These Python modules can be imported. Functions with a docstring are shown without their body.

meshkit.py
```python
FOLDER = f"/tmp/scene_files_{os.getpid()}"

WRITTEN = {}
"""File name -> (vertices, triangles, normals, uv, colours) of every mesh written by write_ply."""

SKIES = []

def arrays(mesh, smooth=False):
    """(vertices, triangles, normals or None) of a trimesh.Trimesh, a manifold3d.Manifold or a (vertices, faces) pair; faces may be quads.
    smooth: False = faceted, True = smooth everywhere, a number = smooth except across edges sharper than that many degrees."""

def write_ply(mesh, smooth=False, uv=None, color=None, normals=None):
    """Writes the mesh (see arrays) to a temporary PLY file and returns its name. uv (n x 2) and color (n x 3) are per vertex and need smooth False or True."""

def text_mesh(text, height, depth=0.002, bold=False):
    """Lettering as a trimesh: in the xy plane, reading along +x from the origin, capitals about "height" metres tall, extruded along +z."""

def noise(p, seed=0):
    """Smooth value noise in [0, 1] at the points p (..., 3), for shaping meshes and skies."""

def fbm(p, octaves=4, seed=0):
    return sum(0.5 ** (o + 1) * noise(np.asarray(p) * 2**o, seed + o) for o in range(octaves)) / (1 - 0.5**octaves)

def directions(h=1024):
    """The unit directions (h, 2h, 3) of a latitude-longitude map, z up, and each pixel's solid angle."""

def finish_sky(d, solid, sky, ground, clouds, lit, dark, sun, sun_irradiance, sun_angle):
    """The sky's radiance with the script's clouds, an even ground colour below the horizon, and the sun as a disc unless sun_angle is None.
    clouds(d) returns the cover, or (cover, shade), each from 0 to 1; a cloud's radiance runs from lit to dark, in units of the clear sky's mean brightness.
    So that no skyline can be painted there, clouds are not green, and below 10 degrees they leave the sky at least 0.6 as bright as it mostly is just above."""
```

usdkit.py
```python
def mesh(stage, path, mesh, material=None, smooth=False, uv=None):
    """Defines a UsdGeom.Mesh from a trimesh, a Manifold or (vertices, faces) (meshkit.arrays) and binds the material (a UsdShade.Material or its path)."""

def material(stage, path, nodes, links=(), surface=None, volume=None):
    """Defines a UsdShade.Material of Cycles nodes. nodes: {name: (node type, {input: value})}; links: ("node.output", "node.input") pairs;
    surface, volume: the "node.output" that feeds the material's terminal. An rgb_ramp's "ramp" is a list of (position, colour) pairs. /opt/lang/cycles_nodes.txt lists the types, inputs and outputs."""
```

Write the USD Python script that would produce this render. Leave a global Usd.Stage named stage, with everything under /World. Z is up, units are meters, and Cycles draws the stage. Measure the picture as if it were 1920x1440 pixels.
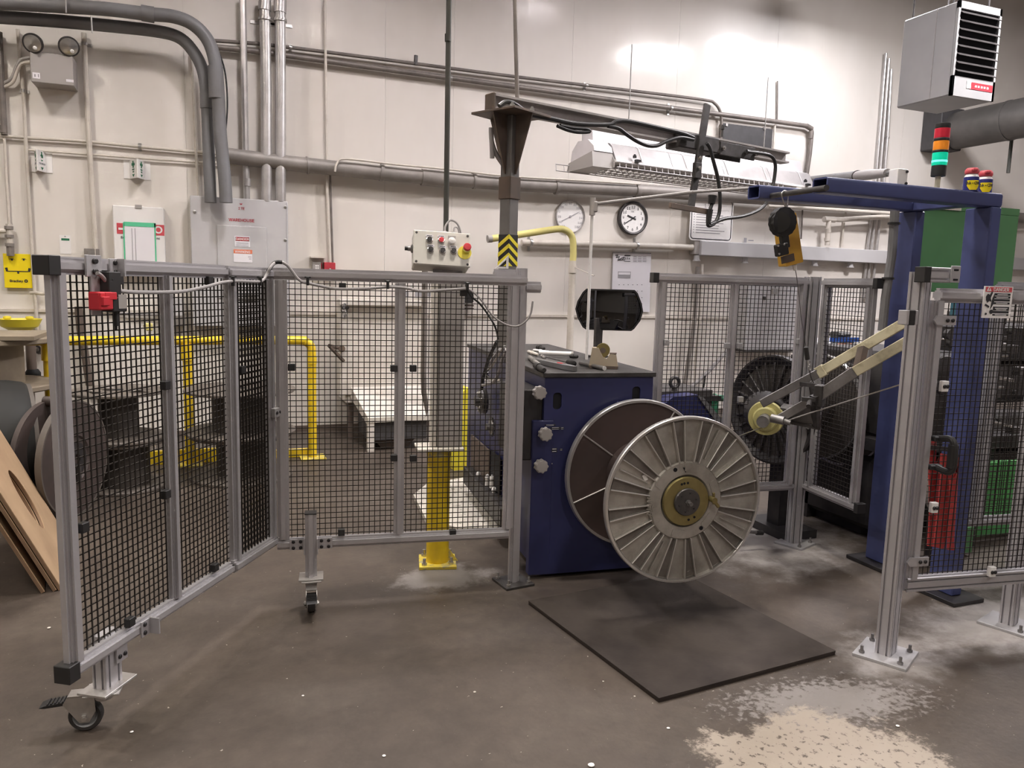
import math, random
import numpy as np
import trimesh
import usdkit, meshkit
from shapely.geometry import Polygon, Point, box as sbox
from shapely.ops import unary_union
from pxr import Usd, UsdGeom, UsdLux, UsdShade, Gf, Sdf, Vt

stage = Usd.Stage.CreateInMemory()
UsdGeom.SetStageUpAxis(stage, UsdGeom.Tokens.z)
UsdGeom.SetStageMetersPerUnit(stage, 1.0)
UsdGeom.Xform.Define(stage, '/World')
stage.SetDefaultPrim(stage.GetPrimAtPath('/World'))
UsdGeom.Scope.Define(stage, '/World/Looks')
rng = random.Random(7)

# ---------------------------------------------------------------- camera
FPX, EYE = 1442.0, 1.45                                   # focal length in pixels of the 1920 frame, eye height
PITCH, ROLL, YAW = np.radians([7.375, 1.52, 21.7])
_cp, _sp, _cr, _sr, _cy, _sy = math.cos(PITCH), math.sin(PITCH), math.cos(ROLL), math.sin(ROLL), math.cos(YAW), math.sin(YAW)
RC = (np.array([[_cr, -_sr, 0], [_sr, _cr, 0], [0, 0, 1]]) @ np.array([[1, 0, 0], [0, -_sp, -_cp], [0, _cp, -_sp]])
      @ np.array([[_cy, -_sy, 0], [_sy, _cy, 0], [0, 0, 1]]))
CAM = np.array([0, 0, EYE])
cam = UsdGeom.Camera.Define(stage, '/World/camera')
cam.CreateHorizontalApertureAttr(36.0); cam.CreateVerticalApertureAttr(27.0)
cam.CreateFocalLengthAttr(36.0 * FPX / 1920); cam.CreateClippingRangeAttr(Gf.Vec2f(0.05, 200))
cam.AddTransformOp().Set(Gf.Matrix4d(*RC[0], 0, *(-RC[1]), 0, *(-RC[2]), 0, *CAM, 1))
cam.CreateExposureAttr(2.62)

# ---------------------------------------------------------------- lamps of the hall
def disk_lamp(name, pos, radius, power, color, cone=None):
    l = UsdLux.DiskLight.Define(stage, '/World/Lights/' + name)
    l.CreateRadiusAttr(radius); l.CreateIntensityAttr(power); l.CreateColorAttr(Gf.Vec3f(*color))
    l.AddTranslateOp().Set(Gf.Vec3d(*pos))
    if cone:                                              # deep reflector: the lamp is dark when seen from below the cut-off
        sh = UsdLux.ShapingAPI.Apply(l.GetPrim()); sh.CreateShapingConeAngleAttr(cone); sh.CreateShapingConeSoftnessAttr(0.2)
    return l
UsdGeom.Scope.Define(stage, '/World/Lights')
WARM, COOL = (1.0, 0.93, 0.83), (1.0, 0.95, 0.96)
LAMPS = [((-2.6, 2.6, 5.3), 26, WARM), ((1.6, 2.9, 5.3), 26, WARM), ((1.2, -1.8, 5.3), 26, WARM), ((-3.2, -1.6, 5.3), 26, WARM),
         ((5.4, -0.6, 5.3), 26, COOL), ((9.4, 2.0, 5.3), 26, COOL),
         ((-2.2, 5.0, 5.3), 24, WARM), ((1.0, 5.0, 5.3), 24, COOL), ((4.2, 5.0, 5.3), 20, COOL)]
LAMP_R = 0.28
for _i, (_p, _w, _c) in enumerate(LAMPS):
    disk_lamp('bay_%d' % _i, _p, LAMP_R, _w, _c, 62)
WALL_LAMP = (6.35, 6.35, 4.62)
disk_lamp('wall_lamp', WALL_LAMP, 0.22, 20, (0.96, 0.95, 1.0))
_r = UsdLux.RectLight.Define(stage, '/World/Lights/panel')
_r.CreateWidthAttr(1.05); _r.CreateHeightAttr(0.62); _r.CreateIntensityAttr(27); _r.CreateColorAttr(Gf.Vec3f(*COOL))
_r.AddTranslateOp().Set(Gf.Vec3d(6.85, 3.67, 5.2))

# ---------------------------------------------------------------- geometry helpers
def V(*a): return np.array(a, float)
def unit(v): v = np.asarray(v, float); return v / np.linalg.norm(v)
def AZ(a): a = math.radians(a); return V(math.sin(a), math.cos(a), 0)
UP = V(0, 0, 1)
def ray(u, v): return RC.T @ V((u - 960) / FPX, (v - 720) / FPX, 1)
def onz(u, v, z=0.0): d = ray(u, v); return CAM + d * (z - EYE) / d[2]          # the point of a horizontal plane seen at (u, v)
def ony(u, v, y): d = ray(u, v); return CAM + d * (y / d[1])                     # of a plane across the room
def onx(u, v, x): d = ray(u, v); return CAM + d * (x / d[0])
def onp(u, v, p, n): d = ray(u, v); return CAM + d * (((np.asarray(p, float) - CAM) @ n) / (d @ n))
def onv(u, v, p, a): d = AZ(a); return onp(u, v, p, V(d[1], -d[0], 0))           # of a vertical plane through p running along azimuth a
WY = 7.53
def wl(u, v, off=0.0): return ony(u, v, WY - off)
def mpp(p): return float((RC @ (np.asarray(p) - CAM))[2]) / FPX

def cat(*ms):
    vs, fs, o = [], [], 0
    for m in ms:
        if m is None: continue
        v, f = (m.vertices, m.faces) if hasattr(m, 'faces') else m
        vs.append(np.asarray(v, float)); fs.append(np.asarray(f, int) + o); o += len(v)
    return np.vstack(vs), np.vstack(fs)
_BF = np.array([[0,2,1],[0,3,2],[4,5,6],[4,6,7],[0,1,5],[0,5,4],[1,2,6],[1,6,5],[2,3,7],[2,7,6],[3,0,4],[3,4,7]])
def frame(ux=None, uz=None, az=None):
    """Rotation whose columns are the local x, y, z axes."""
    if az is not None: x = AZ(az); z = UP
    else: z = unit(uz if uz is not None else UP); x = np.asarray(ux if ux is not None else V(1, 0, 0), float); x = unit(x - z * (x @ z))
    return np.column_stack([x, np.cross(z, x), z])
def box(c, s, R=None, b=0.0):
    h = np.asarray(s, float) / 2
    if b <= 0:
        v = np.array([[-1,-1,-1],[1,-1,-1],[1,1,-1],[-1,1,-1],[-1,-1,1],[1,-1,1],[1,1,1],[-1,1,1]], float) * h; f = _BF
    else:
        b = min(b, h.min() * 0.9)
        pts = []
        for sx in (-1, 1):
            for sy in (-1, 1):
                for sz in (-1, 1):
                    for k in range(3):
                        q = h.copy() - b; q[k] = h[k]; pts.append(q * (sx, sy, sz))
        hull = trimesh.convex.convex_hull(np.array(pts)); v, f = np.array(hull.vertices), np.array(hull.faces)
    if R is not None: v = v @ np.asarray(R).T
    return v + np.asarray(c, float), f
def boxp(p0, p1, b=0.0):
    p0, p1 = np.asarray(p0, float), np.asarray(p1, float); return box((p0 + p1) / 2, np.abs(p1 - p0), None, b)
def beam(p0, p1, w, h, up=UP, b=0.0):
    p0, p1 = np.asarray(p0, float), np.asarray(p1, float); d = unit(p1 - p0); s = np.cross(d, up)
    s = unit(s) if np.linalg.norm(s) > 1e-6 else V(1, 0, 0)
    return box((p0 + p1) / 2, (np.linalg.norm(p1 - p0), w, h), np.column_stack([d, -s, np.cross(d, -s)]), b)
def spline(pts, m=6):
    P = [np.asarray(p, float) for p in pts]; P = [2 * P[0] - P[1]] + P + [2 * P[-1] - P[-2]]; out = []
    for i in range(1, len(P) - 2):
        for k in range(m):
            t = k / m; a, b, c, d = P[i-1:i+3]
            out.append(0.5 * (2*b + (c-a)*t + (2*a-5*b+4*c-d)*t*t + (3*b-a-3*c+d)*t**3))
    return out + [P[-2]]
def tube(pts, r, n=8, closed=False):
    P = np.array(pts, float); m = len(P); T = np.gradient(P, axis=0) if m > 2 else np.repeat([P[1] - P[0]], 2, 0)
    if closed: T = np.roll(P, -1, 0) - np.roll(P, 1, 0)
    T /= np.maximum(np.linalg.norm(T, axis=1, keepdims=True), 1e-12)
    a = np.cross(T[0], V(0.31, 0.17, 0.93)); a = unit(a); rs = np.broadcast_to(r, (m,)); vs = []
    ang = np.arange(n) * 2 * np.pi / n
    for i in range(m):
        a = unit(a - T[i] * (a @ T[i])); b = np.cross(T[i], a)
        vs.append(P[i] + rs[i] * (np.outer(np.cos(ang), a) + np.outer(np.sin(ang), b)))
    f = []
    for i in range(m if closed else m - 1):
        j = (i + 1) % m
        for k in range(n):
            l = (k + 1) % n; f += [[i*n+k, i*n+l, j*n+l], [i*n+k, j*n+l, j*n+k]]
    v = np.vstack(vs)
    if not closed:
        v = np.vstack([v, P[0], P[-1]]); c0, c1 = m * n, m * n + 1
        for k in range(n): l = (k + 1) % n; f += [[c0, l, k], [c1, (m-1)*n+k, (m-1)*n+l]]
    return v, np.array(f)
def cyl(p0, p1, r, r1=None, n=24): return tube([p0, p1], [r, r if r1 is None else r1], n)
def lathe(prof, o=(0, 0, 0), axis=UP, n=40, start=0.0):
    """prof: (radius, height) pairs, bottom outside upwards; closed with caps where the radius is 0."""
    R = frame(ux=V(1, 0, 0) if abs(unit(axis)[0]) < 0.9 else V(0, 1, 0), uz=axis); ang = start + np.arange(n) * 2 * np.pi / n
    v = np.vstack([np.column_stack([r * np.cos(ang), r * np.sin(ang), np.full(n, z)]) for r, z in prof]); f = []
    for i in range(len(prof) - 1):
        for k in range(n):
            l = (k + 1) % n; f += [[i*n+k, i*n+l, (i+1)*n+l], [i*n+k, (i+1)*n+l, (i+1)*n+k]]
    return v @ R.T + np.asarray(o, float), np.array(f)
def ring(o, axis, r0, r1, t, n=40):
    return lathe([(r0, 0), (r1, 0), (r1, t), (r0, t), (r0, 0)], o, axis, n)
def prism(poly, o, ux, uy, depth):
    """A flat outline (points or shapely polygon) in the plane o + x ux + y uy, extruded along ux x uy."""
    if not hasattr(poly, 'exterior') and not hasattr(poly, 'geoms'): poly = Polygon(poly)
    ux, uy = unit(ux), unit(uy); R = np.column_stack([ux, uy, np.cross(ux, uy)]); out = []
    for g in getattr(poly, 'geoms', [poly]):
        if g.area < 1e-9: continue
        m = trimesh.creation.extrude_polygon(g, depth, engine='earcut'); out.append((m.vertices @ R.T + np.asarray(o, float), m.faces))
    return cat(*out)
def quad_slab(pts, t):
    """A slab whose front is the quad of four points, t thick behind it (away from the camera)."""
    p = np.array(pts, float); n = unit(np.cross(p[1] - p[0], p[3] - p[0]))
    if n @ (CAM - p.mean(0)) > 0: n = -n
    v = np.vstack([p, p + n * t]); return v, _BF
def text(s, h, o, ux, uy, depth=0.002, bold=False, center=False):
    m = meshkit.text_mesh(s, h, depth, bold); v = np.array(m.vertices)
    if center: v[:, 0] -= (v[:, 0].max() + v[:, 0].min()) / 2
    ux, uy = unit(ux), unit(uy); R = np.column_stack([ux, uy, np.cross(ux, uy)]); return v @ R.T + np.asarray(o, float), m.faces
def hexa(p, axis, r, t): return lathe([(0, 0), (r, 0), (r, t), (r * 0.55, t), (r * 0.55, t * 1.5), (0, t * 1.5)], p, axis, 6)
def screw(p, axis, r=0.006, t=0.004): return lathe([(r, 0), (r, t * 0.6), (r * 0.7, t), (0, t)], p, axis, 10)

# ---------------------------------------------------------------- materials
MATS = {}
def mat(name, c, rough=0.5, metal=0.0, c2=None, scale=6.0, lo=0.35, hi=0.65, bump=0.0, bscale=60.0, spec=0.5, coat=0.0, coat_r=0.1, detail=5.0, rvar=0.0):
    N = {'p': ('principled_bsdf', {'base_color': c, 'roughness': rough, 'metallic': metal, 'specular_ior_level': spec, 'coat_weight': coat, 'coat_roughness': coat_r})}
    L = []
    if c2 is not None or bump or rvar: N['g'] = ('texture_coordinate', {})
    if c2 is not None:
        N['n'] = ('noise_texture', {'scale': scale, 'detail': detail, 'roughness': 0.6}); L.append(('g.object', 'n.vector'))
        N['r'] = ('rgb_ramp', {'ramp': [(lo, c), (hi, c2)]}); L += [('n.fac', 'r.fac'), ('r.color', 'p.base_color')]
    if bump:
        N['bn'] = ('noise_texture', {'scale': bscale, 'detail': 3.0}); N['b'] = ('bump', {'strength': bump, 'distance': 0.004})
        L += [('g.object', 'bn.vector'), ('bn.fac', 'b.height'), ('b.normal', 'p.normal')]
    MATS[name] = usdkit.material(stage, '/World/Looks/' + name, N, L, 'p.BSDF'); return MATS[name]
def emit(name, c, s):
    MATS[name] = usdkit.material(stage, '/World/Looks/' + name, {'p': ('principled_bsdf', {'base_color': c, 'roughness': 0.3, 'emission_color': c, 'emission_strength': s})}, [], 'p.BSDF')
mat('aluminium', (0.50, 0.485, 0.51), 0.42, 0.55, (0.56, 0.545, 0.565), 3.0)
mat('dull_aluminium', (0.42, 0.41, 0.43), 0.5, 0.5, (0.5, 0.49, 0.5), 5.0)
mat('black_wire', (0.022, 0.018, 0.016), 0.35)
mat('black_plastic', (0.022, 0.021, 0.022), 0.45)
mat('bolt_black', (0.03, 0.028, 0.03), 0.4, 0.3)
mat('zinc', (0.6, 0.58, 0.56), 0.35, 0.9, (0.45, 0.44, 0.43), 20.0)
mat('steel', (0.30, 0.29, 0.29), 0.45, 0.8, (0.2, 0.19, 0.19), 12.0)
mat('dark_steel', (0.10, 0.095, 0.095), 0.5, 0.6, (0.06, 0.055, 0.055), 12.0)
mat('galvanized', (0.62, 0.60, 0.59), 0.38, 0.7, (0.5, 0.48, 0.47), 9.0)
mat('rubber', (0.03, 0.027, 0.026), 0.7)
mat('caster_grey', (0.27, 0.28, 0.29), 0.4, 0.3)
mat('pvc_grey', (0.185, 0.185, 0.195), 0.5, 0.0, (0.145, 0.14, 0.14), 2.5, bump=0.05)
mat('fat_pipe', (0.30, 0.27, 0.25), 0.5, 0.2, (0.22, 0.2, 0.185), 4.0)
mat('conduit_dark', (0.16, 0.14, 0.13), 0.5, 0.3, (0.24, 0.21, 0.19), 7.0)
mat('conduit_green', (0.045, 0.05, 0.042), 0.5, 0.0, (0.07, 0.062, 0.055), 5.0)
mat('conduit_paint', (0.62, 0.57, 0.51), 0.45, 0.0, (0.5, 0.45, 0.4), 8.0, 0.5, 0.75)
mat('red_paint', (0.42, 0.035, 0.05), 0.45)
mat('red_plastic', (0.62, 0.03, 0.045), 0.4)
mat('pink_red', (0.6, 0.08, 0.1), 0.45)
mat('yellow_paint', (0.83, 0.60, 0.02), 0.42, 0.0, (0.74, 0.50, 0.015), 5.0, coat=0.2)
mat('yellow_chip', (0.78, 0.62, 0.08), 0.5, 0.0, (0.45, 0.40, 0.2), 30.0, 0.5, 0.6)
mat('yellow_plastic', (0.80, 0.68, 0.05), 0.4)
mat('yellow_hose', (0.70, 0.62, 0.22), 0.5, 0.0, (0.62, 0.56, 0.22), 4.0)
mat('sign_yellow', (0.86, 0.68, 0.01), 0.4)
mat('cream_paint', (0.62, 0.57, 0.40), 0.5, 0.0, (0.40, 0.35, 0.22), 18.0, 0.5, 0.72)
mat('panel_grey', (0.53, 0.52, 0.53), 0.45, 0.0, (0.50, 0.49, 0.5), 2.0)
mat('box_grey', (0.36, 0.335, 0.32), 0.5)
mat('enclosure_grey', (0.45, 0.45, 0.47), 0.45)
mat('off_white', (0.66, 0.62, 0.57), 0.5, 0.0, (0.55, 0.5, 0.45), 6.0, 0.55, 0.75)
mat('chipped_white', (0.66, 0.62, 0.55), 0.55, 0.0, (0.16, 0.14, 0.12), 26.0, 0.60, 0.66)
mat('white', (0.82, 0.80, 0.79), 0.4)
mat('paper', (0.80, 0.78, 0.82), 0.6)
mat('ink', (0.03, 0.03, 0.035), 0.6)
mat('ink_grey', (0.35, 0.34, 0.36), 0.6)
mat('ink_green', (0.02, 0.16, 0.08), 0.6)
mat('tape_green', (0.11, 0.58, 0.32), 0.5)
mat('orange_label', (0.75, 0.22, 0.12), 0.5)
mat('control_box', (0.64, 0.62, 0.575), 0.42)
mat('machine_blue', (0.030, 0.034, 0.118), 0.42, 0.0, (0.022, 0.024, 0.08), 2.2)
mat('gantry_blue', (0.06, 0.075, 0.20), 0.42, 0.0, (0.05, 0.06, 0.16), 5.0)
mat('slot_black', (0.006, 0.006, 0.01), 0.8)
mat('jib_brown', (0.10, 0.08, 0.068), 0.55, 0.25, (0.15, 0.105, 0.08), 8.0)
mat('jib_grey', (0.20, 0.19, 0.185), 0.5, 0.3, (0.155, 0.145, 0.14), 6.0)
mat('jib_arm', (0.40, 0.37, 0.36), 0.5, 0.3, (0.30, 0.28, 0.27), 6.0)
mat('cast_alu', (0.50, 0.475, 0.44), 0.44, 0.55, (0.30, 0.28, 0.25), 7.0, bump=0.25, bscale=45.0)
mat('cast_dark', (0.20, 0.18, 0.165), 0.55, 0.4, (0.13, 0.115, 0.10), 12.0)
mat('cast_rib', (0.60, 0.575, 0.545), 0.36, 0.7)
mat('alu_rim', (0.62, 0.60, 0.585), 0.34, 0.85)
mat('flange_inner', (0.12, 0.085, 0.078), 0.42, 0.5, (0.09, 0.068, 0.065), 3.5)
mat('brass', (0.36, 0.30, 0.13), 0.4, 0.75, (0.28, 0.23, 0.10), 10.0)
mat('hub_yellow', (0.58, 0.53, 0.22), 0.5, 0.0, (0.46, 0.42, 0.18), 14.0)
mat('spool_black', (0.04, 0.034, 0.03), 0.55, 0.0, (0.065, 0.055, 0.048), 6.0)
mat('drum_rim', (0.10, 0.085, 0.075), 0.6)
mat('spool_top', (0.17, 0.145, 0.125), 0.6, 0.0, (0.10, 0.085, 0.075), 7.0)
mat('spool_brown', (0.07, 0.05, 0.045), 0.6, 0.0, (0.05, 0.038, 0.035), 5.0)
mat('drum_dark', (0.016, 0.017, 0.017), 0.6, 0.0, (0.028, 0.026, 0.024), 2.0, spec=0.3)
mat('wood_grey', (0.22, 0.175, 0.13), 0.65, 0.0, (0.30, 0.25, 0.18), 5.0)
mat('plywood', (0.50, 0.345, 0.21), 0.6, 0.0, (0.43, 0.29, 0.175), 4.0)
mat('plywood_edge', (0.22, 0.135, 0.08), 0.7)
mat('mat_rubber', (0.028, 0.022, 0.020), 0.85, 0.0, (0.058, 0.047, 0.041), 2.2, 0.36, 0.62, bump=0.2, bscale=120.0, spec=0.25)
mat('mat_edge', (0.028, 0.018, 0.015), 0.8)
mat('mirror_glass', (0.10, 0.10, 0.105), 0.02, 1.0)
mat('beige_plastic', (0.44, 0.37, 0.28), 0.5)
mat('tan_dark', (0.12, 0.09, 0.075), 0.6)
mat('balancer_yellow', (0.74, 0.42, 0.05), 0.45, 0.0, (0.62, 0.34, 0.05), 12.0)
mat('green_sheet', (0.085, 0.24, 0.095), 0.5, 0.0, (0.075, 0.215, 0.085), 4.0)
mat('green_bright', (0.08, 0.36, 0.09), 0.5, 0.0, (0.05, 0.24, 0.07), 4.0)
mat('heater_grey', (0.36, 0.36, 0.36), 0.5, 0.0, (0.32, 0.32, 0.325), 2.0)
mat('duct_grey', (0.12, 0.115, 0.11), 0.45, 0.6, (0.16, 0.15, 0.145), 3.0)
mat('lamp_housing', (0.62, 0.59, 0.60), 0.42, 0.0, (0.55, 0.525, 0.535), 5.0)
mat('reflector', (0.42, 0.40, 0.40), 0.42, 0.2, (0.34, 0.32, 0.32), 5.0)
mat('vent_dark', (0.045, 0.043, 0.045), 0.6, 0.0, (0.06, 0.057, 0.06), 9.0)
mat('red_cloth', (0.50, 0.055, 0.05), 0.75, 0.0, (0.38, 0.04, 0.04), 7.0, bump=0.2, bscale=25.0)
mat('valve_stone', (0.35, 0.32, 0.29), 0.6, 0.0, (0.25, 0.23, 0.2), 12.0)
mat('blue_can', (0.03, 0.035, 0.20), 0.3)
mat('bag_white', (0.78, 0.77, 0.80), 0.5); mat('bag_orange', (0.80, 0.16, 0.03), 0.5); mat('bag_blue', (0.03, 0.10, 0.42), 0.5)
mat('teal_plate', (0.04, 0.12, 0.16), 0.4)
mat('cable_grey', (0.33, 0.31, 0.31), 0.5)
mat('machine_dark', (0.032, 0.030, 0.034), 0.45, 0.4, (0.055, 0.05, 0.05), 9.0)
mat('machine_mid', (0.13, 0.12, 0.12), 0.45, 0.6, (0.08, 0.075, 0.075), 12.0)
mat('silver', (0.7, 0.69, 0.68), 0.25, 1.0)
mat('ceiling_paint', (0.34, 0.33, 0.32), 0.8)
mat('far_wall', (0.42, 0.39, 0.36), 0.7)
emit('lens_red', (0.55, 0.02, 0.045), 0.02); emit('lens_amber', (0.80, 0.26, 0.02), 0.03); emit('lens_green', (0.0, 0.50, 0.30), 0.10); emit('lens_glow', (0.12, 0.9, 0.65), 0.28)

# painted wall: cream gloss paint with soiling
usdkit.material(stage, '/World/Looks/wall_paint', {
    'g': ('geometry', {}), 'm1': ('mapping', {'scale': (0.55, 0.55, 0.22)}), 'n1': ('noise_texture', {'scale': 1.6, 'detail': 5.0, 'roughness': 0.55}),
    'r1': ('rgb_ramp', {'ramp': [(0.30, (0.66, 0.615, 0.56)), (0.62, (0.76, 0.72, 0.675))]}),
    'm2': ('mapping', {'scale': (5.0, 5.0, 1.1)}), 'n2': ('noise_texture', {'scale': 3.0, 'detail': 6.0, 'roughness': 0.7}),
    'r2': ('rgb_ramp', {'ramp': [(0.66, (1, 1, 1)), (0.78, (0.70, 0.66, 0.60))]}),
    'mx': ('mix_color', {'blend_type': 'multiply', 'fac': 0.55}),
    'bn': ('noise_texture', {'scale': 2.3, 'detail': 3.0}), 'b': ('bump', {'strength': 0.12, 'distance': 0.02}),
    'p': ('principled_bsdf', {'roughness': 0.42, 'coat_weight': 0.35, 'coat_roughness': 0.13})},
    [('g.position', 'm1.vector'), ('m1.vector', 'n1.vector'), ('n1.fac', 'r1.fac'), ('g.position', 'm2.vector'), ('m2.vector', 'n2.vector'), ('n2.fac', 'r2.fac'),
     ('r1.color', 'mx.a'), ('r2.color', 'mx.b'), ('mx.result', 'p.base_color'), ('g.position', 'bn.vector'), ('bn.fac', 'b.height'), ('b.normal', 'p.coat_normal')], 'p.BSDF')

# floor: worn brown coating, one bare patch of concrete, white dust trodden round the posts
def floor_material():
    N = {'g': ('geometry', {}), 'n1': ('noise_texture', {'scale': 1.1, 'detail': 7.0, 'roughness': 0.62}),
         'r1': ('rgb_ramp', {'ramp': [(0.30, (0.058, 0.045, 0.036)), (0.50, (0.086, 0.067, 0.054)), (0.70, (0.112, 0.092, 0.075))]}),
         'n2': ('noise_texture', {'scale': 14.0, 'detail': 6.0, 'roughness': 0.7}), 'r2': ('rgb_ramp', {'ramp': [(0.3, (0.78, 0.78, 0.78)), (0.7, (1.12, 1.12, 1.12))]}),
         'mm': ('mix_color', {'blend_type': 'multiply', 'fac': 1.0, 'use_clamp_result': False}),
         'vs': ('noise_texture', {'scale': 55.0, 'detail': 2.0}), 'vr': ('rgb_ramp', {'ramp': [(0.735, (0, 0, 0)), (0.76, (1, 1, 1))]}),
         'chip': ('mix_color', {'b': (0.42, 0.38, 0.33)}),
         'pn': ('noise_texture', {'scale': 7.0, 'detail': 8.0, 'roughness': 0.72}), 'pf': ('noise_texture', {'scale': 38.0, 'detail': 4.0, 'roughness': 0.6}),
         'bare': ('mix_color', {'b': (0.385, 0.33, 0.275)}), 'dust': ('mix_color', {'b': (0.46, 0.43, 0.415)}),
         'bn': ('noise_texture', {'scale': 40.0, 'detail': 5.0}), 'b': ('bump', {'strength': 0.25, 'distance': 0.004}),
         'p': ('principled_bsdf', {'roughness': 0.48, 'specular_ior_level': 0.45})}
    L = [('g.position', k + '.vector') for k in ('n1', 'n2', 'vs', 'pn', 'pf', 'bn')]
    L += [('n1.fac', 'r1.fac'), ('n2.fac', 'r2.fac'), ('r1.color', 'mm.a'), ('r2.color', 'mm.b'), ('vs.fac', 'vr.fac'), ('mm.result', 'chip.a'), ('vr.color', 'chip.fac')]
    def blob(key, cx, cy, sx, sy, rot, gain, noise, ngain, soft, edge=0.0):
        """mask = smooth(edge of an ellipse broken up by noise)"""
        N[key + 'm'] = ('mapping', {'mapping_type': 'texture', 'location': (cx, cy, 0), 'rotation': (0, 0, rot), 'scale': (sx, sy, 1)})
        N[key + 'l'] = ('vector_math', {'math_type': 'length'}); N[key + 'a'] = ('math', {'math_type': 'multiply_add', 'value2': ngain, 'value3': -ngain * 0.5})
        N[key + 's'] = ('math', {'math_type': 'add'}); N[key + 'r'] = ('map_range', {'range_type': 'smoothstep', 'from_min': 1.0, 'from_max': 1.0 - soft, 'to_min': 0.0, 'to_max': gain, 'clamp': True})
        L.extend([('g.position', key + 'm.vector'), (key + 'm.vector', key + 'l.vector1'), (noise + '.fac', key + 'a.value1'), (key + 'l.value', key + 's.value1'), (key + 'a.value', key + 's.value2'), (key + 's.value', key + 'r.value')])
        return key + 'r.result'
    a = blob('pa', 1.70, 1.62, 0.47, 0.36, 0.15, 1.0, 'pn', 1.5, 0.16)
    N['fl'] = ('rgb_ramp', {'ramp': [(0.36, (0.1, 0.1, 0.1)), (0.43, (1, 1, 1))]}); N['pm'] = ('math', {'math_type': 'multiply'})
    L += [('pf.fac', 'fl.fac'), (a, 'pm.value1'), ('fl.color', 'pm.value2')]
    ds = [blob('d%d' % i, *q) for i, q in enumerate([
        (2.55, 2.16, 0.30, 0.24, 0.4, 0.55, 'pn', 1.7, 0.7), (3.30, 2.25, 0.75, 0.34, 0.1, 0.75, 'pn', 1.5, 0.8), (3.05, 3.45, 0.80, 0.55, 0.5, 0.8, 'pn', 1.5, 0.9),
        (1.06, 3.52, 0.30, 0.20, 0.0, 0.45, 'pn', 2.2, 0.6), (2.05, 1.98, 0.42, 0.16, -0.2, 0.4, 'pf', 2.6, 0.5)])]
    last = ds[0]
    for i, q in enumerate(ds[1:]):
        N['mx%d' % i] = ('math', {'math_type': 'maximum'}); L += [(last, 'mx%d.value1' % i), (q, 'mx%d.value2' % i)]; last = 'mx%d.value' % i
    # oil-dark trodden streak before the reel
    o = blob('ol', 1.75, 3.0, 0.95, 0.62, 0.2, 0.62, 'pn', 1.0, 0.8); N['oilx'] = ('mix_color', {'b': (0.055, 0.045, 0.043)})
    L += [('chip.result', 'oilx.a'), (o, 'oilx.fac'), ('oilx.result', 'dust.a'), (last, 'dust.fac'), ('dust.result', 'bare.a'), ('pm.value', 'bare.fac'), ('bare.result', 'p.base_color'), ('bn.fac', 'b.height'), ('b.normal', 'p.normal')]
    return usdkit.material(stage, '/World/Looks/floor_coating', N, L, 'p.BSDF')
floor_material()

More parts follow.
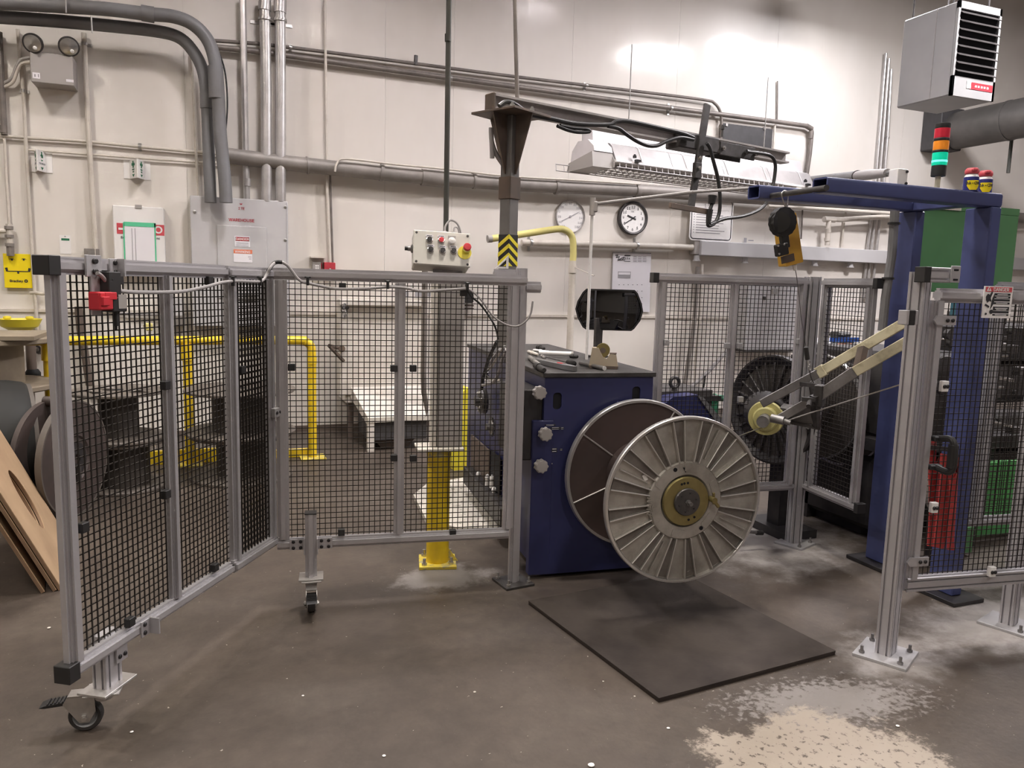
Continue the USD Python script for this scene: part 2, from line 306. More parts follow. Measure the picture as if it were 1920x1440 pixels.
# ---------------------------------------------------------------- scene helpers
_used = {}
def numbered(parent, name):
    k = (str(parent), name); n = _used.get(k, 0); _used[k] = n + 1
    return name if n == 0 else '%s_%03d' % (name, n)
def tag(prim, label=None, cat_=None, group=None, kind=None):
    for k, v in (('label', label), ('category', cat_), ('group', group), ('kind', kind)):
        if v: prim.SetCustomDataByKey(k, v)
LABELS = []
class Thing:
    def __init__(self, name, label, category, loc=(0, 0, 0), group=None, kind=None):
        self.path = '/World/' + numbered('/World', name); self.loc = np.asarray(loc, float)
        x = UsdGeom.Xform.Define(stage, self.path); x.AddTranslateOp().Set(Gf.Vec3d(*self.loc)); self.prim = x.GetPrim()
        tag(self.prim, label, category, group, kind)
    def part(self, name, mesh, m, parent=None, label=None, smooth=35, kind=None):
        base = parent or self.path; path = base + '/' + numbered(base, name); v, f = cat(mesh)
        g = usdkit.mesh(stage, path, (v - self.loc, f), '/World/Looks/' + m, smooth=smooth); tag(g.GetPrim(), label, None, None, kind); return path
def solid(name, mesh, m, label, category=None, group=None, kind=None, smooth=35):
    path = '/World/' + numbered('/World', name); g = usdkit.mesh(stage, path, cat(mesh), '/World/Looks/' + m, smooth=smooth)
    tag(g.GetPrim(), label, category, group, kind); return path
def copy_thing(src, name, loc, label, rotz=0.0, scale=None):
    path = '/World/' + numbered('/World', name); x = UsdGeom.Xform.Define(stage, path); was = src.prim.GetCustomData()
    x.AddTranslateOp().Set(Gf.Vec3d(*loc)); x.AddRotateZOp().Set(rotz)
    x.GetPrim().GetReferences().AddInternalReference(src.path); x.GetPrim().SetInstanceable(True)
    tag(x.GetPrim(), label, was['category'], was.get('group'))
    return path
# ================================================================ the hall
X0, X1, Y0, Z1 = -5.5, 11.4, -5.0, 6.0
def structure(name, mesh, m, label=None): solid(name, mesh, m, label, None, None, 'structure', smooth=False)
structure('floor', boxp((X0, Y0, -0.2), (X1, WY + 0.2, 0)), 'floor_coating')
structure('ceiling', boxp((X0, Y0, Z1), (X1, WY + 0.2, Z1 + 0.2)), 'ceiling_paint')
# far wall in sheets: seams at the photo's vertical joints, a thicker lower band ends at a ledge
wall = Thing('wall_back', 'cream gloss painted far wall of tall sheets above a ledge', None, (0, 0, 0), None, 'structure')
zs = float(wl(1100, 590)[2])
seams = [X0, wl(350, 300)[0], wl(722, 250)[0], wl(850, 200)[0], wl(1070, 200)[0], wl(1273, 80)[0], wl(1452, 180)[0], 8.2, X1]
for a, b in zip(seams[:-1], seams[1:]):
    wall.part('wall_panel', boxp((a + 0.0008, WY, zs - 0.02), (b - 0.0008, WY + 0.011, Z1)), 'wall_paint', smooth=False)
for a, b in zip([X0, 0.1, 3.05, 6.2], [0.1, 3.05, 6.2, X1]):
    wall.part('lower_wall_panel', boxp((a + 0.0008, WY - 0.015, 0), (b - 0.0008, WY + 0.011, zs - 0.02)), 'wall_paint', smooth=False)
wall.part('ledge', boxp((X0, WY - 0.03, zs - 0.03), (X1, WY + 0.1, zs - 0.005)), 'conduit_paint', smooth=False)
wall.part('backing', boxp((X0, WY + 0.012, 0), (X1, WY + 0.22, Z1)), 'conduit_paint', smooth=False)
structure('wall_left', boxp((X0 - 0.2, Y0, 0), (X0, WY + 0.2, Z1)), 'far_wall')
structure('wall_right', boxp((X1, Y0, 0), (X1 + 0.2, WY + 0.2, Z1)), 'far_wall')
structure('wall_front', boxp((X0, Y0 - 0.2, 0), (X1, Y0, Z1)), 'far_wall')
structure('baseboard_back', boxp((X0, WY - 0.04, 0), (X1, WY - 0.013, 0.05)), 'tan_dark')

# ================================================================ pipes and conduits on the far wall
def run(name, px, r, off, m, label, category='conduit', group=None, clamps=(), smooth_path=0, n=10, couplers=(), cm='zinc', ends=None):
    pts = [wl(u, v, off) for u, v in px]
    if ends is not None: pts = pts + [np.asarray(e, float) for e in ends]
    t = Thing(name, label, category, pts[0], group)
    path = spline(pts, smooth_path) if smooth_path else pts
    t.part('pipe', tube(path, r, n), m)
    for u, v in clamps:                                     # two-hole strap over the pipe
        p = wl(u, v, off); i = int(np.argmin([np.linalg.norm(q - p) for q in path])); i = min(max(i, 0), len(path) - 2)
        d = unit(path[i + 1] - path[i]); s = unit(np.cross(d, V(0, 1, 0)))
        t.part('clamp', cat(tube([p - d * 0.012, p + d * 0.012], r * 1.25, 12), box(p + V(0, off - 0.006, 0) + s * 0, (r * 5, 0.006, 0.026), np.column_stack([s, V(0, 1, 0), np.cross(s, V(0, 1, 0))]))), cm)
    for (u, v), (du, dv) in couplers:
        p, q = wl(u, v, off), wl(u + du, v + dv, off); t.part('coupler', cyl(p, q, r * 1.16, n=16), m)
    return t
run('bent_pipe', [(-40, 3), (60, 8), (125, 12), (200, 17), (275, 26), (325, 31), (362, 46), (390, 76), (404, 120), (409, 180), (413, 250), (421, 330), (424, 380)], 0.053, 0.36, 'pvc_grey',
    'fat grey plastic pipe bending down, upper of the pair', 'pipe', smooth_path=6, n=20, couplers=[((404, 125), (2, 60)), ((265, 24), (24, 4))])
run('bent_pipe', [(-40, 28), (0, 32), (100, 39), (200, 48), (290, 58), (335, 70), (362, 96), (380, 132), (387, 180), (390, 250), (393, 330), (395, 380)], 0.050, 0.24, 'pvc_grey',
    'fat grey plastic pipe bending down beneath its twin', 'pipe', smooth_path=6, n=20, couplers=[((388, 176), (1, 28))])
run('loose_cable', [(395, 70), (415, 110), (424, 150), (426, 210), (419, 290), (424, 340), (437, 378)], 0.007, 0.16, 'black_plastic', 'thin black cable hanging behind the bent grey pipes', 'cable', smooth_path=6)
run('pipe_hanger', [(123, -4), (124, 24)], 0.005, 0.44, 'galvanized', 'short hanger strip on the fat grey pipe, nearer the left', 'hanger', 'pipe hanger strips')
run('pipe_hanger', [(171, 30), (173, 62)], 0.006, 0.44, 'galvanized', 'short hanger strip on the fat grey pipes above the emergency light conduit', 'hanger', 'pipe hanger strips')
run('wall_conduit', [(-2, 60), (4, 180), (8, 252)], 0.024, 0.05, 'conduit_dark', 'dark upright conduit at the left edge of the photo', couplers=[((6, 235), (1, 14))])
run('wall_conduit', [(8, 252), (12, 340), (18, 430)], 0.011, 0.03, 'conduit_paint', 'thin cream conduit dropping to the eye wash valve')
run('wall_conduit', [(33, 55), (45, 190), (50, 300), (58, 440), (66, 560), (72, 640)], 0.014, 0.04, 'conduit_paint', 'cream upright conduit between the eye wash sign and the emergency light', clamps=[(44, 170)])
run('wall_conduit', [(157, 62), (165, 230), (172, 350), (180, 480)], 0.021, 0.05, 'conduit_paint', 'cream upright conduit ending at a junction box behind the mesh gate', clamps=[(158, 82)])
run('wall_conduit', [(359, 98), (366, 260), (374, 390)], 0.012, 0.04, 'conduit_paint', 'thin cream upright conduit left of the bent grey pipes')
run('wall_conduit', [(455, -10), (458, 160), (461, 300), (463, 378)], 0.029, 0.10, 'galvanized', 'single silver conduit rising from the electrical panel', couplers=[((463, 335), (0, 14))])
run('wall_conduit', [(496, -10), (499, 160), (500, 378)], 0.047, 0.13, 'galvanized', 'thick silver conduit above the panel, left of the pair', couplers=[((496, -5), (0, 25))], clamps=[(497, 36)], n=18)
run('wall_conduit', [(525, -10), (526, 160), (526, 378)], 0.047, 0.13, 'galvanized', 'thick silver conduit above the panel, right of the pair', couplers=[((525, -3), (0, 27))], clamps=[(525, 38)], n=18)
run('wall_conduit', [(609, -10), (611, 160), (613, 305)], 0.012, 0.11, 'conduit_paint', 'thin cream conduit crossing above the fat wall pipe', couplers=[((609, 0), (0, 22))])
run('wall_conduit', [(612, 322), (615, 400), (619, 494)], 0.014, 0.05, 'conduit_paint', 'cream conduit dropping to the red alarm box')
run('wall_conduit', [(619, 322), (621, 400), (624, 494)], 0.010, 0.04, 'conduit_dark', 'thin dark conduit dropping to the red alarm box')
run('wall_conduit', [(-20, 253), (45, 258), (160, 265), (260, 275), (380, 286), (440, 292), (490, 296)], 0.013, 0.035, 'conduit_paint', 'light level conduit across the left of the wall, upper of two', clamps=[(262, 275)])
run('wall_conduit', [(50, 281), (160, 289), (280, 298), (400, 306), (490, 312)], 0.009, 0.03, 'conduit_paint', 'thin light level conduit across the left of the wall, lower of two')
run('wall_conduit', [(398, 76), (470, 81), (536, 88), (700, 109), (960, 143), (1200, 172), (1318, 187), (1340, 194), (1351, 212), (1353, 240), (1351, 272)], 0.016, 0.055, 'conduit_dark',
    'long slanting dark conduit, thinner upper one, bent down beside the dark vent', clamps=[(545, 89), (1100, 160)], smooth_path=5)
run('wall_conduit', [(398, 88), (470, 95), (536, 104), (700, 127), (960, 162), (1300, 208), (1440, 226), (1512, 236), (1521, 241), (1522, 250), (1518, 290), (1511, 336)], 0.025, 0.06, 'conduit_dark',
    'long slanting dark conduit, thicker lower one, with elbow at its right end', clamps=[(845, 147), (1258, 203)], n=12, couplers=[((1512, 236), (10, 6)), ((1521, 246), (-1, 14))])
run('wall_nipple', [(779, 122), (780, 104)], 0.018, 0.06, 'dark_steel', 'small dark pipe nipple standing on the slanting conduit', 'nipple')
fat = run('fat_wall_pipe', [(428, 292), (540, 306), (740, 327), (950, 345), (1200, 357), (1420, 372), (1700, 392), (1960, 412)], 0.068, 0.12, 'fat_pipe',
    'fat dusty grey pipe running level across the whole wall', 'pipe', n=22, couplers=[((575, 310), (3, 0)), ((712, 323), (6, 1)), ((790, 332), (40, 4)), ((886, 339), (5, 0)), ((1040, 350), (5, 0)), ((1190, 357), (8, 0))])
run('loose_cable', [(628, 322), (632, 306), (650, 298), (740, 308), (845, 318), (950, 330), (1100, 339), (1200, 345)], 0.010, 0.20, 'conduit_paint', 'thin light cable laid along the top of the fat wall pipe', 'cable', smooth_path=4)
run('wall_conduit', [(978, 455), (1100, 458), (1200, 461), (1306, 464)], 0.034, 0.06, 'conduit_paint', 'cream level conduit under the clocks', n=14, clamps=[(995, 455), (1194, 461)])
run('wall_conduit', [(1440, 387), (1560, 393), (1690, 401)], 0.022, 0.26, 'conduit_paint', 'cream level pipe below the blue beams', n=12)
run('wall_conduit', [(1661, 100), (1650, 240), (1638, 380), (1626, 470), (1618, 560)], 0.018, 0.04, 'galvanized', 'bright upright conduit of the trio by the heater, first from the left', group=None)
run('wall_conduit', [(1667, 110), (1657, 240), (1645, 380), (1633, 470), (1624, 560)], 0.018, 0.04, 'galvanized', 'bright upright conduit of the trio by the heater, middle one')
run('wall_conduit', [(1671, 130), (1665, 240), (1654, 380), (1643, 470), (1634, 560)], 0.018, 0.05, 'galvanized', 'bright upright conduit of the trio by the heater, beside the heater', clamps=[(1664, 258)])
run('wall_conduit', [(1458, 152), (1457, 232)], 0.008, 0.02, 'conduit_dark', 'short thin dark rod above the slanting conduit, right of the highlight')
run('wall_conduit', [(1453, 234), (1449, 292)], 0.014, 0.04, 'conduit_paint', 'short cream conduit right of the dark vent')
run('wall_conduit', [(1587, 392), (1582, 420), (1578, 462)], 0.013, 0.03, 'conduit_paint', 'thin cream drop conduit left of the blue column')
run('wall_conduit', [(1505, 388), (1502, 448)], 0.010, 0.03, 'conduit_dark', 'thin dark drop conduit left of the pipe elbow')
run('wall_conduit', [(1880, 432), (1925, 431)], 0.018, 0.05, 'conduit_paint', 'thin pipe at the right edge under the fat pipe')
# elbow and branch pipe above the raceway
t = run('branch_pipe', [(1551, 460), (1552, 440), (1554, 414), (1558, 411), (1575, 412), (1690, 404)], 0.030, 0.14, 'conduit_paint', 'cream branch pipe with threaded elbow standing on the wall raceway', 'pipe', n=14,
        couplers=[((1551, 446), (0, 6)), ((1552, 428), (1, 8)), ((1545, 411), (20, 1))])
# dark drop from the roof to the control box
p_top, p_bot = ony(842, -12, 3.86), ony(836, 434, 3.86)
t = Thing('drop_conduit', 'dark greenish conduit dropping from above into the control box', 'conduit', p_bot)
t.part('pipe', cyl(p_bot, p_top, 0.0135, n=14), 'conduit_green')
t.part('coupler', cyl(ony(840, 64, 3.86), ony(840, 78, 3.86), 0.016, n=14), 'conduit_green')
# hanger rod of the jib post
t = Thing('hanger_rod', 'thin dark rod rising from the jib post top', 'rod', ony(967, 200, 4.09)); t.part('rod', cyl(ony(965, -12, 4.09), ony(970, 196, 4.09), 0.0115, n=10), 'conduit_dark')

# ================================================================ wall mounted things, left to right
def wbox(px, depth, off=0.0, b=0.004):
    """A box on the wall whose front face spans the px rectangle (u0, v0, u1, v1)."""
    u0, v0, u1, v1 = px; f = off + depth
    a, c = wl(u0, (v0), f), wl(u1, v1, f); um, vm = (u0 + u1) / 2, (v0 + v1) / 2
    l, r_, tp, bt = wl(u0, vm, f), wl(u1, vm, f), wl(um, v0, f), wl(um, v1, f)
    return boxp((l[0], WY - f, bt[2]), (r_[0], WY - off, tp[2]), b)
XW, YW = V(1, 0, 0), V(0, 0, 1)                          # writing directions on the wall (prism then extrudes towards the room)
def plate(px, depth, off): return wbox(px, depth, off, 0)
def wtext(s, u, v, h, off, m=None, bold=False, center=True):
    return text(s, h, wl(u, v, off), XW, YW, 0.001, bold, center)

# emergency light
t = Thing('emergency_light', 'grey emergency light box with two round lamp heads under the pipes', 'emergency light', wl(97, 160, 0.06))
t.part('housing', wbox((57, 100, 137, 157), 0.22), 'box_grey')
t.part('label_sticker', plate((61, 136, 75, 147), 0.001, 0.221), 'paper'); t.part('label_sticker', plate((124, 149, 138, 154), 0.001, 0.221), 'paper')
t.part('sticker_print', cat(plate((64, 139, 67, 144), 0.001, 0.222), plate((71, 139, 73, 145), 0.001, 0.222)), 'ink_grey')
for (u, v, du) in ((62, 81, -0.25), (129, 87, 0.2)):
    c = wl(u, v, 0.24); ax = unit(V(du, -1, -0.45)); r = 17.5 * mpp(c)
    h = t.part('lamp_head', lathe([(0, -0.10), (r * .55, -0.09), (r, -0.01), (r * 1.03, 0.0), (r * 1.03, 0.012), (r * .88, 0.014)], c, ax, 28), 'dark_steel')
    t.part('lens', lathe([(r * .9, 0.012), (r * .6, 0.022), (0, 0.028)], c, ax, 28), 'silver', parent=h)
    t.part('bulb', lathe([(0, 0), (0.016, 0.004), (0.012, 0.014), (0, 0.017)], c + ax * 0.02 + V(0.02, 0, -0.03), ax, 12), 'white', parent=h)
    t.part('neck', cyl(c - ax * 0.09, wl(u + 4, v + 14, 0.12), 0.018, n=10), 'dark_steel', parent=h)
t = Thing('flexible_conduit', 'pair of pinkish flexible conduits looping into the emergency light', 'conduit', wl(10, 160, 0.05))
for k, o in enumerate(((0, 0), (2, 8))):
    t.part('hose', tube(spline([wl(5 - 12 * 1, 155 + o[1], 0.04), wl(8, 155 + o[1], 0.05), wl(22 + o[0], 146 + o[1], 0.07), wl(31 + o[0], 124 + o[1], 0.09), wl(40, 112 + o[1], 0.09), wl(57, 108 + o[1], 0.1)], 5), 0.013, 8), 'conduit_paint' if k else 'box_grey')
# eye wash and first aid signs: folded, projecting from the wall
def vee_sign(px, ridge, name, label, art):
    (u0, v0, u1, v1) = px; um, vm = (u0 + u1) / 2, (v0 + v1) / 2
    l, r_ = wl(u0, vm, 0)[0], wl(u1, vm, 0)[0]; z1, z0 = wl(um, v0, 0.05)[2], wl(um, v1, 0.05)[2]
    m_ = wl(ridge, vm, 0.13)[0]; fl = 0.05
    t = Thing(name, label, 'sign', (m_, WY, z0))
    a, c, b = V(l + fl, WY - 0.004, z0), V(m_, WY - 0.13, z0), V(r_ - fl, WY - 0.004, z0)
    for p, q in ((a, c), (c, b)):
        d = unit(q - p); n = unit(np.cross(d, UP)); t.part('sign_face', prism(sbox(0, 0, np.linalg.norm(q - p), z1 - z0), p, d, UP, 0.004), 'white')
        art(t, p + n * 0.005, d, np.linalg.norm(q - p), z1 - z0)
    t.part('flange', cat(boxp((l, WY - 0.006, z0), (l + fl, WY, z1)), boxp((r_ - fl, WY - 0.006, z0), (r_, WY, z1))), 'white')
def plus(s): return unary_union([sbox(-s, -s * .36, s, s * .36), sbox(-s * .36, -s, s * .36, s)])
def tri(s): return Polygon([(-s, s * .45), (s, s * .45), (0, -s * .5)])
def art_aid(t, p, d, w, h):
    c = p + d * w / 2
    t.part('symbol', prism(plus(w * .20), c + UP * h * .74, d, UP, 0.001), 'ink_green')
    t.part('lettering', cat(text('FIRST', h * .07, c + UP * h * .43, d, UP, 0.001, True, True), text('AID', h * .07, c + UP * h * .31, d, UP, 0.001, True, True)), 'ink_green')
    t.part('arrow', prism(tri(w * .16), c + UP * h * .15, d, UP, 0.001), 'ink_green')
def art_eye(t, p, d, w, h):
    c = p + d * w / 2
    fig = unary_union([Point(0, w * .16).buffer(w * .06), sbox(-w * .05, -w * .14, w * .06, w * .1), sbox(w * .08, -w * .15, w * .15, w * .05), Polygon([(-w*.16, -w*.02), (-w*.06, w*.08), (-w*.06, -w*.06)])])
    t.part('symbol', prism(fig, c + UP * h * .77, d, UP, 0.001), 'ink_green'); t.part('arrow', prism(tri(w * .11), c + UP * h * .52, d, UP, 0.001), 'ink_green')
    t.part('lettering', text('EYE WASH', h * .085, c + UP * h * .33, d, UP, 0.001, True, True), 'ink_grey'); t.part('arrow', prism(tri(w * .17), c + UP * h * .14, d, UP, 0.001), 'ink_green')
vee_sign((53, 283, 98, 322), 70, 'eye_wash_sign', 'white folded eye wash sign with green arrows', art_eye)
vee_sign((232, 300, 282, 335), 258, 'first_aid_sign', 'white folded first aid sign with green crosses', art_aid)
# small tag
t = Thing('wall_tag', 'small white paper tag with green heading left of the junction box', 'tag', wl(122, 475))
t.part('card', plate((112, 441, 133, 476), 0.003, 0.0), 'white'); t.part('heading', cat(plate((115, 447, 130, 451), 0.001, 0.003)), 'ink_green'); t.part('hole', cyl(wl(122, 443.5, 0.003), wl(122, 443.5, 0.005), 0.006, n=10), 'ink_grey')
# yellow eye wash placard
t = Thing('eye_wash_placard', 'yellow placard with a drawn pair of eyes and mouth above the eye wash bowl', 'sign', wl(33, 540, 0.03))
t.part('board', wbox((7, 476, 60, 540), 0.006, 0.03, 0.002), 'sign_yellow'); o = 0.037
for u in (22.5, 44.5):
    c = wl(u, 487, o); s = mpp(c)
    t.part('eye_drawing', cat(prism(Polygon([(-5*s,0),(-2*s,2.2*s),(2*s,2.2*s),(5*s,0),(2*s,1.2*s),(-2*s,1.2*s)]), c, XW, YW, .001), prism(Point(0, -0.2*s).buffer(1.6*s), c, XW, YW, .001)), 'ink')
s = mpp(wl(34, 508, o))
t.part('basin_drawing', cat(*[prism(Polygon(q) , wl(34, 508, o), XW, YW, .001) for q in ([(-21*s,5*s),(-17*s,6*s),(-16*s,1*s),(-19*s,-1.5*s)], [(21*s,5*s),(17*s,6*s),(16*s,1*s),(19*s,-1.5*s)], [(-19*s,-1.5*s),(19*s,-1.5*s),(19*s,0),(-19*s,0)], [(-1.5*s,-5*s),(1.5*s,-5*s),(1.5*s,-1.5*s),(-1.5*s,-1.5*s)])]), 'ink')
t.part('lettering', text('Bradley', 4.4 * s, wl(31, 529, o), XW, YW, .001, True, True), 'ink'); t.part('emblem', prism(Point(0,0).buffer(3*s).difference(Point(0,0).buffer(1.2*s)), wl(49, 527, o), XW, YW, .001), 'ink')
# eye wash: bowl, arm, supply valve
bowl = onz(37, 596, 0) ; bc = ony(37, 605, 7.22); s = mpp(bc)
t = Thing('eye_wash_station', 'yellow eye wash bowl on a bracket under its placard', 'eye wash', bc - UP * 0.1)
t.part('bowl', lathe([(0.02, -0.075), (0.06, -0.07), (0.13, -0.03), (0.153, 0.02), (0.158, 0.03), (0.148, 0.03), (0.12, -0.02), (0.03, -0.055), (0, -0.055)], bc, UP, 36), 'yellow_plastic')
t.part('drain_pipe', tube([bc - UP * 0.07, bc - UP * 0.115, bc + V(0.10, 0.0, -0.118), bc + V(0.17, 0.12, -0.118)], 0.024, 10), 'yellow_hose')
for dx in (-0.085, 0.07): t.part('spray_head', lathe([(0.014, 0), (0.03, 0.02), (0.028, 0.035), (0, 0.04)], bc + V(dx, 0, 0.015), UP, 14), 'yellow_plastic')
t.part('arm', tube([bc + V(0.02, 0.05, -0.02), bc + V(0.02, WY - bc[1], -0.02)], 0.02, 10), 'conduit_paint')
t = Thing('supply_valve', 'grey supply pipe tee and valve at the left edge above the yellow placard', 'valve', wl(17, 470, 0.06))
t.part('tee', cat(tube([wl(-12, 433, .06), wl(12, 433, .06)], 0.02, 10), tube([wl(17, 420, .06), wl(18, 445, .06), wl(20, 478, .06)], 0.024, 10)), 'conduit_paint')
for v in (424, 440, 456): t.part('collar', cyl(wl(16.5 + (v-424)*.05, v, .06), wl(16.7 + (v-424)*.05, v + 6, .06), 0.034, n=8), 'fat_pipe')
t.part('drop_pipe', cyl(wl(19, 462, .06), wl(20, 480, .06), 0.028, n=10), 'conduit_dark')
t = Thing('wall_spout', 'short pipe spout on the wall beside the left gate stile', 'spout', wl(65, 550)); t.part('spout', tube(spline([wl(57, 549, .03), wl(68, 549, .05), wl(80, 551, .06), wl(87, 548, .06)], 4), .014, 8), 'conduit_paint')
# junction box behind the gate top
t = Thing('junction_box', 'small grey junction box under the cream conduit behind the gate rail', 'junction box', wl(172, 480)); t.part('box', wbox((158, 466, 185, 500), 0.07), 'fat_pipe'); t.part('cover_plate', plate((164, 470, 178, 496), .002, .071), 'zinc')
# white notice cabinet with green taped sheet
t = Thing('notice_board', 'deep white notice board with a green taped sheet and red corners', 'notice board', wl(262, 500))
t.part('cabinet', wbox((213, 387, 309, 512), 0.11, 0.0, 0.006), 'white'); o = 0.111
t.part('red_panel', plate((219, 420, 308, 440), .001, o), 'pink_red'); s = mpp(wl(262, 430, o))
t.part('red_panel_letter', cat(plate((222, 427, 234, 431), .001, o + .001), prism(Point(0,0).buffer(7*s).difference(Point(0,0).buffer(4.2*s)), wl(297, 431, o+.001), XW, YW, .001)), 'white')
t.part('lettering', cat(wtext('Em', 231, 447, 4.0*s, o, bold=True), wtext('nc', 297, 449, 4.0*s, o, bold=True)), 'ink')
t.part('sheet', plate((235, 424, 293, 512), .002, o + .002), 'paper'); t.part('sheet_fold', cat(plate((248, 428, 249.2, 512), .001, o+.0045), plate((254, 428, 255.2, 512), .001, o+.0045)), 'ink_grey')
t.part('green_tape', cat(plate((232, 417, 292, 425), .001, o+.005), plate((232, 417, 234.5, 512), .001, o+.005), plate((290.5, 419, 293, 512), .001, o+.005)), 'tape_green')
t.part('hanging_clip', plate((253, 384, 266, 391), .004, o), 'box_grey')
# electrical panel
t = Thing('electrical_panel', 'big pale grey electrical panel with hinged cover and warning labels', 'electrical panel', wl(452, 610))
t.part('cabinet', wbox((359, 372, 541, 612), 0.14, 0.032, 0.006), 'panel_grey'); o = 0.173
t.part('cover', wbox((408, 424, 501, 560), 0.008, o, 0.003), 'panel_grey', label='hinged cover'); o2 = o + .0095
t.part('cover_latch', wbox((456, 552, 480, 562), .01, o2, .002), 'zinc'); t.part('edge_trim', plate((537.5, 380, 538.5, 612), .001, o), 'ink_grey')
for u, v in ((365, 397), (543-8, 388), (535, 450)): t.part('screw', screw(wl(u, v, o), V(0, -1, 0), .014, .006), 'zinc')
s = mpp(wl(455, 410, o))
t.part('name_plate', cat(wtext('WAREHOUSE', 453, 415.5, 5.2*s, o, bold=True)), 'red_paint')
t.part('maker_mark', cat(wtext('I TE', 453, 393, 4.2*s, o, bold=True), prism(tri(3.0*s), wl(452, 383, o), XW, YW, .001)), 'red_paint')
t.part('danger_label', plate((440, 443, 469, 463), .001, o2), 'paper'); t.part('danger_heading', cat(plate((441.5, 444.5, 467.5, 452), .001, o2+.001)), 'ink')
t.part('danger_oval', prism(sbox(-11*s, -2.6*s, 11*s, 2.6*s).buffer(.8*s), wl(454.5, 448.3, o2+.002), XW, YW, .001), 'red_paint'); t.part('danger_lettering', wtext('DANGER', 454.5, 450.4, 4.2*s, o2+.003, bold=True), 'white')
t.part('danger_small_print', cat(*[plate((443, 454.5 + 2.2*k, 466, 455.3 + 2.2*k), .001, o2+.001) for k in range(4)]), 'ink_grey')
t.part('warning_label', plate((438, 468, 473, 492), .001, o2), 'paper'); t.part('warning_heading', plate((438, 468, 473, 475.5), .001, o2+.001), 'orange_label'); t.part('warning_lettering', cat(wtext('WARNING', 455, 474.2, 4.0*s, o2+.002, bold=True)), 'paper'); t.part('warning_print', cat(plate((465, 481, 471.5, 482.2), .001, o2+.001), plate((467, 485, 471.5, 486.2), .001, o2+.001)), 'ink_grey')
# outlet and alarm boxes
t = Thing('outlet_box', 'grey receptacle box with shelf plate left of the red alarm box', 'outlet', wl(590, 507)); t.part('box', wbox((586, 491, 602, 516), .06), 'box_grey'); t.part('shelf_plate', boxp((wl(580, 482)[0], WY-.10, wl(590, 484)[2]), (wl(607, 482)[0], WY, wl(590, 481)[2])), 'conduit_paint')
t.part('receptacle', cat(*[plate((591.5 + 3.6*i, 497 + 4.2*j, 594.0 + 3.6*i, 500 + 4.2*j), .002, .061) for i in (0, 1) for j in (0, 1)]), 'white'); t.part('red_side', wbox((602, 493, 604, 516), .05), 'red_paint')
t = Thing('alarm_box', 'small red alarm box at the foot of the twin conduits', 'alarm box', wl(619, 507)); t.part('box', wbox((608, 492, 629, 520), .075), 'red_paint'); t.part('lid_screw', screw(wl(619, 505, .076), V(0, -1, 0), .01, .004), 'zinc')
# utility box behind the gate
t = Thing('utility_box', 'grey wall box with sloping underside seen through the wing gate', 'box', wl(325, 600)); t.part('box', wbox((300, 560, 342, 592), .12), 'panel_grey'); t.part('hood', wbox((312, 592, 346, 612), .16), 'fat_pipe')
t = Thing('wall_cable', 'grey cable sagging on the wall behind the wing gate', 'cable', wl(220, 590)); t.part('cable', tube(spline([wl(198, 580, .05), wl(215, 585, .05), wl(250, 589, .05), wl(300, 590, .05)], 5), .012, 8), 'cable_grey')
# thermometer dial and clock
def dial(c, r, depth, name, label, category, rim, rw):
    t = Thing(name, label, category, c); o = V(c[0], WY, c[2])
    t.part('case', lathe([(r * .96, 0), (r, depth * .3), (r, depth), (r * (1 - rw * .4), depth + .006), (r * (1 - rw), depth), (r * (1 - rw), depth - .012)], o, V(0, -1, 0), 56), rim)
    t.part('face', lathe([(r * (1 - rw * .8), depth - .014), (0, depth - .013)], o, V(0, -1, 0), 56), 'white'); return t, o + V(0, -depth + .0125, 0)
c = wl(1070, 406, .03); r = 30.5 * mpp(c)
t, o = dial(c, r, .03, 'thermometer_dial', 'round white wall thermometer with a light grey rim left of the clock', 'thermometer', 'box_grey', .06)
for k in range(13):
    a = math.radians(-140 + k * 280 / 12); p = o + V(math.sin(a), 0, math.cos(a)) * r * .78
    t.part('numeral', text(str(-60 + 20 * k if k % 2 == 0 else -60 + 20 * k), r * .13, p - UP * r * .06, XW, YW, .001, False, True), 'ink_grey')
t.part('scale_ticks', cat(*[beam(o + V(math.sin(a), 0, math.cos(a)) * r * .86, o + V(math.sin(a), 0, math.cos(a)) * r * .91, .003, .002, V(0, 1, 0)) for a in np.radians(np.linspace(-140, 140, 57))]), 'ink_grey')
a = math.radians(62); d = V(math.sin(a), 0, math.cos(a)); t.part('needle', cat(beam(o - d * r * .62 + V(0, -.004, 0), o + d * r * .62 + V(0, -.004, 0), .007, .003, V(0, 1, 0)), cyl(o, o + V(0, -.008, 0), .012, n=12)), 'ink_grey')
c = wl(1187.5, 409, .05); r = 31 * mpp(c)
t, o = dial(c, r, .055, 'wall_clock', 'round white wall clock with a dark rim and black numerals', 'clock', 'dark_steel', .155)
for k in range(1, 13):
    a = math.radians(30 * k); p = o + V(math.sin(a), 0, math.cos(a)) * r * .66
    t.part('numeral', text(str(k), r * .155, p - UP * r * .078, XW, YW, .001, False, True), 'ink')
for nm, ang, ln, w in (('hour_hand', 290, .42, .014), ('minute_hand', 238, .62, .009), ('second_hand', 45, .16, .004)):
    a = math.radians(ang); d = V(math.sin(a), 0, math.cos(a)); t.part(nm, beam(o - d * r * .2 + V(0, -.005, 0), o + d * r * ln + V(0, -.005, 0), w, .002, V(0, 1, 0)), 'ink')
t.part('maker_print', plate((1184, 396.5, 1189, 397.4), .001, .0435), 'ink_grey')
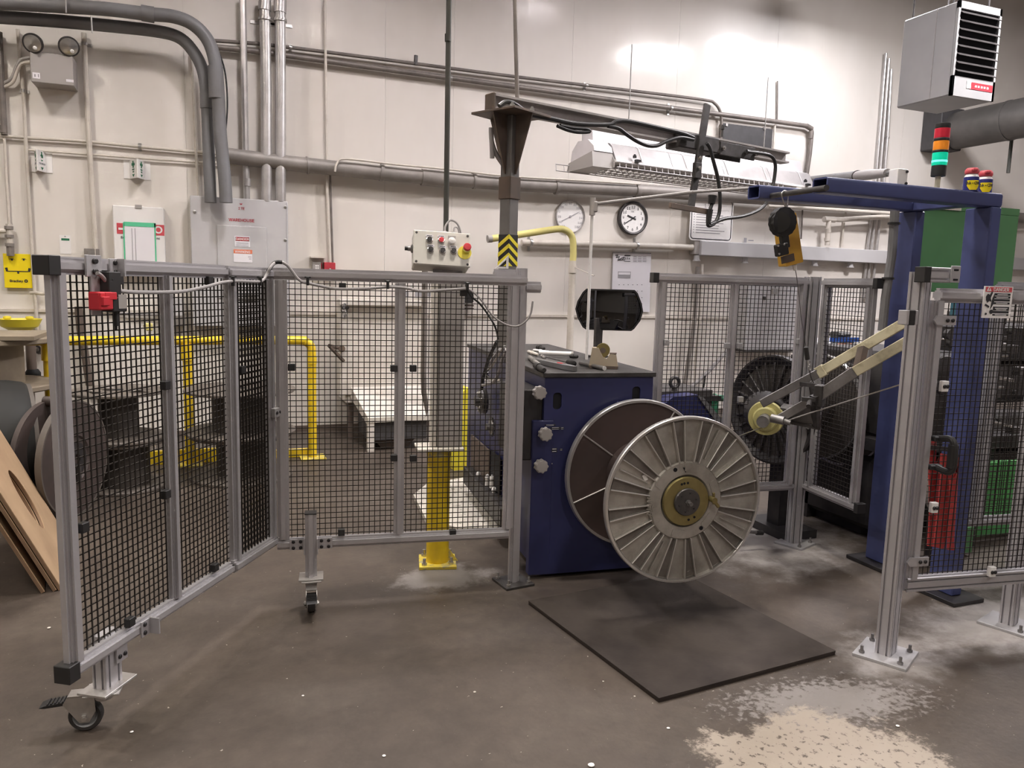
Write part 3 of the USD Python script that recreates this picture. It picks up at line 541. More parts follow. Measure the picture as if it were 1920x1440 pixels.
# calendar
t = Thing('wall_calendar', 'tall white planner calendar hanging from the conduit beside the mirror', 'calendar', wl(1184, 586)); wlx = lambda u, v: wl(u, v, .02)
qd = lambda a, b, c_, d_, o=.02: [wl(*a, o), wl(*b, o), wl(*c_, o), wl(*d_, o)]
t.part('sheet', quad_slab(qd((1150, 473), (1221, 475), (1218, 585), (1146, 584)), .004), 'paper'); t.part('top_binding', quad_slab(qd((1149, 472), (1221, 474), (1221, 476), (1149, 474.5), .026), .006), 'ink_grey')
t.part('handwriting', tube(spline([wl(*q, .024) for q in ((1154, 479), (1159, 478), (1155, 483), (1162, 481), (1158, 488), (1165, 484), (1171, 482), (1166, 487), (1159, 487), (1172, 487))], 3), .0028, 4), 'ink')
t.part('month_heading', plate((1171, 478.4, 1182, 480), .001, .023), 'ink'); t.part('digits', wtext('2 3 4', 1176, 486, .020, .024, bold=True), 'ink'); t.part('underline', cat(quad_slab(qd((1170, 489.5), (1182, 489.8), (1182, 490.5), (1170, 490.2), .022), .001)), 'ink')
t.part('small_month_grid', cat(*[plate((1187 + 9*i, 481 + 3*j, 1194 + 9*i, 482 + 3*j), .001, .021) for i in range(3) for j in range(4)]), 'ink_grey')
t.part('picture_strip', quad_slab(qd((1159, 509), (1183, 509.5), (1182, 522), (1158.5, 521.5), .022), .001), 'ink_grey'); t.part('picture_light', quad_slab(qd((1160, 510.5), (1182, 511), (1181.5, 515.5), (1159.5, 515), .024), .001), 'paper')
t.part('day_rows', cat(*[plate((1160 + 8.5*i, 533 + 12*j, 1162 + 8.5*i, 534.5 + 12*j), .001, .021) for i in range(6) for j in range(4)]), 'ink_grey')
t.part('side_strip', quad_slab(qd((1148.5, 473), (1150, 473), (1146, 586), (1144.6, 586), .022), .003), 'box_grey')
# raceway and its bracket, safety notice board, dark vent
zt, zb = wl(1420, 457, .12)[2], wl(1420, 483.5, .12)[2]
for i, (u0, u1) in enumerate(((1313, 1690), (1868, 1990))):
    t = Thing('wall_raceway', ('long pale grey cable trough on the wall, middle of the photo', 'pale grey cable trough on the wall at the right edge')[i], 'cable trough', (wl(u0, 480, .12)[0], WY, zb), None)
    x0, x1 = wl(u0, 470, .12)[0], wl(u1, 480, .12)[0]; t.part('trough', boxp((x0, WY - .14, zb), (x1, WY, zt), .006), 'panel_grey')
    if i == 0:
        t.part('end_box', boxp((wl(1304, 470, .12)[0], WY - .10, zb + .01), (x0, WY, zt + .02), .004), 'box_grey')
        t.part('conduit_hub', cat(*[cat(cyl(V(x, WY - .07, zb), V(x, WY - .07, zb - .05), .035, n=14), cyl(V(x, WY - .07, zb - .05), V(x, WY - .07, zb - .065), .045, n=8)) for x in (wl(1306, 490, .07)[0], wl(1396, 492, .07)[0], wl(1527, 498, .07)[0], wl(1594, 500, .07)[0])]), 'panel_grey')
        t.part('sticker', cat(plate((1395, 446, 1400, 455), .001, .02), plate((1403, 450, 1413, 452), .001, .02)), 'ink_grey')
t = Thing('safety_notice', 'white rounded notice board with black border and small bulleted lines', 'sign', wl(1335, 450, .06))
def rquad(a, b, c_, d_, off, m=14):
    return [wl(*q, off) for q in (a, b, c_, d_)]
P = [wl(*q, .10) for q in ((1298, 372), (1381, 376), (1374, 454), (1291, 450))]; ex, ey = P[1] - P[0], P[0] - P[3]; w_, h_ = np.linalg.norm(ex), np.linalg.norm(ey)
xr = unit(ex); yr = UP; base = V(P[3][0], WY - .10, min(P[3][2], P[2][2])); h_ = float(max(P[0][2], P[1][2]) - base[2]); w_ = float(P[1][0] - P[3][0]) - .04
rr = lambda w, h, r_, dx=0: sbox(dx + r_, dx + r_, w - dx - r_, h - dx - r_).buffer(r_)
t.part('board', prism(rr(w_, h_, .045), base, XW, YW, .008), 'white'); t.part('border', prism(rr(w_, h_, .04, .015).difference(rr(w_, h_, .03, .024)), base + V(0, -.009, 0), XW, YW, .001), 'ink')
t.part('heading', text('1 5       ll', h_ * .085, base + V(w_ / 2, -.009, h_ * .78), XW, YW, .001, False, True), 'ink_grey'); rl = random.Random(3)
t.part('rule_line', boxp(base + V(w_*.35, -.0095, h_*.73), base + V(w_*.9, -.0085, h_*.735)), 'ink_grey')
for k in range(9):
    z = h_ * (.66 - .06 * k); ln = .78 * (.75 + .25 * rl.random())
    t.part('text_line', cat(boxp(base + V(w_*.14, -.0095, z), base + V(w_*(.14 + ln * .9), -.0085, z + h_*.017)), *([boxp(base + V(w_*.085, -.0095, z), base + V(w_*.105, -.0085, z + h_*.02))] if k else [])), 'ink_grey')
t = Thing('wall_vent', 'dark grey rectangular panel on the wall behind the strip light', 'vent', wl(1400, 285)); t.part('panel', wbox((1353, 236, 1448, 292), .05), 'vent_dark')
for u, v in ((1362, 234), (1433, 241)): t.part('mounting_clip', box(wl(u, v, .05), (.03, .02, .03)), 'zinc')
# wall enclosure behind the fixed fence and conduits feeding it
t = Thing('wall_enclosure', 'tall pale grey electrical enclosure behind the fixed mesh fence', 'enclosure', wl(1448, 655, .1)); t.part('cabinet', wbox((1400, 534, 1502, 656), .22, 0, .006), 'panel_grey'); t.part('door_edge', plate((1420, 538, 1421.2, 652), .001, .221), 'ink_grey'); t.part('latch', cat(plate((1432, 556, 1436, 562), .012, .221), plate((1445, 547, 1455, 549), .002, .221)), 'dark_steel'); t.part('base_lip', wbox((1398, 656, 1504, 660), .24), 'dark_steel')
run('wall_conduit', [(1308, 500), (1302, 600), (1290, 680), (1282, 735)], .024, .12, 'fat_pipe', 'grey upright conduit behind the fixed fence, first from the mirror', smooth_path=4)
run('wall_conduit', [(1317, 495), (1312, 600), (1304, 680), (1302, 738)], .016, .08, 'conduit_paint', 'thin light upright conduit behind the fixed fence')
run('loose_cable', [(1366, 655), (1345, 678), (1325, 700), (1300, 722), (1281, 737)], .022, .30, 'cable_grey', 'thick grey cable slanting down behind the fixed fence', 'cable', smooth_path=4)
run('loose_cable', [(1322, 704), (1320, 722), (1316, 732), (1306, 739), (1302, 733)], .010, .40, 'black_plastic', 'thin black cable loop behind the fixed fence', 'cable', smooth_path=5)

# high bay lamps: deep bell reflectors over the lights, above the picture
for _i, (_p, _w, _c) in enumerate(LAMPS):
    t = Thing('high_bay_lamp', 'deep bell high bay lamp under the ceiling, ' + ('left of the gates', 'over the middle gate', 'behind the viewer', 'behind the viewer, far left', 'behind the viewer, right', 'over the right machinery', 'before the eye wash wall', 'before the electrical panel', 'before the clocks')[_i], 'lamp', (_p[0], _p[1], _p[2] - .3), 'high bay lamps')
    t.part('reflector', lathe([(.30, .34), (.33, .13), (.335, .13), (.31, .345), (.05, .36), (.05, .355), (.30, .34)], (_p[0], _p[1], _p[2] - .32), UP, 36), 'lamp_housing'); t.part('hanger', cyl((_p[0], _p[1], _p[2] + .04), (_p[0], _p[1], Z1), .01, n=8), 'dark_steel')
t = Thing('wall_bay_lamp', 'shallow bell lamp high by the far wall above the heater', 'lamp', WALL_LAMP); t.part('reflector', lathe([(.10, .25), (.26, -.01), (.265, -.01), (.11, .26), (.10, .25)], WALL_LAMP, UP, 36), 'lamp_housing'); t.part('hanger', cyl(V(*WALL_LAMP) + UP * .2, V(WALL_LAMP[0], WALL_LAMP[1], Z1), .01, n=8), 'dark_steel')
# ================================================================ aluminium mesh fences
def slot_profile(w, h, nw=2, nh=2):
    """Cross-section of a slotted aluminium extrusion, w x h, with nw grooves in the faces of width w and nh in those of height h."""
    P = sbox(-w / 2, -h / 2, w / 2, h / 2).buffer(-0.003).buffer(0.003, quad_segs=1); cut = []
    for k in range(nw):
        x = (-0.5 + (k + .5) / nw) * w * (1.06 if nw > 1 else 1)
        for s in (-1, 1): cut += [sbox(x - .0036, s * h / 2 - .009, x + .0036, s * h / 2 + .009), sbox(x - .0016 - .0036, s * h / 2 - s * .0075 - .002, x + .0052, s * h / 2 - s * .0075 + .002)]
    for k in range(nh):
        y = (-0.5 + (k + .5) / nh) * h * (1.06 if nh > 1 else 1)
        for s in (-1, 1): cut += [sbox(s * w / 2 - .009, y - .0036, s * w / 2 + .009, y + .0036)]
    P = P.difference(unary_union(cut)); return max(getattr(P, 'geoms', [P]), key=lambda g: g.area)
PROF = {}
def extrusion(p0, p1, w=.05, h=.05, up=UP, nw=2, nh=2):
    """A slotted bar from p0 to p1; w across, h along up."""
    k = (round(w, 4), round(h, 4), nw, nh)
    if k not in PROF: PROF[k] = slot_profile(w, h, nw, nh)
    p0, p1 = np.asarray(p0, float), np.asarray(p1, float); d = unit(p1 - p0); b = np.asarray(up, float); b = unit(b - d * (b @ d)); a = np.cross(b, d)
    return prism(PROF[k], p0, a, b, float(np.linalg.norm(p1 - p0)))
class Panel:
    """A fence plane: s runs along azimuth az from p0, n points at the viewer's side."""
    def __init__(self, p0, az, side=1):
        self.p0 = V(p0[0], p0[1], 0); self.d = AZ(az); self.n = V(self.d[1], -self.d[0], 0) * side
    def at(self, s, z, o=0.0): return self.p0 + self.d * s + self.n * o + UP * z
    def px(self, u, v, o=0.0):
        p = onp(u, v, self.p0 + self.n * o, self.n); return float((p - self.p0) @ self.d), float(p[2])
    def s(self, u, v, o=0.0): return self.px(u, v, o)[0]
    def R(self):
        k = 1.0 if self.d[0] * -self.n[1] - self.d[1] * -self.n[0] > 0 else -1.0
        return np.column_stack([self.d, -self.n, UP * k])
    def rail(self, s0, s1, z, o=0.0, w=.05, h=.05): return extrusion(self.at(s0, z, o), self.at(s1, z, o), w, h)
    def stile(self, s, z0, z1, o=0.0, w=.05, h=.05): return extrusion(self.at(s, z0, o), self.at(s, z1, o), w, h, self.n)
    def block(self, s, z, o, ws, wz, wo, b=0.0): return box(self.at(s, z, o), (ws, wo, wz), self.R(), b)
    def mesh(self, s0, s1, z0, z1, cell, r=.0016, o=0.0):
        out = []; k = np.arange(0, s1 - s0, cell)
        for q in s0 + k + cell * .5: out.append(box(self.at(q, (z0 + z1) / 2, o + r), (2 * r, 2 * r, z1 - z0), self.R()))
        for q in np.arange(z0 + cell * .55, z1, cell): out.append(box(self.at((s0 + s1) / 2, q, o - r), (s1 - s0, 2 * r, 2 * r), self.R()))
        return cat(*out)
    def clip(self, s, z, o=.012): return self.block(s, z, o, .030, .030, .022, .002)
    def bolts(self, ss, zz, o): return cat(*[screw(self.at(s, z, o), self.n, .0075, .005) for s in ss for z in zz])
CELL = .0243
def caster(t, P, c, head, yaw, name='caster', pedal=True):
    """A braked swivel caster under the point head; its wheel stands on the floor at c."""
    f = AZ(yaw); s = V(f[1], -f[0], 0); r = c[2]; cst = t.part(name, cat(box(head + UP * -.004, (.105, .085, .006), np.column_stack([f, -s, UP]), .001), lathe([(.026, -.03), (.03, -.012), (.026, -.004), (0, -.004)], head, UP, 20)), 'galvanized')
    fk = []
    for k in (-1, 1):
        out = Polygon([(-.030, head[2] - r - .022), (.046, head[2] - r - .022), (.060, head[2] - r - .045), (.014, -.016), (-.014, -.016), (-.034, .02)])
        fk.append(prism(out, c + s * k * .022 - (s * .0015), f, UP, .003))
    fk.append(boxp((-.001,) * 3, (.001,) * 3)); fk[-1] = box(V(c[0], c[1], head[2] - .022) + f * .008, (.076, .047, .004), np.column_stack([f, -s, UP]))
    t.part('fork', cat(*fk), 'zinc', parent=cst)
    w = t.part('tyre', lathe([(r * .72, -.015), (r * .93, -.016), (r, -.010), (r, .010), (r * .93, .016), (r * .72, .015)], c, s, 36), 'rubber', parent=cst)
    t.part('wheel', lathe([(0, -.017), (r * .2, -.017), (r * .25, -.012), (r * .6, -.009), (r * .72, -.016), (r * .72, .016), (r * .6, .009), (r * .25, .012), (r * .2, .017), (0, .017)], c, s, 36), 'caster_grey', parent=cst)
    t.part('axle_nut', cat(hexa(c + s * .024, s, .011, .006), hexa(c - s * .024, -s, .011, .006)), 'silver', parent=cst)
    if pedal:
        p = V(c[0], c[1], head[2] - .034)
        t.part('brake_pedal', cat(prism(Polygon([(.035, -.002), (.112, -.010), (.128, -.016), (.112, -.018), (.05, -.014)]), p - s * .022, f, UP, .044), *[box(p + f * (.06 + .011 * k) + UP * (-.003 - .001 * k), (.004, .04, .003), np.column_stack([f, -s, UP])) for k in range(5)]), 'black_plastic', parent=cst)
# ---------------------------------------------------------------- middle gate leaf
post_c = onz(965, 1096)
door = Panel((1.326, 3.283, 0), 98.4)
top, bot = 1.463, .280
dl, dr = door.s(515, 760), door.s(959, 760)
t = Thing('mesh_gate', 'middle mesh gate leaf on one caster, facing the viewer before the yellow bollard', 'gate', door.at((dl + dr) / 2, 0), 'guard gate leaves')
t.part('top_rail', door.rail(dl - .004, dr + .055, top + .006), 'aluminium'); t.part('bottom_rail', door.rail(dl + .004, dr, bot), 'aluminium')
sl, sm, sr = door.s(529, 760), door.s(749, 760), door.s(957, 760)
t.part('stile', door.stile(sl, bot + .025, top - .02), 'aluminium'); t.part('stile', door.stile(sr, bot + .025, top - .02), 'aluminium'); t.part('mullion', door.stile(sm, bot + .025, top - .02, 0, .046, .04), 'aluminium')
t.part('mesh_panel', door.mesh(sl + .022, sm - .02, bot + .02, top - .015, CELL, o=-.008), 'black_wire'); t.part('mesh_panel', door.mesh(sm + .02, sr - .022, bot + .02, top - .015, CELL, o=-.008), 'black_wire')
for u, v in ((547, 688), (738, 690), (774, 690), (738, 857), (774, 858), (642, 537), (848, 997), (640, 996), (868, 549)):
    s, z = door.px(u, v); t.part('mesh_clip', door.clip(s, z), 'black_plastic')
ls = door.s(583, 1015, .055)
lz0 = .140
t.part('caster_leg', door.stile(ls, lz0 + .004, door.px(583, 962, .05)[1], .052), 'aluminium'); t.part('leg_cap', door.block(ls, door.px(583, 962, .05)[1] + .003, .052, .051, .006, .051, .001), 'black_plastic')
for sg in (-1, 1):
    b = t.part('corner_bracket', door.block(ls + sg * .058, bot + .002, .028, .068, .05, .005, .001), 'aluminium'); t.part('bracket_tab', door.block(ls + sg * .028, bot + .002, .05, .005, .07, .045), 'aluminium', parent=b)
    t.part('bolt', door.bolts([ls + sg * .045, ls + sg * .076], [bot - .013, bot + .015], .031), 'bolt_black', parent=b)
t.part('foot_plate', door.block(ls, lz0, .052, .105, .008, .095, .001), 'galvanized')
caster(t, door, V(*(onz(584, 1146)[:2]), .038), door.at(ls, lz0 - .004, .052), 186)
# ---------------------------------------------------------------- left wing leaf
wing = Panel(door.at(dl - .022, 0), 32.5)
wtop, wbot = 1.469, .296
w0, wend = wing.s(99, 500), wing.s(505, 760)
wj = wing.s(426, 760)
t = Thing('mesh_gate', 'left mesh gate leaf angled towards the viewer, with red interlock and big caster', 'gate', wing.at((w0 + wend) / 2, 0), 'guard gate leaves')
t.part('top_rail', wing.rail(w0, wj - .012, wtop), 'aluminium'); t.part('top_rail', wing.rail(wj - .006, wend + .012, wtop - .002, .012), 'aluminium'); t.part('bottom_rail', wing.rail(w0, wj - .01, wbot), 'aluminium'); t.part('bottom_rail', wing.rail(wj - .006, wend + .012, wbot + .004, .012), 'aluminium')
t.part('end_cap', wing.block(w0 - .022, wtop, 0, .044, .054, .054, .002), 'black_plastic'); t.part('end_cap', wing.block(w0 - .022, wbot, 0, .044, .054, .054, .002), 'black_plastic')
for v_, z_ in ((0, wtop), (0, wbot + .004)): t.part('rail_end_bolt', screw(wing.at(wj - .010, z_, .012), -wing.d, .011, .004), 'bolt_black')
st = [wing.s(117, 800) , wing.s(318, 800), wing.s(434, 800), wing.s(502, 800)]
t.part('stile', wing.stile(st[0], wbot + .02, wtop - .02, 0, .058, .05), 'aluminium'); t.part('mullion', wing.stile(st[1], wbot + .02, wtop - .02, 0, .046, .045), 'aluminium')
t.part('mullion', wing.stile(st[2], wbot + .02, wtop - .02, .004, .05, .05), 'aluminium'); t.part('stile', wing.stile(st[3], wbot + .02, wtop - .02, .01, .046, .046), 'aluminium')
for a, b in ((st[0] + .026, st[1] - .02), (st[1] + .02, st[2] - .02)): t.part('mesh_panel', wing.mesh(a, b, wbot + .02, wtop - .02, CELL, .0018, o=-.008), 'black_wire')
t.part('mesh_panel', cat(wing.mesh(st[2] + .02, st[3] - .018, wbot + .02, wtop - .02, CELL, .0022, o=-.014), wing.mesh(st[2] + .032, st[3] - .018, wbot + .03, wtop - .02, CELL, .0022, o=.010)), 'black_wire', label='double layer of black mesh')
for u, v in ((304, 722), (305, 926), (149, 988), (397, 1063), (237, 1165), (386, 526), (214, 524), (448, 693)):
    s, z = wing.px(u, v); t.part('mesh_clip', wing.clip(s, z), 'black_plastic')
def wplate(px_l, px_r, v, zc, wz, name, o=.028, t_=t):
    a, b = wing.s(px_l, v), wing.s(px_r, v); q = t_.part(name, wing.block((a + b) / 2, zc, o, b - a, wz, .006, .001), 'aluminium')
    return a, b, q
a, b, q = wplate(189, 206, 505, wtop, .052, 'corner_bracket'); t.part('bolt', wing.bolts([a + .022], [wtop - .014, wtop + .014], .031), 'bolt_black', parent=q); t.part('bracket_tab', wing.block(b - .003, wtop, .04, .006, .052, .03), 'aluminium', parent=q)
a, b, q = wplate(250, 268, 1178, wbot, .054, 'corner_bracket'); t.part('bolt', wing.bolts([a + .015], [wbot - .014, wbot + .014], .031), 'bolt_black', parent=q); t.part('bracket_tab', wing.block(b - .003, wbot, .045, .006, .054, .04), 'aluminium', parent=q)
cs, _ = wing.px(200, 1290, -.045); cz = .149
t.part('caster_leg', wing.stile(cs - .012, cz + .004, wbot + .03, -.030, .078, .05), 'aluminium'); t.part('leg_plate', wing.block(cs + .018, wbot - .052, .0, .05, .05, .006), 'aluminium'); t.part('bolt', wing.bolts([cs + .006, cs + .030], [wbot - .058], .003), 'bolt_black')
t.part('foot_plate', wing.block(cs - .012, cz, -.030, .15, .008, .10, .001), 'galvanized')
caster(t, wing, V(*(onz(163, 1366)[:2]), .050), wing.at(cs - .03, cz - .004, -.030), 277)
hinge = t.part('hinge', cat(*[door.block(dl - .016, z, .012, .014, .10, .02, .002) for z in (.40, .86, 1.36)]), 'black_plastic')
s, z = wing.px(502, 772); t.part('latch_block', wing.block(s, z, .04, .055, .04, .02, .002), 'dull_aluminium'); t.part('bolt', wing.bolts([s - .014, s + .014], [z], .05), 'bolt_black')
# interlock switch
a, b = wing.s(145, 530), wing.s(179, 530); z0 = wing.px(160, 545)[1]
t = Thing('interlock_switch', 'red and black safety interlock switch bolted to the wing gate top rail', 'switch', wing.at((a + b) / 2, z0, .04))
a, b = wing.s(143, 505), wing.s(172, 505); q = t.part('mounting_plate', cat(wing.block((a + b) / 2, wtop + .002, .03, b - a, .062, .007, .001), wing.block((a + b) / 2 + .004, wtop - .075, .03, (b - a) * .62, .13, .007, .001)), 'dull_aluminium')
t.part('bolt', wing.bolts([a + .03, b - .024], [wtop - .014, wtop + .016], .034), 'bolt_black', parent=q)
s0, s1 = wing.s(144, 563), wing.s(171, 563); zt_, zb_ = wing.px(158, 546)[1], wing.px(158, 580)[1]
t.part('actuator', cat(wing.block((s0 + s1) / 2, (zt_ + zb_) / 2, .055, s1 - s0, zt_ - zb_, .04, .004), wing.block((s0 + s1) / 2 - .01, (zt_ + zb_) / 2, .078, (s1 - s0) * .5, (zt_ - zb_) * .5, .01, .002), wing.block(s1 - .01, zt_ - .012, .055, .05, .022, .042, .002)), 'red_plastic')
s2, s3 = wing.s(172, 560), wing.s(200, 560); zz = wing.px(180, 518)[1], wing.px(190, 580)[1]
t.part('switch_head', wing.block(wing.s(181, 530), (zz[0] + zt_) / 2, .045, .055, zz[0] - zt_ + .03, .035, .003), 'black_plastic'); t.part('switch_body', wing.block((s2 + s3) / 2, (zt_ - .02 + zz[1]) / 2, .05, s3 - s2, zt_ - zz[1] - .01, .04, .003), 'black_plastic')
t.part('rating_label', wing.block(wing.s(191, 565), wing.px(191, 564)[1], .0705, .036, .042, .001), 'box_grey')
t.part('key_tab', wing.block(wing.s(190, 593), wing.px(190, 593)[1], .05, .012, .055, .012, .002), 'black_plastic'); t.part('lead', tube([wing.at(wing.s(195, 582), wing.px(195, 582)[1], .05), wing.at(wing.s(201, 600), wing.px(201, 600)[1], .03), wing.at(wing.s(207, 618), wing.px(207, 618)[1], .02)], .004, 6), 'black_plastic')
# grey cable strung along the gates
wp = lambda u, v, o=.05: wing.at(*wing.px(u, v, o), o); dp = lambda u, v, o=.045: door.at(*door.px(u, v, o), o)
t = Thing('control_cable', 'grey control cable tied along the top rails of the two gate leaves', 'cable', dp(640, 541))
t.part('cable', tube(spline([wp(182, 512), wp(190, 517), wp(203, 532), wp(213, 541), wp(228, 546), wp(260, 548), wp(310, 548), wp(345, 546), wp(385, 538), wp(415, 530), wp(440, 527), wp(470, 528), wp(490, 527), wp(500, 515), wp(507, 501, .06), dp(515, 493), dp(525, 491), dp(538, 497), dp(548, 509), dp(557, 521), dp(566, 528), dp(577, 531), dp(600, 536), dp(625, 541), dp(650, 542), dp(690, 541), dp(727, 538), dp(760, 540), dp(790, 546), dp(830, 544), dp(876, 541)], 4), .0062, 8), 'cable_grey')
t.part('cable', tube(spline([dp(876, 541), dp(890, 550), dp(905, 566), dp(922, 590), dp(945, 607), dp(968, 612), dp(985, 603), dp(995, 588), dp(999, 565)], 5), .0045, 8), 'cable_grey')
t.part('dark_lead', tube(spline([dp(876, 543), dp(884, 556), dp(900, 570), dp(915, 590), dp(928, 612), door.at(*door.px(934, 635, -.1), -.1)], 5), .0045, 8), 'black_plastic')
t.part('sleeve', tube(spline([wp(503, 508), dp(512, 495), dp(520, 491.5), dp(529, 492)], 4), .0085, 8), 'black_plastic')
for q in (wp(204, 534), wp(437, 527), wp(488, 527), dp(577, 527), dp(727, 534), dp(876, 537)):
    t.part('cable_tie', cat(box(q, (.012, .02, .036), door.R(), .002), box(q + UP * .016, (.026, .012, .006), door.R(), .001)), 'black_plastic')
# gate post
def base_plate(t, c, az, w, m, bolts, bm='zinc', th=.012, hole=.36):
    R = frame(az=az); t.part('base_plate', box(V(c[0], c[1], th / 2), (w, w, th), R, .001), m)
    for sx, sy in bolts: t.part('anchor_bolt', cat(hexa(V(c[0], c[1], th) + R @ V(sx * w * hole, sy * w * hole, 0), UP, .011, .010), cyl(V(c[0], c[1], th) + R @ V(sx * w * hole, sy * w * hole, 0), V(c[0], c[1], th + .03) + R @ V(sx * w * hole, sy * w * hole, 0), .006, n=8)), bm)
ALL4 = [(-1, -1), (1, -1), (1, 1), (-1, 1)]
c = onz(962, 1093); gp = Panel(c, 98.4)
t = Thing('fence_post', 'aluminium gate post beside the blue machine, on a dark bolted plate', 'post', V(c[0], c[1], 0), 'fence posts')
zt_ = gp.px(974, 503)[1]; t.part('upright', gp.stile(0, .012, zt_, 0, .052, .052), 'aluminium'); base_plate(t, c, 83, .155, 'dark_steel', ALL4)
z = gp.px(975, 538)[1]; t.part('side_stub', extrusion(gp.at(.02, z, .0), gp.at(.092, z, .0), .05, .052), 'aluminium'); t.part('stub_bolt', cat(screw(gp.at(.092, z, 0), gp.d, .009, .003), screw(gp.at(.092, z - .018, .0), gp.d, .005, .003)), 'bolt_black')
s = gp.s(928, 513); z = gp.px(945, 514)[1]; t.part('top_stub', extrusion(gp.at(s, z, -.02), gp.at(-.026, z, -.02), .05, .045), 'aluminium'); t.part('stub_foot', gp.block((s - .026) / 2, z - .028, -.02, .07, .012, .05, .002), 'dark_steel')
t.part('gusset', prism(Polygon([(0, 0), (.062, .062), (.062, .0), (.052, .0), (.052, .042), (.016, .008), (.05, .008), (.05, 0)]), gp.at(s, z + .025, .0), gp.d, UP, .006), 'white')
# ---------------------------------------------------------------- fixed fence behind the reel
fpz = onz(1490, 1020); fixed = Panel(fpz, 97.0)
ftop, fbot = 1.527, .352; fl = fixed.s(1240, 560)
t = Thing('mesh_fence', 'fixed mesh fence behind the aluminium reel, with a corner post', 'fence', fixed.at(fl / 2, 0), 'fixed guard fences')
t.part('top_rail', fixed.rail(fl - .03, -.05, ftop - .022), 'aluminium'); t.part('end_cap', fixed.block(fl - .045, ftop - .022, 0, .032, .052, .052, .002), 'black_plastic'); t.part('bottom_rail', fixed.rail(fl - .03, -.05, fbot), 'aluminium')
m1 = fixed.s(1374, 600); t.part('stile', fixed.stile(fl, fbot + .02, ftop - .045), 'aluminium'); t.part('mullion', fixed.stile(m1, fbot + .02, ftop - .045, 0, .046, .04), 'aluminium'); t.part('stile', fixed.stile(-.075, fbot - .0, ftop - .03), 'aluminium')
t.part('mesh_panel', fixed.mesh(fl + .02, m1 - .02, fbot + .02, ftop - .04, CELL, .0014, -.008), 'black_wire'); t.part('mesh_panel', fixed.mesh(m1 + .02, -.095, fbot + .02, ftop - .04, CELL, .0014, -.008), 'black_wire')
t.part('corner_post', fixed.stile(-.005, .012, ftop + .008, -.01, .075, .06), 'dull_aluminium'); base_plate(t, fpz, 70, .17, 'dull_aluminium', [(-1, -1), (1, -1), (1, 1)], 'steel')
for u, v in ((1247, 642), (1361, 648), (1384, 648), (1386, 748), (1450, 546), (1495, 640)):
    s, z = fixed.px(u, v); t.part('mesh_clip', fixed.clip(s, z), 'dull_aluminium')
ret = Panel(fixed.at(.03, 0, .02), 187.0, -1); rl_ = ret.s(1622, 700)
t = Thing('mesh_fence', 'short mesh return panel of the fixed fence, left of the blue column', 'fence', ret.at(rl_ / 2, 0), 'fixed guard fences')
t.part('top_rail', ret.rail(.03, rl_ + .03, ftop - .024), 'dull_aluminium'); t.part('end_cap', ret.block(rl_ + .045, ftop - .024, 0, .03, .052, .052, .002), 'black_plastic'); t.part('bottom_rail', ret.rail(.0, rl_ + .03, fbot), 'aluminium'); t.part('end_cap', ret.block(rl_ + .045, fbot, 0, .03, .052, .052, .002), 'black_plastic')
t.part('stile', ret.stile(.05, fbot, ftop - .03, 0, .05, .05), 'dull_aluminium'); t.part('stile', ret.stile(rl_, fbot + .02, ftop - .045), 'dull_aluminium'); t.part('mesh_panel', ret.mesh(.07, rl_ - .02, fbot + .02, ftop - .04, CELL, .0014, -.008), 'black_wire')
for z_ in (.52, 1.02): t.part('latch_tab', ret.block(rl_ - .032, z_, .01, .03, .04, .02, .002), 'dull_aluminium')
# ---------------------------------------------------------------- right front post and gate
c = onz(1660, 1228); rp = Panel(c, 96)
t = Thing('fence_post', 'tall aluminium post in front of the right gate, dusty plate', 'post', V(c[0], c[1], 0), 'fence posts')
zt_ = atz = rp.px(1722, 510)[1]; R_ = Panel(c, 68); t.part('upright', R_.stile(0, .012, zt_, 0, .075, .06), 'aluminium'); base_plate(t, c, 62, .20, 'dull_aluminium', ALL4, 'steel')
z = rp.px(1745, 516)[1]; t.part('top_stub', extrusion(rp.at(-.02, z, .045), rp.at(.075, z, .045), .05, .056), 'aluminium'); t.part('stub_cap', rp.block(-.034, z, .045, .03, .058, .052, .002), 'black_plastic'); t.part('slotted_plate', rp.block(.085, z + .004, .075, .042, .062, .006, .001), 'aluminium'); t.part('slot', cat(*[rp.block(.085, z + k, .0785, .02, .007, .002) for k in (-.016, .02)]), 'slot_black')
s, z = rp.px(1698, 595, .05); t.part('latch_block', rp.block(s + .004, z, .06, .03, .056, .04, .003), 'black_plastic'); t.part('latch_plate', rp.block(s - .018, z, .06, .012, .054, .045, .002), 'aluminium'); t.part('latch_plate', rp.block(s + .026, z, .062, .014, .054, .03, .002), 'aluminium')
rg = Panel(rp.at(.075, 0, .0), 98.4); rgt, rgb_ = 1.452, .298
g0 = rg.s(1755, 540); 
t = Thing('mesh_gate', 'right mesh gate leaf carrying the danger sign, at the edge of the photo', 'gate', rg.at(.6, 0), 'guard gate leaves')
ge = g0 + 1.25
t.part('top_rail', rg.rail(g0 + .01, ge, rgt, .0, .05, .055), 'aluminium'); t.part('bottom_rail', rg.rail(g0 - .02, ge, rgb_, .0, .05, .058), 'aluminium'); t.part('stile', rg.stile(rg.s(1733, 800), rgb_ + .02, rgt - .02, 0, .058, .055), 'aluminium'); t.part('stile', rg.stile(ge - .03, rgb_ + .02, rgt - .02), 'aluminium')
ms = rg.s(1733, 800) + .028; t.part('mesh_panel', rg.mesh(ms, ge - .05, rgb_ + .02, rgt - .02, CELL, .0013, -.008), 'black_wire')
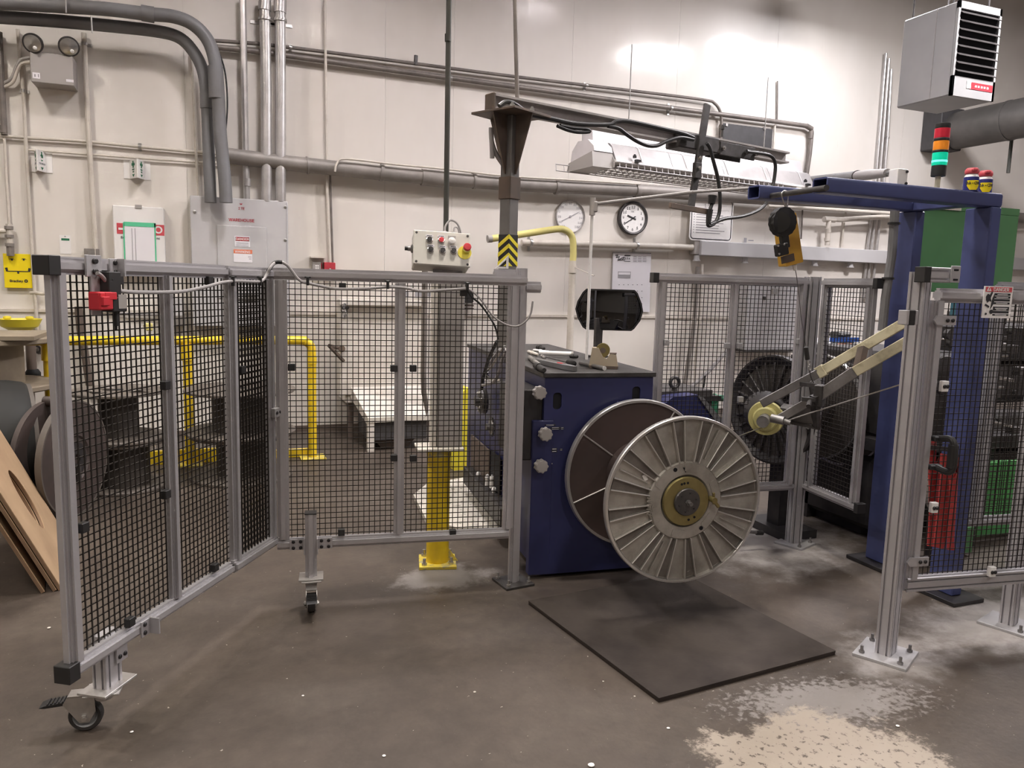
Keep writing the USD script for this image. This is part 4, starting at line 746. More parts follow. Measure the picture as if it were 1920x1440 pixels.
for u, v in ((1761, 600), (1711, 1048)):
    s, z = rg.px(u, v); q = t.part('hinge_plate', prism(Polygon([(-.055, 0), (-.04, .018), (.045, .018), (.045, -.018), (-.04, -.018)]), rg.at(s, z, .028), rg.d, UP, .008), 'aluminium'); t.part('bolt', rg.bolts([s + .005, s + .028], [z], .037), 'bolt_black', parent=q)
for u, v in ((1758, 722), (1739, 947), (1847, 1066)):
    s, z = rg.px(u, v); q = t.part('corner_bracket', rg.block(s, z, .032, .03, .042, .02, .002), 'white'); t.part('bolt', rg.bolts([s - .007, s + .007], [z], .043), 'bolt_black', parent=q)
h0, h1 = rg.px(1752, 820), rg.px(1744, 873); q = t.part('grip_handle', cat(tube(spline([rg.at(*h0, .02), rg.at(h0[0] + .006, h0[1], .09), rg.at(h1[0] + .018, h1[1], .09), rg.at(*h1, .02)], 6), .013, 10), rg.block((h0[0] + h1[0]) / 2 + .012, (h0[1] + h1[1]) / 2, .09, .034, .10, .03, .006)), 'black_plastic'); [t.part('handle_foot', rg.block(h[0], h[1], .02, .06, .02, .03, .004), 'black_plastic', parent=q) for h in (h0, h1)]
# danger sign
sg = Panel(rg.at(0, 0, .033), 98.4); s0, z1_ = sg.px(1846, 536); s1, z0_ = sg.px(1893, 597); w_, h_ = s1 - s0, z1_ - z0_
t = Thing('danger_sign', 'white danger sign with red heading hung on the right gate top rail', 'sign', sg.at((s0 + s1) / 2, z0_)); ux = sg.d; f = lambda x, z, o=.0025: sg.at(s0 + x * w_, z0_ + z * h_, o)
t.part('plate', sg.block((s0 + s1) / 2, (z0_ + z1_) / 2, 0, w_, h_, .004), 'white'); t.part('heading', sg.block((s0 + s1) / 2, z1_ - h_ * .105, .0022, w_ * .92, h_ * .15, .001), 'pink_red'); t.part('heading_lettering', text('DANGER', h_ * .105, f(.58, .845, .003), ux, UP, .001, True, True), 'white'); t.part('warning_triangle', prism(Polygon([(-.011, 0), (.011, 0), (0, .018)]), f(.15, .845, .003), ux, UP, .001), 'white'); t.part('triangle_mark', prism(sbox(-.0012, .004, .0012, .013), f(.15, .845, .0042), ux, UP, .001), 'red_paint')
t.part('text_block', cat(*[sg.block(s0 + w_ * .64, z0_ + h_ * q, .0022, w_ * .56, h_ * hh, .001) for q, hh in ((.745, .07), (.655, .07), (.565, .07), (.47, .06), (.30, .12), (.19, .07), (.105, .05))]), 'ink'); t.part('text_gap', cat(*[sg.block(s0 + w_ * .64, z0_ + h_ * q, .0032, w_ * ww, h_ * .022, .001) for q, ww in ((.745, .36), (.655, .42), (.47, .40), (.31, .44), (.27, .36), (.105, .4))]), 'white')
pg = Polygon([(-.014, .0), (-.006, .012), (.004, .008), (.012, .022), (.016, .016), (.008, -.004), (.014, -.018), (.004, -.014), (-.004, -.022), (-.012, -.012)])
t.part('pictogram', cat(prism(pg, f(.17, .66, .003), ux, UP, .001), prism(Polygon([(-.002, -.03), (.012, -.006), (.012, .03), (.004, .012)]), f(.27, .52, .003), ux, UP, .001), prism(Point(0, 0).buffer(.008), f(.30, .20, .003), ux, UP, .001), prism(Polygon([(-.012, .004), (.008, -.006), (.010, .0), (-.008, .009)]), f(.14, .37, .003), ux, UP, .001), prism(Point(0, 0).buffer(.004), f(.12, .13, .003), ux, UP, .001)), 'ink')
s, z = sg.px(1904, 553); t.part('fixing_plate', sg.block(s, z, .0, .03, .024, .006), 'aluminium')
# posts of the inner fence seen through the right gate
c2 = onz(1890, 1172); 
t = Thing('fence_post', 'aluminium post at the right edge with pale dusty plate', 'post', V(c2[0], c2[1], 0), 'fence posts'); P2 = Panel(c2, 75); t.part('upright', P2.stile(0, .012, 1.40, 0, .07, .055), 'aluminium'); base_plate(t, c2, 72, .19, 'dull_aluminium', [(-1, -1), (1, -1)], 'steel')
ib = ony(1815, 1000, 2.86); inn = Panel(V(3.62, 2.62, 0), 98.4)
i0, i1 = inn.s(1850, 750), inn.s(1905, 750)
t = Thing('mesh_fence', 'inner mesh fence seen through the right gate before the dark machinery', 'fence', inn.at(i0, 0), 'fixed guard fences')
t.part('stile', inn.stile(i0, .33, 1.50, 0, .07, .05), 'dull_aluminium'); t.part('stile', inn.stile(i0 + .33, .33, 1.50, 0, .06, .05), 'dull_aluminium'); t.part('bottom_rail', inn.rail(i0 - .05, i0 + .9, .33, 0, .05, .05), 'dull_aluminium'); t.part('top_rail', inn.rail(i0, i0 + .9, 1.50), 'dull_aluminium'); t.part('mesh_panel', inn.mesh(i0 + .03, i0 + .9, .35, 1.48, CELL, .0013, -.008), 'black_wire'); t.part('leg', inn.stile(i0 + .33, 0, .33, 0, .06, .05), 'dull_aluminium')
# ================================================================ blue take-up machine
MA = 6.0                                                      # azimuth of the machine's depth; its front runs along MA + 90
mf = onz(1010, 1085); FR = Panel(mf, MA + 90)                 # front plane: s from the front left corner
mtop = 1.022; mw = FR.s(1224, 720); md = 1.72
def mp(s, depth, z): return FR.at(s, z, -depth)
side = Panel(mf, MA, -1)                                      # left side plane: s runs back from the front corner
t = Thing('take_up_machine', 'dark blue take-up machine cabinet with round knobs and worktop full of tools', 'machine', FR.at(mw / 2, 0, -md / 2))
RM = np.column_stack([FR.d, -FR.n, UP])
def mbox(s0, s1, d0, d1, z0, z1, b=.004): return box(mp((s0 + s1) / 2, (d0 + d1) / 2, (z0 + z1) / 2), (s1 - s0, d1 - d0, z1 - z0), RM, b)
t.part('cabinet', mbox(0, mw, .012, md, .02, mtop - .01), 'machine_blue')
slots = [FR.px(1045, 752), FR.px(1193, 739)]
fr = sbox(0, .02, mw, mtop - .012)
for (s, z), hh in zip(slots, (.042, .036)): fr = fr.difference(sbox(s - .004, z - hh * .55, s + .004, z + hh * .55).buffer(.018))
t.part('front_panel', prism(fr, FR.at(0, 0, -.012), FR.d, UP, .012), 'machine_blue')
for (s, z), hh in zip(slots, (.042, .036)): t.part('hand_slot', prism(sbox(s - .004, z - hh * .55, s + .004, z + hh * .55).buffer(.0185), FR.at(0, 0, -.0118), FR.d, UP, .002), 'slot_black')
t.part('worktop', mbox(-.012, mw + .012, -.012, md + .01, mtop - .012, mtop + .012, .003), 'dark_steel', label='oily dark grey worktop')
t.part('pilaster', mbox(-.055, .052, -.002, .05, .02, .80, .004), 'machine_blue'); t.part('foot_channel', mbox(.05, mw, .10, md, .0, .02), 'slot_black')
for u, v in ((1013, 737), (1024, 815), (1016, 875)):
    s, z = FR.px(u, v, .05); c = FR.at(s, z, .0); r = 12.2 * mpp(c)
    th = np.linspace(0, 2 * np.pi, 73)[:-1]; star = Polygon([((r * (1 + .07 * math.cos(9 * a))) * math.cos(a), (r * (1 + .07 * math.cos(9 * a))) * math.sin(a)) for a in th])
    q = t.part('knob', cat(prism(star, FR.at(s, z, .022), FR.d, UP, .030), prism(star.buffer(-.004), FR.at(s, z, .052), FR.d, UP, .004)), 'box_grey'); t.part('knob_shaft', cyl(FR.at(s, z, 0), FR.at(s, z, .024), .011, n=14), 'steel', parent=q)
for (u, v), w, h in (((1031, 797), .056, .008), ((1041, 803), .05, .014), ((1039, 844), .030, .022), ((1052, 843), .014, .010), ((1054, 803), .016, .012)):
    s, z = FR.px(u, v); q = t.part('machine_label', FR.block(s, z, .001, w, h, .002), 'ink'); t.part('label_lines', cat(*[FR.block(s, z + k * h * .28, .0022, w * .7, h * .12, .001) for k in (-1, 1)]), 'paper', parent=q)
t.part('cover_seam', cat(beam(mp(-.002, .06, side.px(940, 790)[1]), mp(.05, -.003, FR.px(1030, 870)[1]), .004, .004)), 'box_grey')
t.part('rear_step', mbox(-.13, .0, .02, .36, .60, .95, .006), 'machine_dark', label='dark drive housing on the left flank'); t.part('rating_plate', mbox(-.133, -.128, .03, .20, .66, .78, .001), 'hub_yellow'); t.part('plate_bars', cat(*[mbox(-.1345, -.133, .05 + .02 * k, .058 + .02 * k, .68, .76, 0) for k in range(7)]), 'ink')
# chain drive, pulleys and hoses on the left flank
def flank(u, v, o=.0): s, z = side.px(u, v, o); return side.at(s, z, o), s, z
c, s_, z_ = flank(905, 752, .05); ax = side.n
t.part('drive_pulley', lathe([(0, -.02), (.075, -.02), (.08, -.008), (.066, 0), (.08, .008), (.075, .02), (.03, .024), (.03, .05), (0, .05)], c, ax, 32), 'machine_mid'); t.part('pulley_pins', cat(*[screw(c + .055 * (side.d * math.cos(a) + UP * math.sin(a)) + ax * .021, ax, .010, .010) for a in np.linspace(0, 5.6, 7)]), 'zinc')
c, s_, z_ = flank(925, 800, .04); t.part('drive_sprocket', cat(lathe([(0, 0), (.045, 0), (.05, .01), (.045, .02), (.02, .022), (.02, .045), (0, .045)], c, ax, 24), *[box(c + .052 * (side.d * math.cos(a) + UP * math.sin(a)) + ax * .01, (.012, .01, .012), RM) for a in np.linspace(0, 2 * np.pi, 15)[:-1]]), 'steel')
c, s_, z_ = flank(899, 862, .012); t.part('access_cover', side.block(s_, z_ - .03, .008, .52, .30, .014, .006), 'tan_dark', label='brownish stained access cover'); 
c, s_, z_ = flank(925, 880, .012); t.part('floor_opening', side.block(s_ - .06, z_, .014, .22, .22, .006, .002), 'slot_black')
for u, v in ((890, 893), (897, 891), (914, 897), (922, 899), (926, 921)):
    c, s_, z_ = flank(u, v, .03); t.part('grease_fitting', cat(cyl(c, c - UP * .05, .012, .016, 10), lathe([(0, 0), (.016, .004), (.012, .02), (0, .03)], c, UP, 12)), 'white')
for k, pts in enumerate((((938, 655), (925, 672), (914, 690), (908, 705), (915, 716), (935, 717)), ((946, 650), (935, 668), (922, 688), (912, 700), (920, 712), (940, 712)), ((932, 640), (918, 668), (911, 690), (905, 712), (903, 730)), ((950, 655), (940, 680), (935, 700), (925, 716), (905, 722)))):
    t.part('drive_hose', tube(spline([side.at(*side.px(u, v, .06 + .02 * k), .06 + .02 * k) for u, v in pts], 4), .010, 7), ('cable_grey', 'silver', 'black_plastic', 'cable_grey')[k])
t.part('oil_pan', mbox(-.07, .0, .5, 1.5, .10, .22, .008), 'machine_dark')
t.part('reel_spindle', cyl(mp(FR.s(1192, 888, .06), 0, .536), mp(FR.s(1192, 888, .06), -.58, .536), .048, n=24), 'steel')
s, z = FR.px(1385, 1003, .1); t.part('lever', cat(cyl(FR.at(mw - .01, z + .02, -.15), FR.at(FR.s(1429, 999, -.15), FR.px(1429, 999, -.15)[1], -.15), .010, n=10)), 'steel'); t.part('lever_grip', cyl(FR.at(FR.s(1418, 999, -.15), FR.px(1418, 999, -.15)[1], -.15), FR.at(FR.s(1430, 999, -.15), FR.px(1430, 999, -.15)[1], -.15), .0135, n=10), 'black_plastic')
# concrete pad
pad = [onz(u, v, .03) for u, v in ((775, 927), (800, 907), (870, 895), (1000, 1000), (985, 1010), (935, 988), (862, 990), (800, 975))]
solid('concrete_pad', prism([(p[0], p[1]) for p in pad], V(0, 0, 0), V(1, 0, 0), V(0, 1, 0), .03), 'chipped_white', 'flaking pale concrete pad behind the yellow bollard', 'pad')
# black rubber mat
a, b, c = (onz(*q) for q in ((990, 1133), (1235, 1318), (1567, 1228))); d = a + c - b
a, b, c, d = (q[:2] for q in (a, b, c, d)); M = Polygon([a, b, c, d])
t = Thing('floor_mat', 'dark rubber floor mat under the aluminium reel', 'mat', V(*M.centroid.coords[0], 0)); ux, uy = V(1, 0, 0), V(0, 1, 0)
t.part('mat_sheet', prism(M.buffer(-.004).buffer(.004), V(0, 0, .010), ux, uy, .008), 'mat_rubber'); t.part('mat_underside', prism(M.buffer(-.002), V(0, 0, 0), ux, uy, .010), 'mat_edge')

# ================================================================ the big aluminium reel
ra = AZ(MA); fz = .536; fc = mp(FR.s(1192, 888, .06), -.06, fz); W = .50; nc = fc - ra * W; RAD = .373
RR = np.column_stack([np.cross(UP, -ra), UP, -ra]); rx, ry, rn = RR[:, 0], RR[:, 1], RR[:, 2]       # rn points at the viewer
def disc_pt(c, a, r, o=0): return c + r * (rx * math.cos(a) + ry * math.sin(a)) + rn * o
t = Thing('cable_reel', 'big aluminium spoked cable reel on the blue machine spindle', 'cable reel', V((fc[0] + nc[0]) / 2, (fc[1] + nc[1]) / 2, 0))
rimp = [(RAD - .016, -.022), (RAD - .004, -.022), (RAD, -.014), (RAD, .006), (RAD - .003, .010), (RAD - .012, .010), (RAD - .016, .004), (RAD - .016, -.022)]
NS = 30
def web(c, nrm, back):
    """cast flange: dished web between hub and rim, with raised ribs"""
    return lathe([(.10, -.014), (RAD - .014, -.016), (RAD - .014, -.008), (.17, -.004), (.10, -.002), (.10, -.014)], c, nrm, 72)
fl = t.part('front_flange', web(nc, rn, 0), 'cast_alu'); t.part('rim', lathe(rimp, nc, rn, 96), 'alu_rim', parent=fl)
rr_ = random.Random(5)
for k in range(16):
    a0 = 2 * np.pi * (k + .35) / 16; tx, rd = -rx * math.sin(a0) + ry * math.cos(a0), rx * math.cos(a0) + ry * math.sin(a0)
    q = lambda w, r_, o: nc + tx * w + rd * r_ + rn * o
    t.part('spoke_channel', prism(Polygon([(-.0115, .178), (.0115, .178), (.0255, RAD - .022), (-.0255, RAD - .022)]), nc + rn * -.0045, -tx if np.cross(tx, rd) @ rn < 0 else tx, rd, .0015), 'cast_dark', parent=fl)
    for sg in (-1, 1): t.part('rib', cat(beam(q(sg * .0125, .172, .004), q(sg * .0265, RAD - .018, -.002), .0055, .024, rn, .0015)), 'cast_rib', parent=fl)
    t.part('spoke_root', prism(Point(0, 0).buffer(.0135), q(0, .182, -.004), tx, rd, .011), 'cast_alu', parent=fl)
    if k % 4 == 2: t.part('web_rib', cat(*[beam(nc + (rx * math.cos(a) + ry * math.sin(a)) * .20, nc + (rx * math.cos(a) + ry * math.sin(a)) * (RAD - .03), .006, .012, rn, .0015) for a in (a0 + math.pi / 16,)]), 'cast_alu', parent=fl)
t.part('hub_boss', lathe([(.172, -.006), (.176, .004), (.170, .010), (.118, .012), (.112, .004), (.112, -.01)], nc, rn, 64), 'cast_alu', parent=fl)
for k in range(6):
    a = 2 * np.pi * (k + .35) / 6; t.part('boss_pad', prism(sbox(-.028, -.012, .028, .012).buffer(.006), disc_pt(nc, a, .148, .010), rx * -math.sin(a) + ry * math.cos(a), -(rx * math.cos(a) + ry * math.sin(a)), .004), 'cast_alu', parent=fl)
t.part('cast_lettering', text('ALW', .028, disc_pt(nc, math.pi * 1.03, .168, .010) + rx * .012, ry, -rx, .004, True, True), 'cast_alu', parent=fl)
for k, a in enumerate((1.5, 1.95, 4.6, 5.3, .2)): t.part('boss_hole', cyl(disc_pt(nc, a, .152, .011), disc_pt(nc, a, .152, .0135), .009, n=14), 'slot_black', parent=fl)
t.part('index_mark', prism(Polygon([(-.014, .01), (.014, .01), (0, -.012)]), disc_pt(nc, 1.62, .140, .0125), rx, ry, .001), 'slot_black', parent=fl)
t.part('chalk_mark', prism(sbox(-.006, -.011, .006, .011).buffer(.003), disc_pt(nc, 2.62, .222, .0), unit(rx + ry * .5), unit(ry - rx * .5), .004), 'white', parent=fl)
hb = t.part('brass_ring', lathe([(.046, .006), (.108, .006), (.110, .012), (.106, .022), (.052, .022), (.050, .018), (.046, .018)], nc, rn, 64), 'brass')
for a in (1.75, 1.55, 1.9, 5.25, 4.9): t.part('ring_hole', cyl(disc_pt(nc, a, .083, .0215), disc_pt(nc, a, .083, .0230), .0055, n=12), 'slot_black', parent=hb)
t.part('end_plate', lathe([(.060, .016), (.0610, .030), (.058, .034), (.012, .034), (0, .034)], nc, rn, 48), 'machine_mid')
for k in range(6): t.part('plate_bolt', screw(disc_pt(nc, k * np.pi / 3 + .3, .042, .034), rn, .0035, .003), 'bolt_black')
t.part('spindle_nut', cat(hexa(disc_pt(nc, 0, 0, .034), rn, .013, .012), cyl(disc_pt(nc, 0, 0, .045), disc_pt(nc, 0, 0, .066), .0085, n=12)), 'steel')
t.part('drive_pin', cat(cyl(disc_pt(nc, .05, .122, .012), disc_pt(nc, .05, .122, .05), .013, n=12), beam(disc_pt(nc, .12, .115, .04), disc_pt(nc, -.18, .150, .04), .014, .012, rn, .002), beam(disc_pt(nc, .3, .128, .035), disc_pt(nc, -.12, .130, .03), .010, .010, rn, .002)), 'brass')
t.part('barrel', lathe([(.165, 0), (.165, W - .03)], nc - rn * (W - .015), rn, 48), 'flange_inner')
bf = t.part('rear_flange', lathe([(.10, .014), (RAD - .014, .012), (RAD - .014, .006), (.10, .002), (.10, .014)], fc, rn, 72), 'flange_inner'); t.part('rim', lathe([(r_, -z_) for r_, z_ in rimp][::-1], fc, rn, 96), 'alu_rim', parent=bf)
for a in (1.02, 2.53, 3.53, 5.0): t.part('seam_bar', beam(disc_pt(fc, a, .165, .016), disc_pt(fc, a, RAD - .012, .014), .008, .008, rn, .002), 'alu_rim', parent=bf)
t.part('rear_hub', lathe([(.05, -.02), (.12, -.02), (.12, .014), (.05, .014)], fc, rn, 40), 'machine_mid', parent=bf)

# ================================================================ control pedestal
pb = onz(820, 1056); ped = Panel(pb, 98.4)
t = Thing('control_pedestal', 'yellow round bollard carrying a grey column and plate behind the middle gate', 'pedestal', V(pb[0], pb[1], 0))
t.part('bollard', cyl(V(pb[0], pb[1], .012), V(pb[0], pb[1], .60), .0585, n=40), 'yellow_paint'); R_ = frame(az=104)
t.part('base_plate', cat(box(V(pb[0], pb[1], .008), (.19, .19, .016), R_, .002)), 'yellow_chip'); t.part('weld_gusset', prism(Polygon([(0, 0), (.05, 0), (0, .07)]), V(pb[0], pb[1], .014) + R_ @ V(.056, -.003, 0), R_[:, 0], UP, .008), 'yellow_chip')
for sx, sy in ((-.36, -.36), (.36, -.30), (.36, .36), (-.36, .36)):
    p = V(pb[0], pb[1], .016) + R_ @ V(sx * .19, sy * .19, 0); t.part('anchor_bolt', cat(hexa(p, UP, .014, .012), cyl(p, p + UP * .035, .008, n=8)), 'zinc')
pz = ped.px(818, 838)[1]; t.part('middle_plate', cat(ped.block(.0, pz, .0, .235, .014, .17, .002)), 'chipped_white'); t.part('weld_collar', cyl(V(pb[0], pb[1], pz - .045), V(pb[0], pb[1], pz - .007), .062, n=32), 'yellow_chip')
cx = ped.s(839, 700); cz1 = ped.px(838, 530)[1]
t.part('column', ped.block(cx + .01, (pz + cz1) / 2, .0, .125, cz1 - pz, .11, .004), 'box_grey'); t.part('cable_duct', ped.block(cx - .072, (pz + cz1) / 2, .01, .03, cz1 - pz, .06, .003), 'off_white')
# control box, tilted back on a bracket
o = ped.at(*ped.px(829, 466), 0); tilt = math.radians(17); fn = unit(ped.n * math.cos(tilt) + UP * math.sin(tilt)); fu = unit(UP * math.cos(tilt) - ped.n * math.sin(tilt)); roll_ = math.radians(-2.0); fx = unit(ped.d * math.cos(roll_) + fu * math.sin(roll_)); fu = unit(np.cross(fn, fx)); RB = np.column_stack([fx, -fn, fu])
cbw, cbh, cbd = .278, .172, .105; face = o
def cb(x, y, d=0.0): return face + fx * x + fu * y + fn * d
def cbox(x, y, d, sx, sy, sd, b=.0): return box(cb(x, y, d), (sx, sd, sy), RB, b)
t = Thing('control_box', 'beige push button control box with red emergency stop above the middle gate', 'control box', cb(0, -cbh / 2))
t.part('enclosure', cbox(0, 0, -cbd / 2 - .01, cbw, cbh, cbd, .006), 'control_box'); t.part('lid', cbox(0, 0, -.005, cbw + .006, cbh + .004, .012, .004), 'control_box')
for x in (-1, 1):
    for y in (-1, 1): t.part('lid_screw', screw(cb(x * (cbw / 2 - .012), y * (cbh / 2 - .012), .001), fn, .006, .003), 'dark_steel')
def button(x, y, r, m, tag_=True, ringm='silver'):
    q = t.part('button', lathe([(r * 1.30, 0), (r * 1.32, .007), (r * 1.05, .010), (r * 1.0, .010), (r * .95, .016), (0, .017)], cb(x, y, .001), fn, 8 if False else 20), ringm); t.part('button_cap', lathe([(r, .008), (r * .97, .020), (0, .021)], cb(x, y, .001), fn, 20), m, parent=q)
    if tag_: t.part('button_plate', cbox(x, y + r * 1.75, .002, r * 2.9, r * .75, .003), 'paper', parent=q); t.part('button_print', cbox(x, y + r * 1.75, .0038, r * 2.0, r * .22, .001), 'ink', parent=q)
bx = lambda u, v: tuple((onp(u, v, face, fn) - face) @ k for k in (fx, fu))
for u, v, m in ((805, 450.5, 'bolt_black'), (827, 451.5, 'red_plastic'), (807, 469, 'bolt_black'), (829.5, 471, 'bolt_black'), (850, 471.5, 'bolt_black')): button(*bx(u, v), .0128, m)
x, y = bx(847, 453); t.part('pilot_lamp', cat(lathe([(.017, 0), (.019, .01), (.015, .018), (0, .022)], cb(x, y, .001), fn, 24)), 'white'); t.part('lamp_plate', cbox(x, y + .02, .002, .038, .018, .003), 'box_grey')
x, y = bx(874, 467.5); x0, y0 = bx(871, 474); q = t.part('stop_plate', prism(Point(0, 0).buffer(.034), cb(x0, y0, .001), fx, fu, .003), 'yellow_plastic'); t.part('stop_collar', lathe([(.019, 0), (.019, .012), (.014, .022), (0, .022)], cb(x, y - .003, .003), fn, 24), 'silver', parent=q); t.part('stop_button', lathe([(.012, .018), (.0195, .026), (.0195, .036), (.016, .041), (0, .042)], cb(x, y, .003), fn, 28), 'red_plastic', label='red mushroom emergency stop')
t.part('side_knob', cat(lathe([(.020, 0), (.022, .006), (.012, .012), (.012, .026), (0, .027)], cb(-cbw / 2, .006, -.05), -fx, 20)), 'steel'); t.part('knob_handle', cyl(cb(-cbw / 2 - .024, .006, -.05), cb(-cbw / 2 - .040, .006, -.05), .0105, n=14), 'black_plastic')
for x in (.02, .066): t.part('cable_gland', lathe([(.0165, 0), (.0165, .014), (.011, .024), (0, .024)], cb(x, cbh / 2 + .0, -.055), fu, 12), 'box_grey')
t.part('gland_cable', tube(spline([cb(.02, cbh / 2 + .02, -.055), cb(.024, cbh / 2 + .055, -.055), cb(.05, cbh / 2 + .088, -.06), cb(.085, cbh / 2 + .075, -.065), cb(.105, cbh / 2 + .03, -.075), cb(.106, cbh / 2 - .01, -.10)], 6), .0052, 8), 'cable_grey'); t.part('gland_cable', tube(spline([cb(.066, cbh / 2 + .02, -.055), cb(.070, cbh / 2 + .05, -.058), cb(.088, cbh / 2 + .048, -.062), cb(.100, cbh / 2 + .01, -.08), cb(.1, cbh / 2 - .02, -.10)], 6), .004, 8), 'cable_grey')
cbz = ped.at(cx, cz1, 0); t.part('bracket', cat(box(cbz + V(0, 0, .02) - ped.n * .02, (.17, .10, .006), ped.R(), .001), box(cbz + V(0, 0, .055) - ped.n * .045, (.15, .006, .085), ped.R(), .001)), 'steel'); t.part('bracket_bolt', cat(*[hexa(cbz + ped.d * k + ped.n * .03 + UP * .012, -UP, .011, .02) for k in (-.075, .02, .08)]), 'zinc'); t.part('side_arm', beam(cbz + ped.d * -.13 + V(0, 0, .035), cbz + ped.d * .0 + V(0, 0, .035), .03, .012, UP, .002), 'dark_steel')
# dark hose behind the mesh
t = Thing('suction_hose', 'dark hose hanging beside the white hopper behind the middle gate', 'hose', ony(798, 760, 5.4)); t.part('hose', tube(spline([ony(u, v, 5.4) for u, v in ((797, 500), (796, 560), (795, 640), (794, 700), (795, 735), (799, 762), (800, 780))], 4), [.022] * 13 + [.022, .021, .020, .019, .018, .017, .016, .014, .011, .008, .006, .005, .004], 12) if False else tube([ony(u, v, 5.4) for u, v in ((797, 500), (796, 560), (795, 640), (794, 700), (795, 735), (799, 762), (800, 780))], [.022, .022, .022, .022, .021, .014, .004], 12), 'conduit_dark')

# ================================================================ jib crane
jb = V(1.57, 4.06, mtop + .012); jtop = 2.36; JA = 76.0; JR = frame(az=JA); jx, jy = AZ(JA), np.cross(UP, AZ(JA))
t = Thing('jib_crane', 'brown steel jib crane with flared head and long arm above the blue machine', 'jib crane', jb)
t.part('column', box(V(jb[0], jb[1], (jb[2] + jtop) / 2), (.075, .075, jtop - jb[2]), frame(az=62), .004), 'jib_grey'); hz = jtop; hl = .31
RJ = frame(az=62); hd = []
for k in range(4):
    a = RJ @ V(math.cos(k * np.pi / 2), math.sin(k * np.pi / 2), 0); hd.append(prism(Polygon([(.03, -hl), (.045, -hl), (.15, -.005), (.15, 0), (.03, 0)]), V(jb[0], jb[1], hz) - np.cross(a, UP) * .004, a, UP, .008))
t.part('head_gusset', hd[0], 'jib_brown'); [t.part('head_gusset', h, 'jib_brown') for h in hd[1:]]
t.part('head_plate', box(V(jb[0], jb[1], hz + .006), (.31, .31, .012), RJ, .001), 'jib_brown'); t.part('clamp_sleeve', box(V(jb[0], jb[1], hz - hl - .075), (.088, .088, .12), RJ, .003), 'jib_brown')
t.part('chevron_tape', box(V(jb[0], jb[1], onv(957, 470, jb, 90)[2]), (.0775, .0775, .175), frame(az=62), .002), 'black_plastic')
zc = onv(957, 470, jb, 90)[2]
for k in range(4):
    for fx_, fy_ in ((V(1, 0, 0), V(0, -1, 0)), (V(0, -1, 0), V(-1, 0, 0))):
        A = RJ @ fx_; B = RJ @ fy_; z0 = zc + .087 - k * .05
        P_ = Polygon([(-.039, z0 - zc), (-.039, z0 - zc - .024), (.039, z0 - zc - .076), (.039, z0 - zc - .052)]).intersection(sbox(-.039, -.087, .039, .087))
        if P_.area > 1e-5: t.part('chevron_stripe', prism(P_, V(jb[0], jb[1], zc) + B * .0388, A if fx_[0] else -A, UP, .001) if np.cross(A if fx_[0] else -A, UP) @ B > 0 else prism(P_, V(jb[0], jb[1], zc) + B * .0400, A if fx_[0] else -A, UP, .001), 'yellow_plastic')
arm0 = V(jb[0], jb[1], hz + .055) - jx * .14; L_ = 2.45
def ja(l, z=0.0, o=0.0): return V(jb[0], jb[1], hz + .055) + jx * l + UP * z + jy * -o
t.part('arm', cat(beam(ja(-.13, .033), ja(L_, .033), .075, .012), beam(ja(-.13, -.033), ja(L_, -.033), .075, .012), beam(ja(-.13), ja(L_), .010, .066)), 'jib_arm', label='slender I-beam arm'); t.part('arm_end_stop', box(ja(-.14), (.02, .085, .09), JR, .006), 'jib_brown')
t.part('head_bolt', cat(*[cat(hexa(V(jb[0], jb[1], hz + .012) + RJ @ V(a, b, 0), UP, .014, .02)) for a, b in ((-.11, -.1), (.03, -.12))]), 'zinc')
tl = float((onv(1322, 268, jb, JA) - jb) @ jx)
q = t.part('trolley', cat(box(ja(tl - .12, -.02, .0), (.38, .13, .10), JR, .008), box(ja(tl + .26, -.03, .06), (.36, .012, .085), JR, .002), box(ja(tl + .26, -.03, -.06), (.36, .012, .085), JR, .002)), 'dark_steel'); 
for k in (.10, .34, .44): t.part('trolley_bolt', cat(hexa(ja(tl + k, -.03, .068), -jy, .016, .014)), 'silver', parent=q)
for k in (-.05, .13): t.part('trolley_stud', cat(cyl(ja(tl + k, .05, .03), ja(tl + k, .11, .03), .008, n=8), hexa(ja(tl + k, .10, .03), UP, .014, .02)), 'dark_steel', parent=q)
def jpx(u, v, o=.07): p = V(jb[0], jb[1], 0) - jy * o; return onv(u, v, p, JA)
# hanging tool frame on the trolley
t2 = Thing('hanging_tool_frame', 'dark steel upright bar hanging from the jib trolley with two short arms', 'tool holder', jpx(1310, 390)); t2.part('bar', beam(jpx(1326, 196), jpx(1295, 392), .052, .02, -jy, .002), 'dark_steel'); t2.part('lower_arm', beam(jpx(1256, 385, .085), jpx(1326, 397, .085), .02, .034, UP, .002), 'jib_brown'); t2.part('slider', box(jpx(1307, 320, .09), (.06, .03, .10), JR, .004), 'dark_steel'); t2.part('slider_bolt', cat(*[hexa(jpx(u, v, .105), -jy, .014, .012) for u, v in ((1310, 315), (1311, 296))]), 'silver')
def jcable(name, px, r, label, m='black_plastic', extra=None):
    c_ = Thing(name, label, 'cable', jpx(*px[0][:2])); c_.part('cable', tube(spline([jpx(u, v, (w[0] if w else .09)) for u, v, *w in px], 5), r, 9), m); return c_
c_ = jcable('jib_cable', [(905 + 18, 305 - 8, -.04), (921, 240, -.04), (922, 265, -.04), (931, 290, -.04), (945, 312, -.04), (952, 330, -.04)], .013, 'grey hose bowed beside the jib column head', 'cable_grey')
jcable('jib_cable', [(936, 199), (946, 192), (958, 192), (972, 200), (985, 210), (1000, 216), (1040, 224), (1080, 232), (1140, 234), (1155, 228), (1175, 227), (1210, 234), (1250, 243), (1280, 250), (1300, 258)], .013, 'black cable looping over the jib head and along the arm')
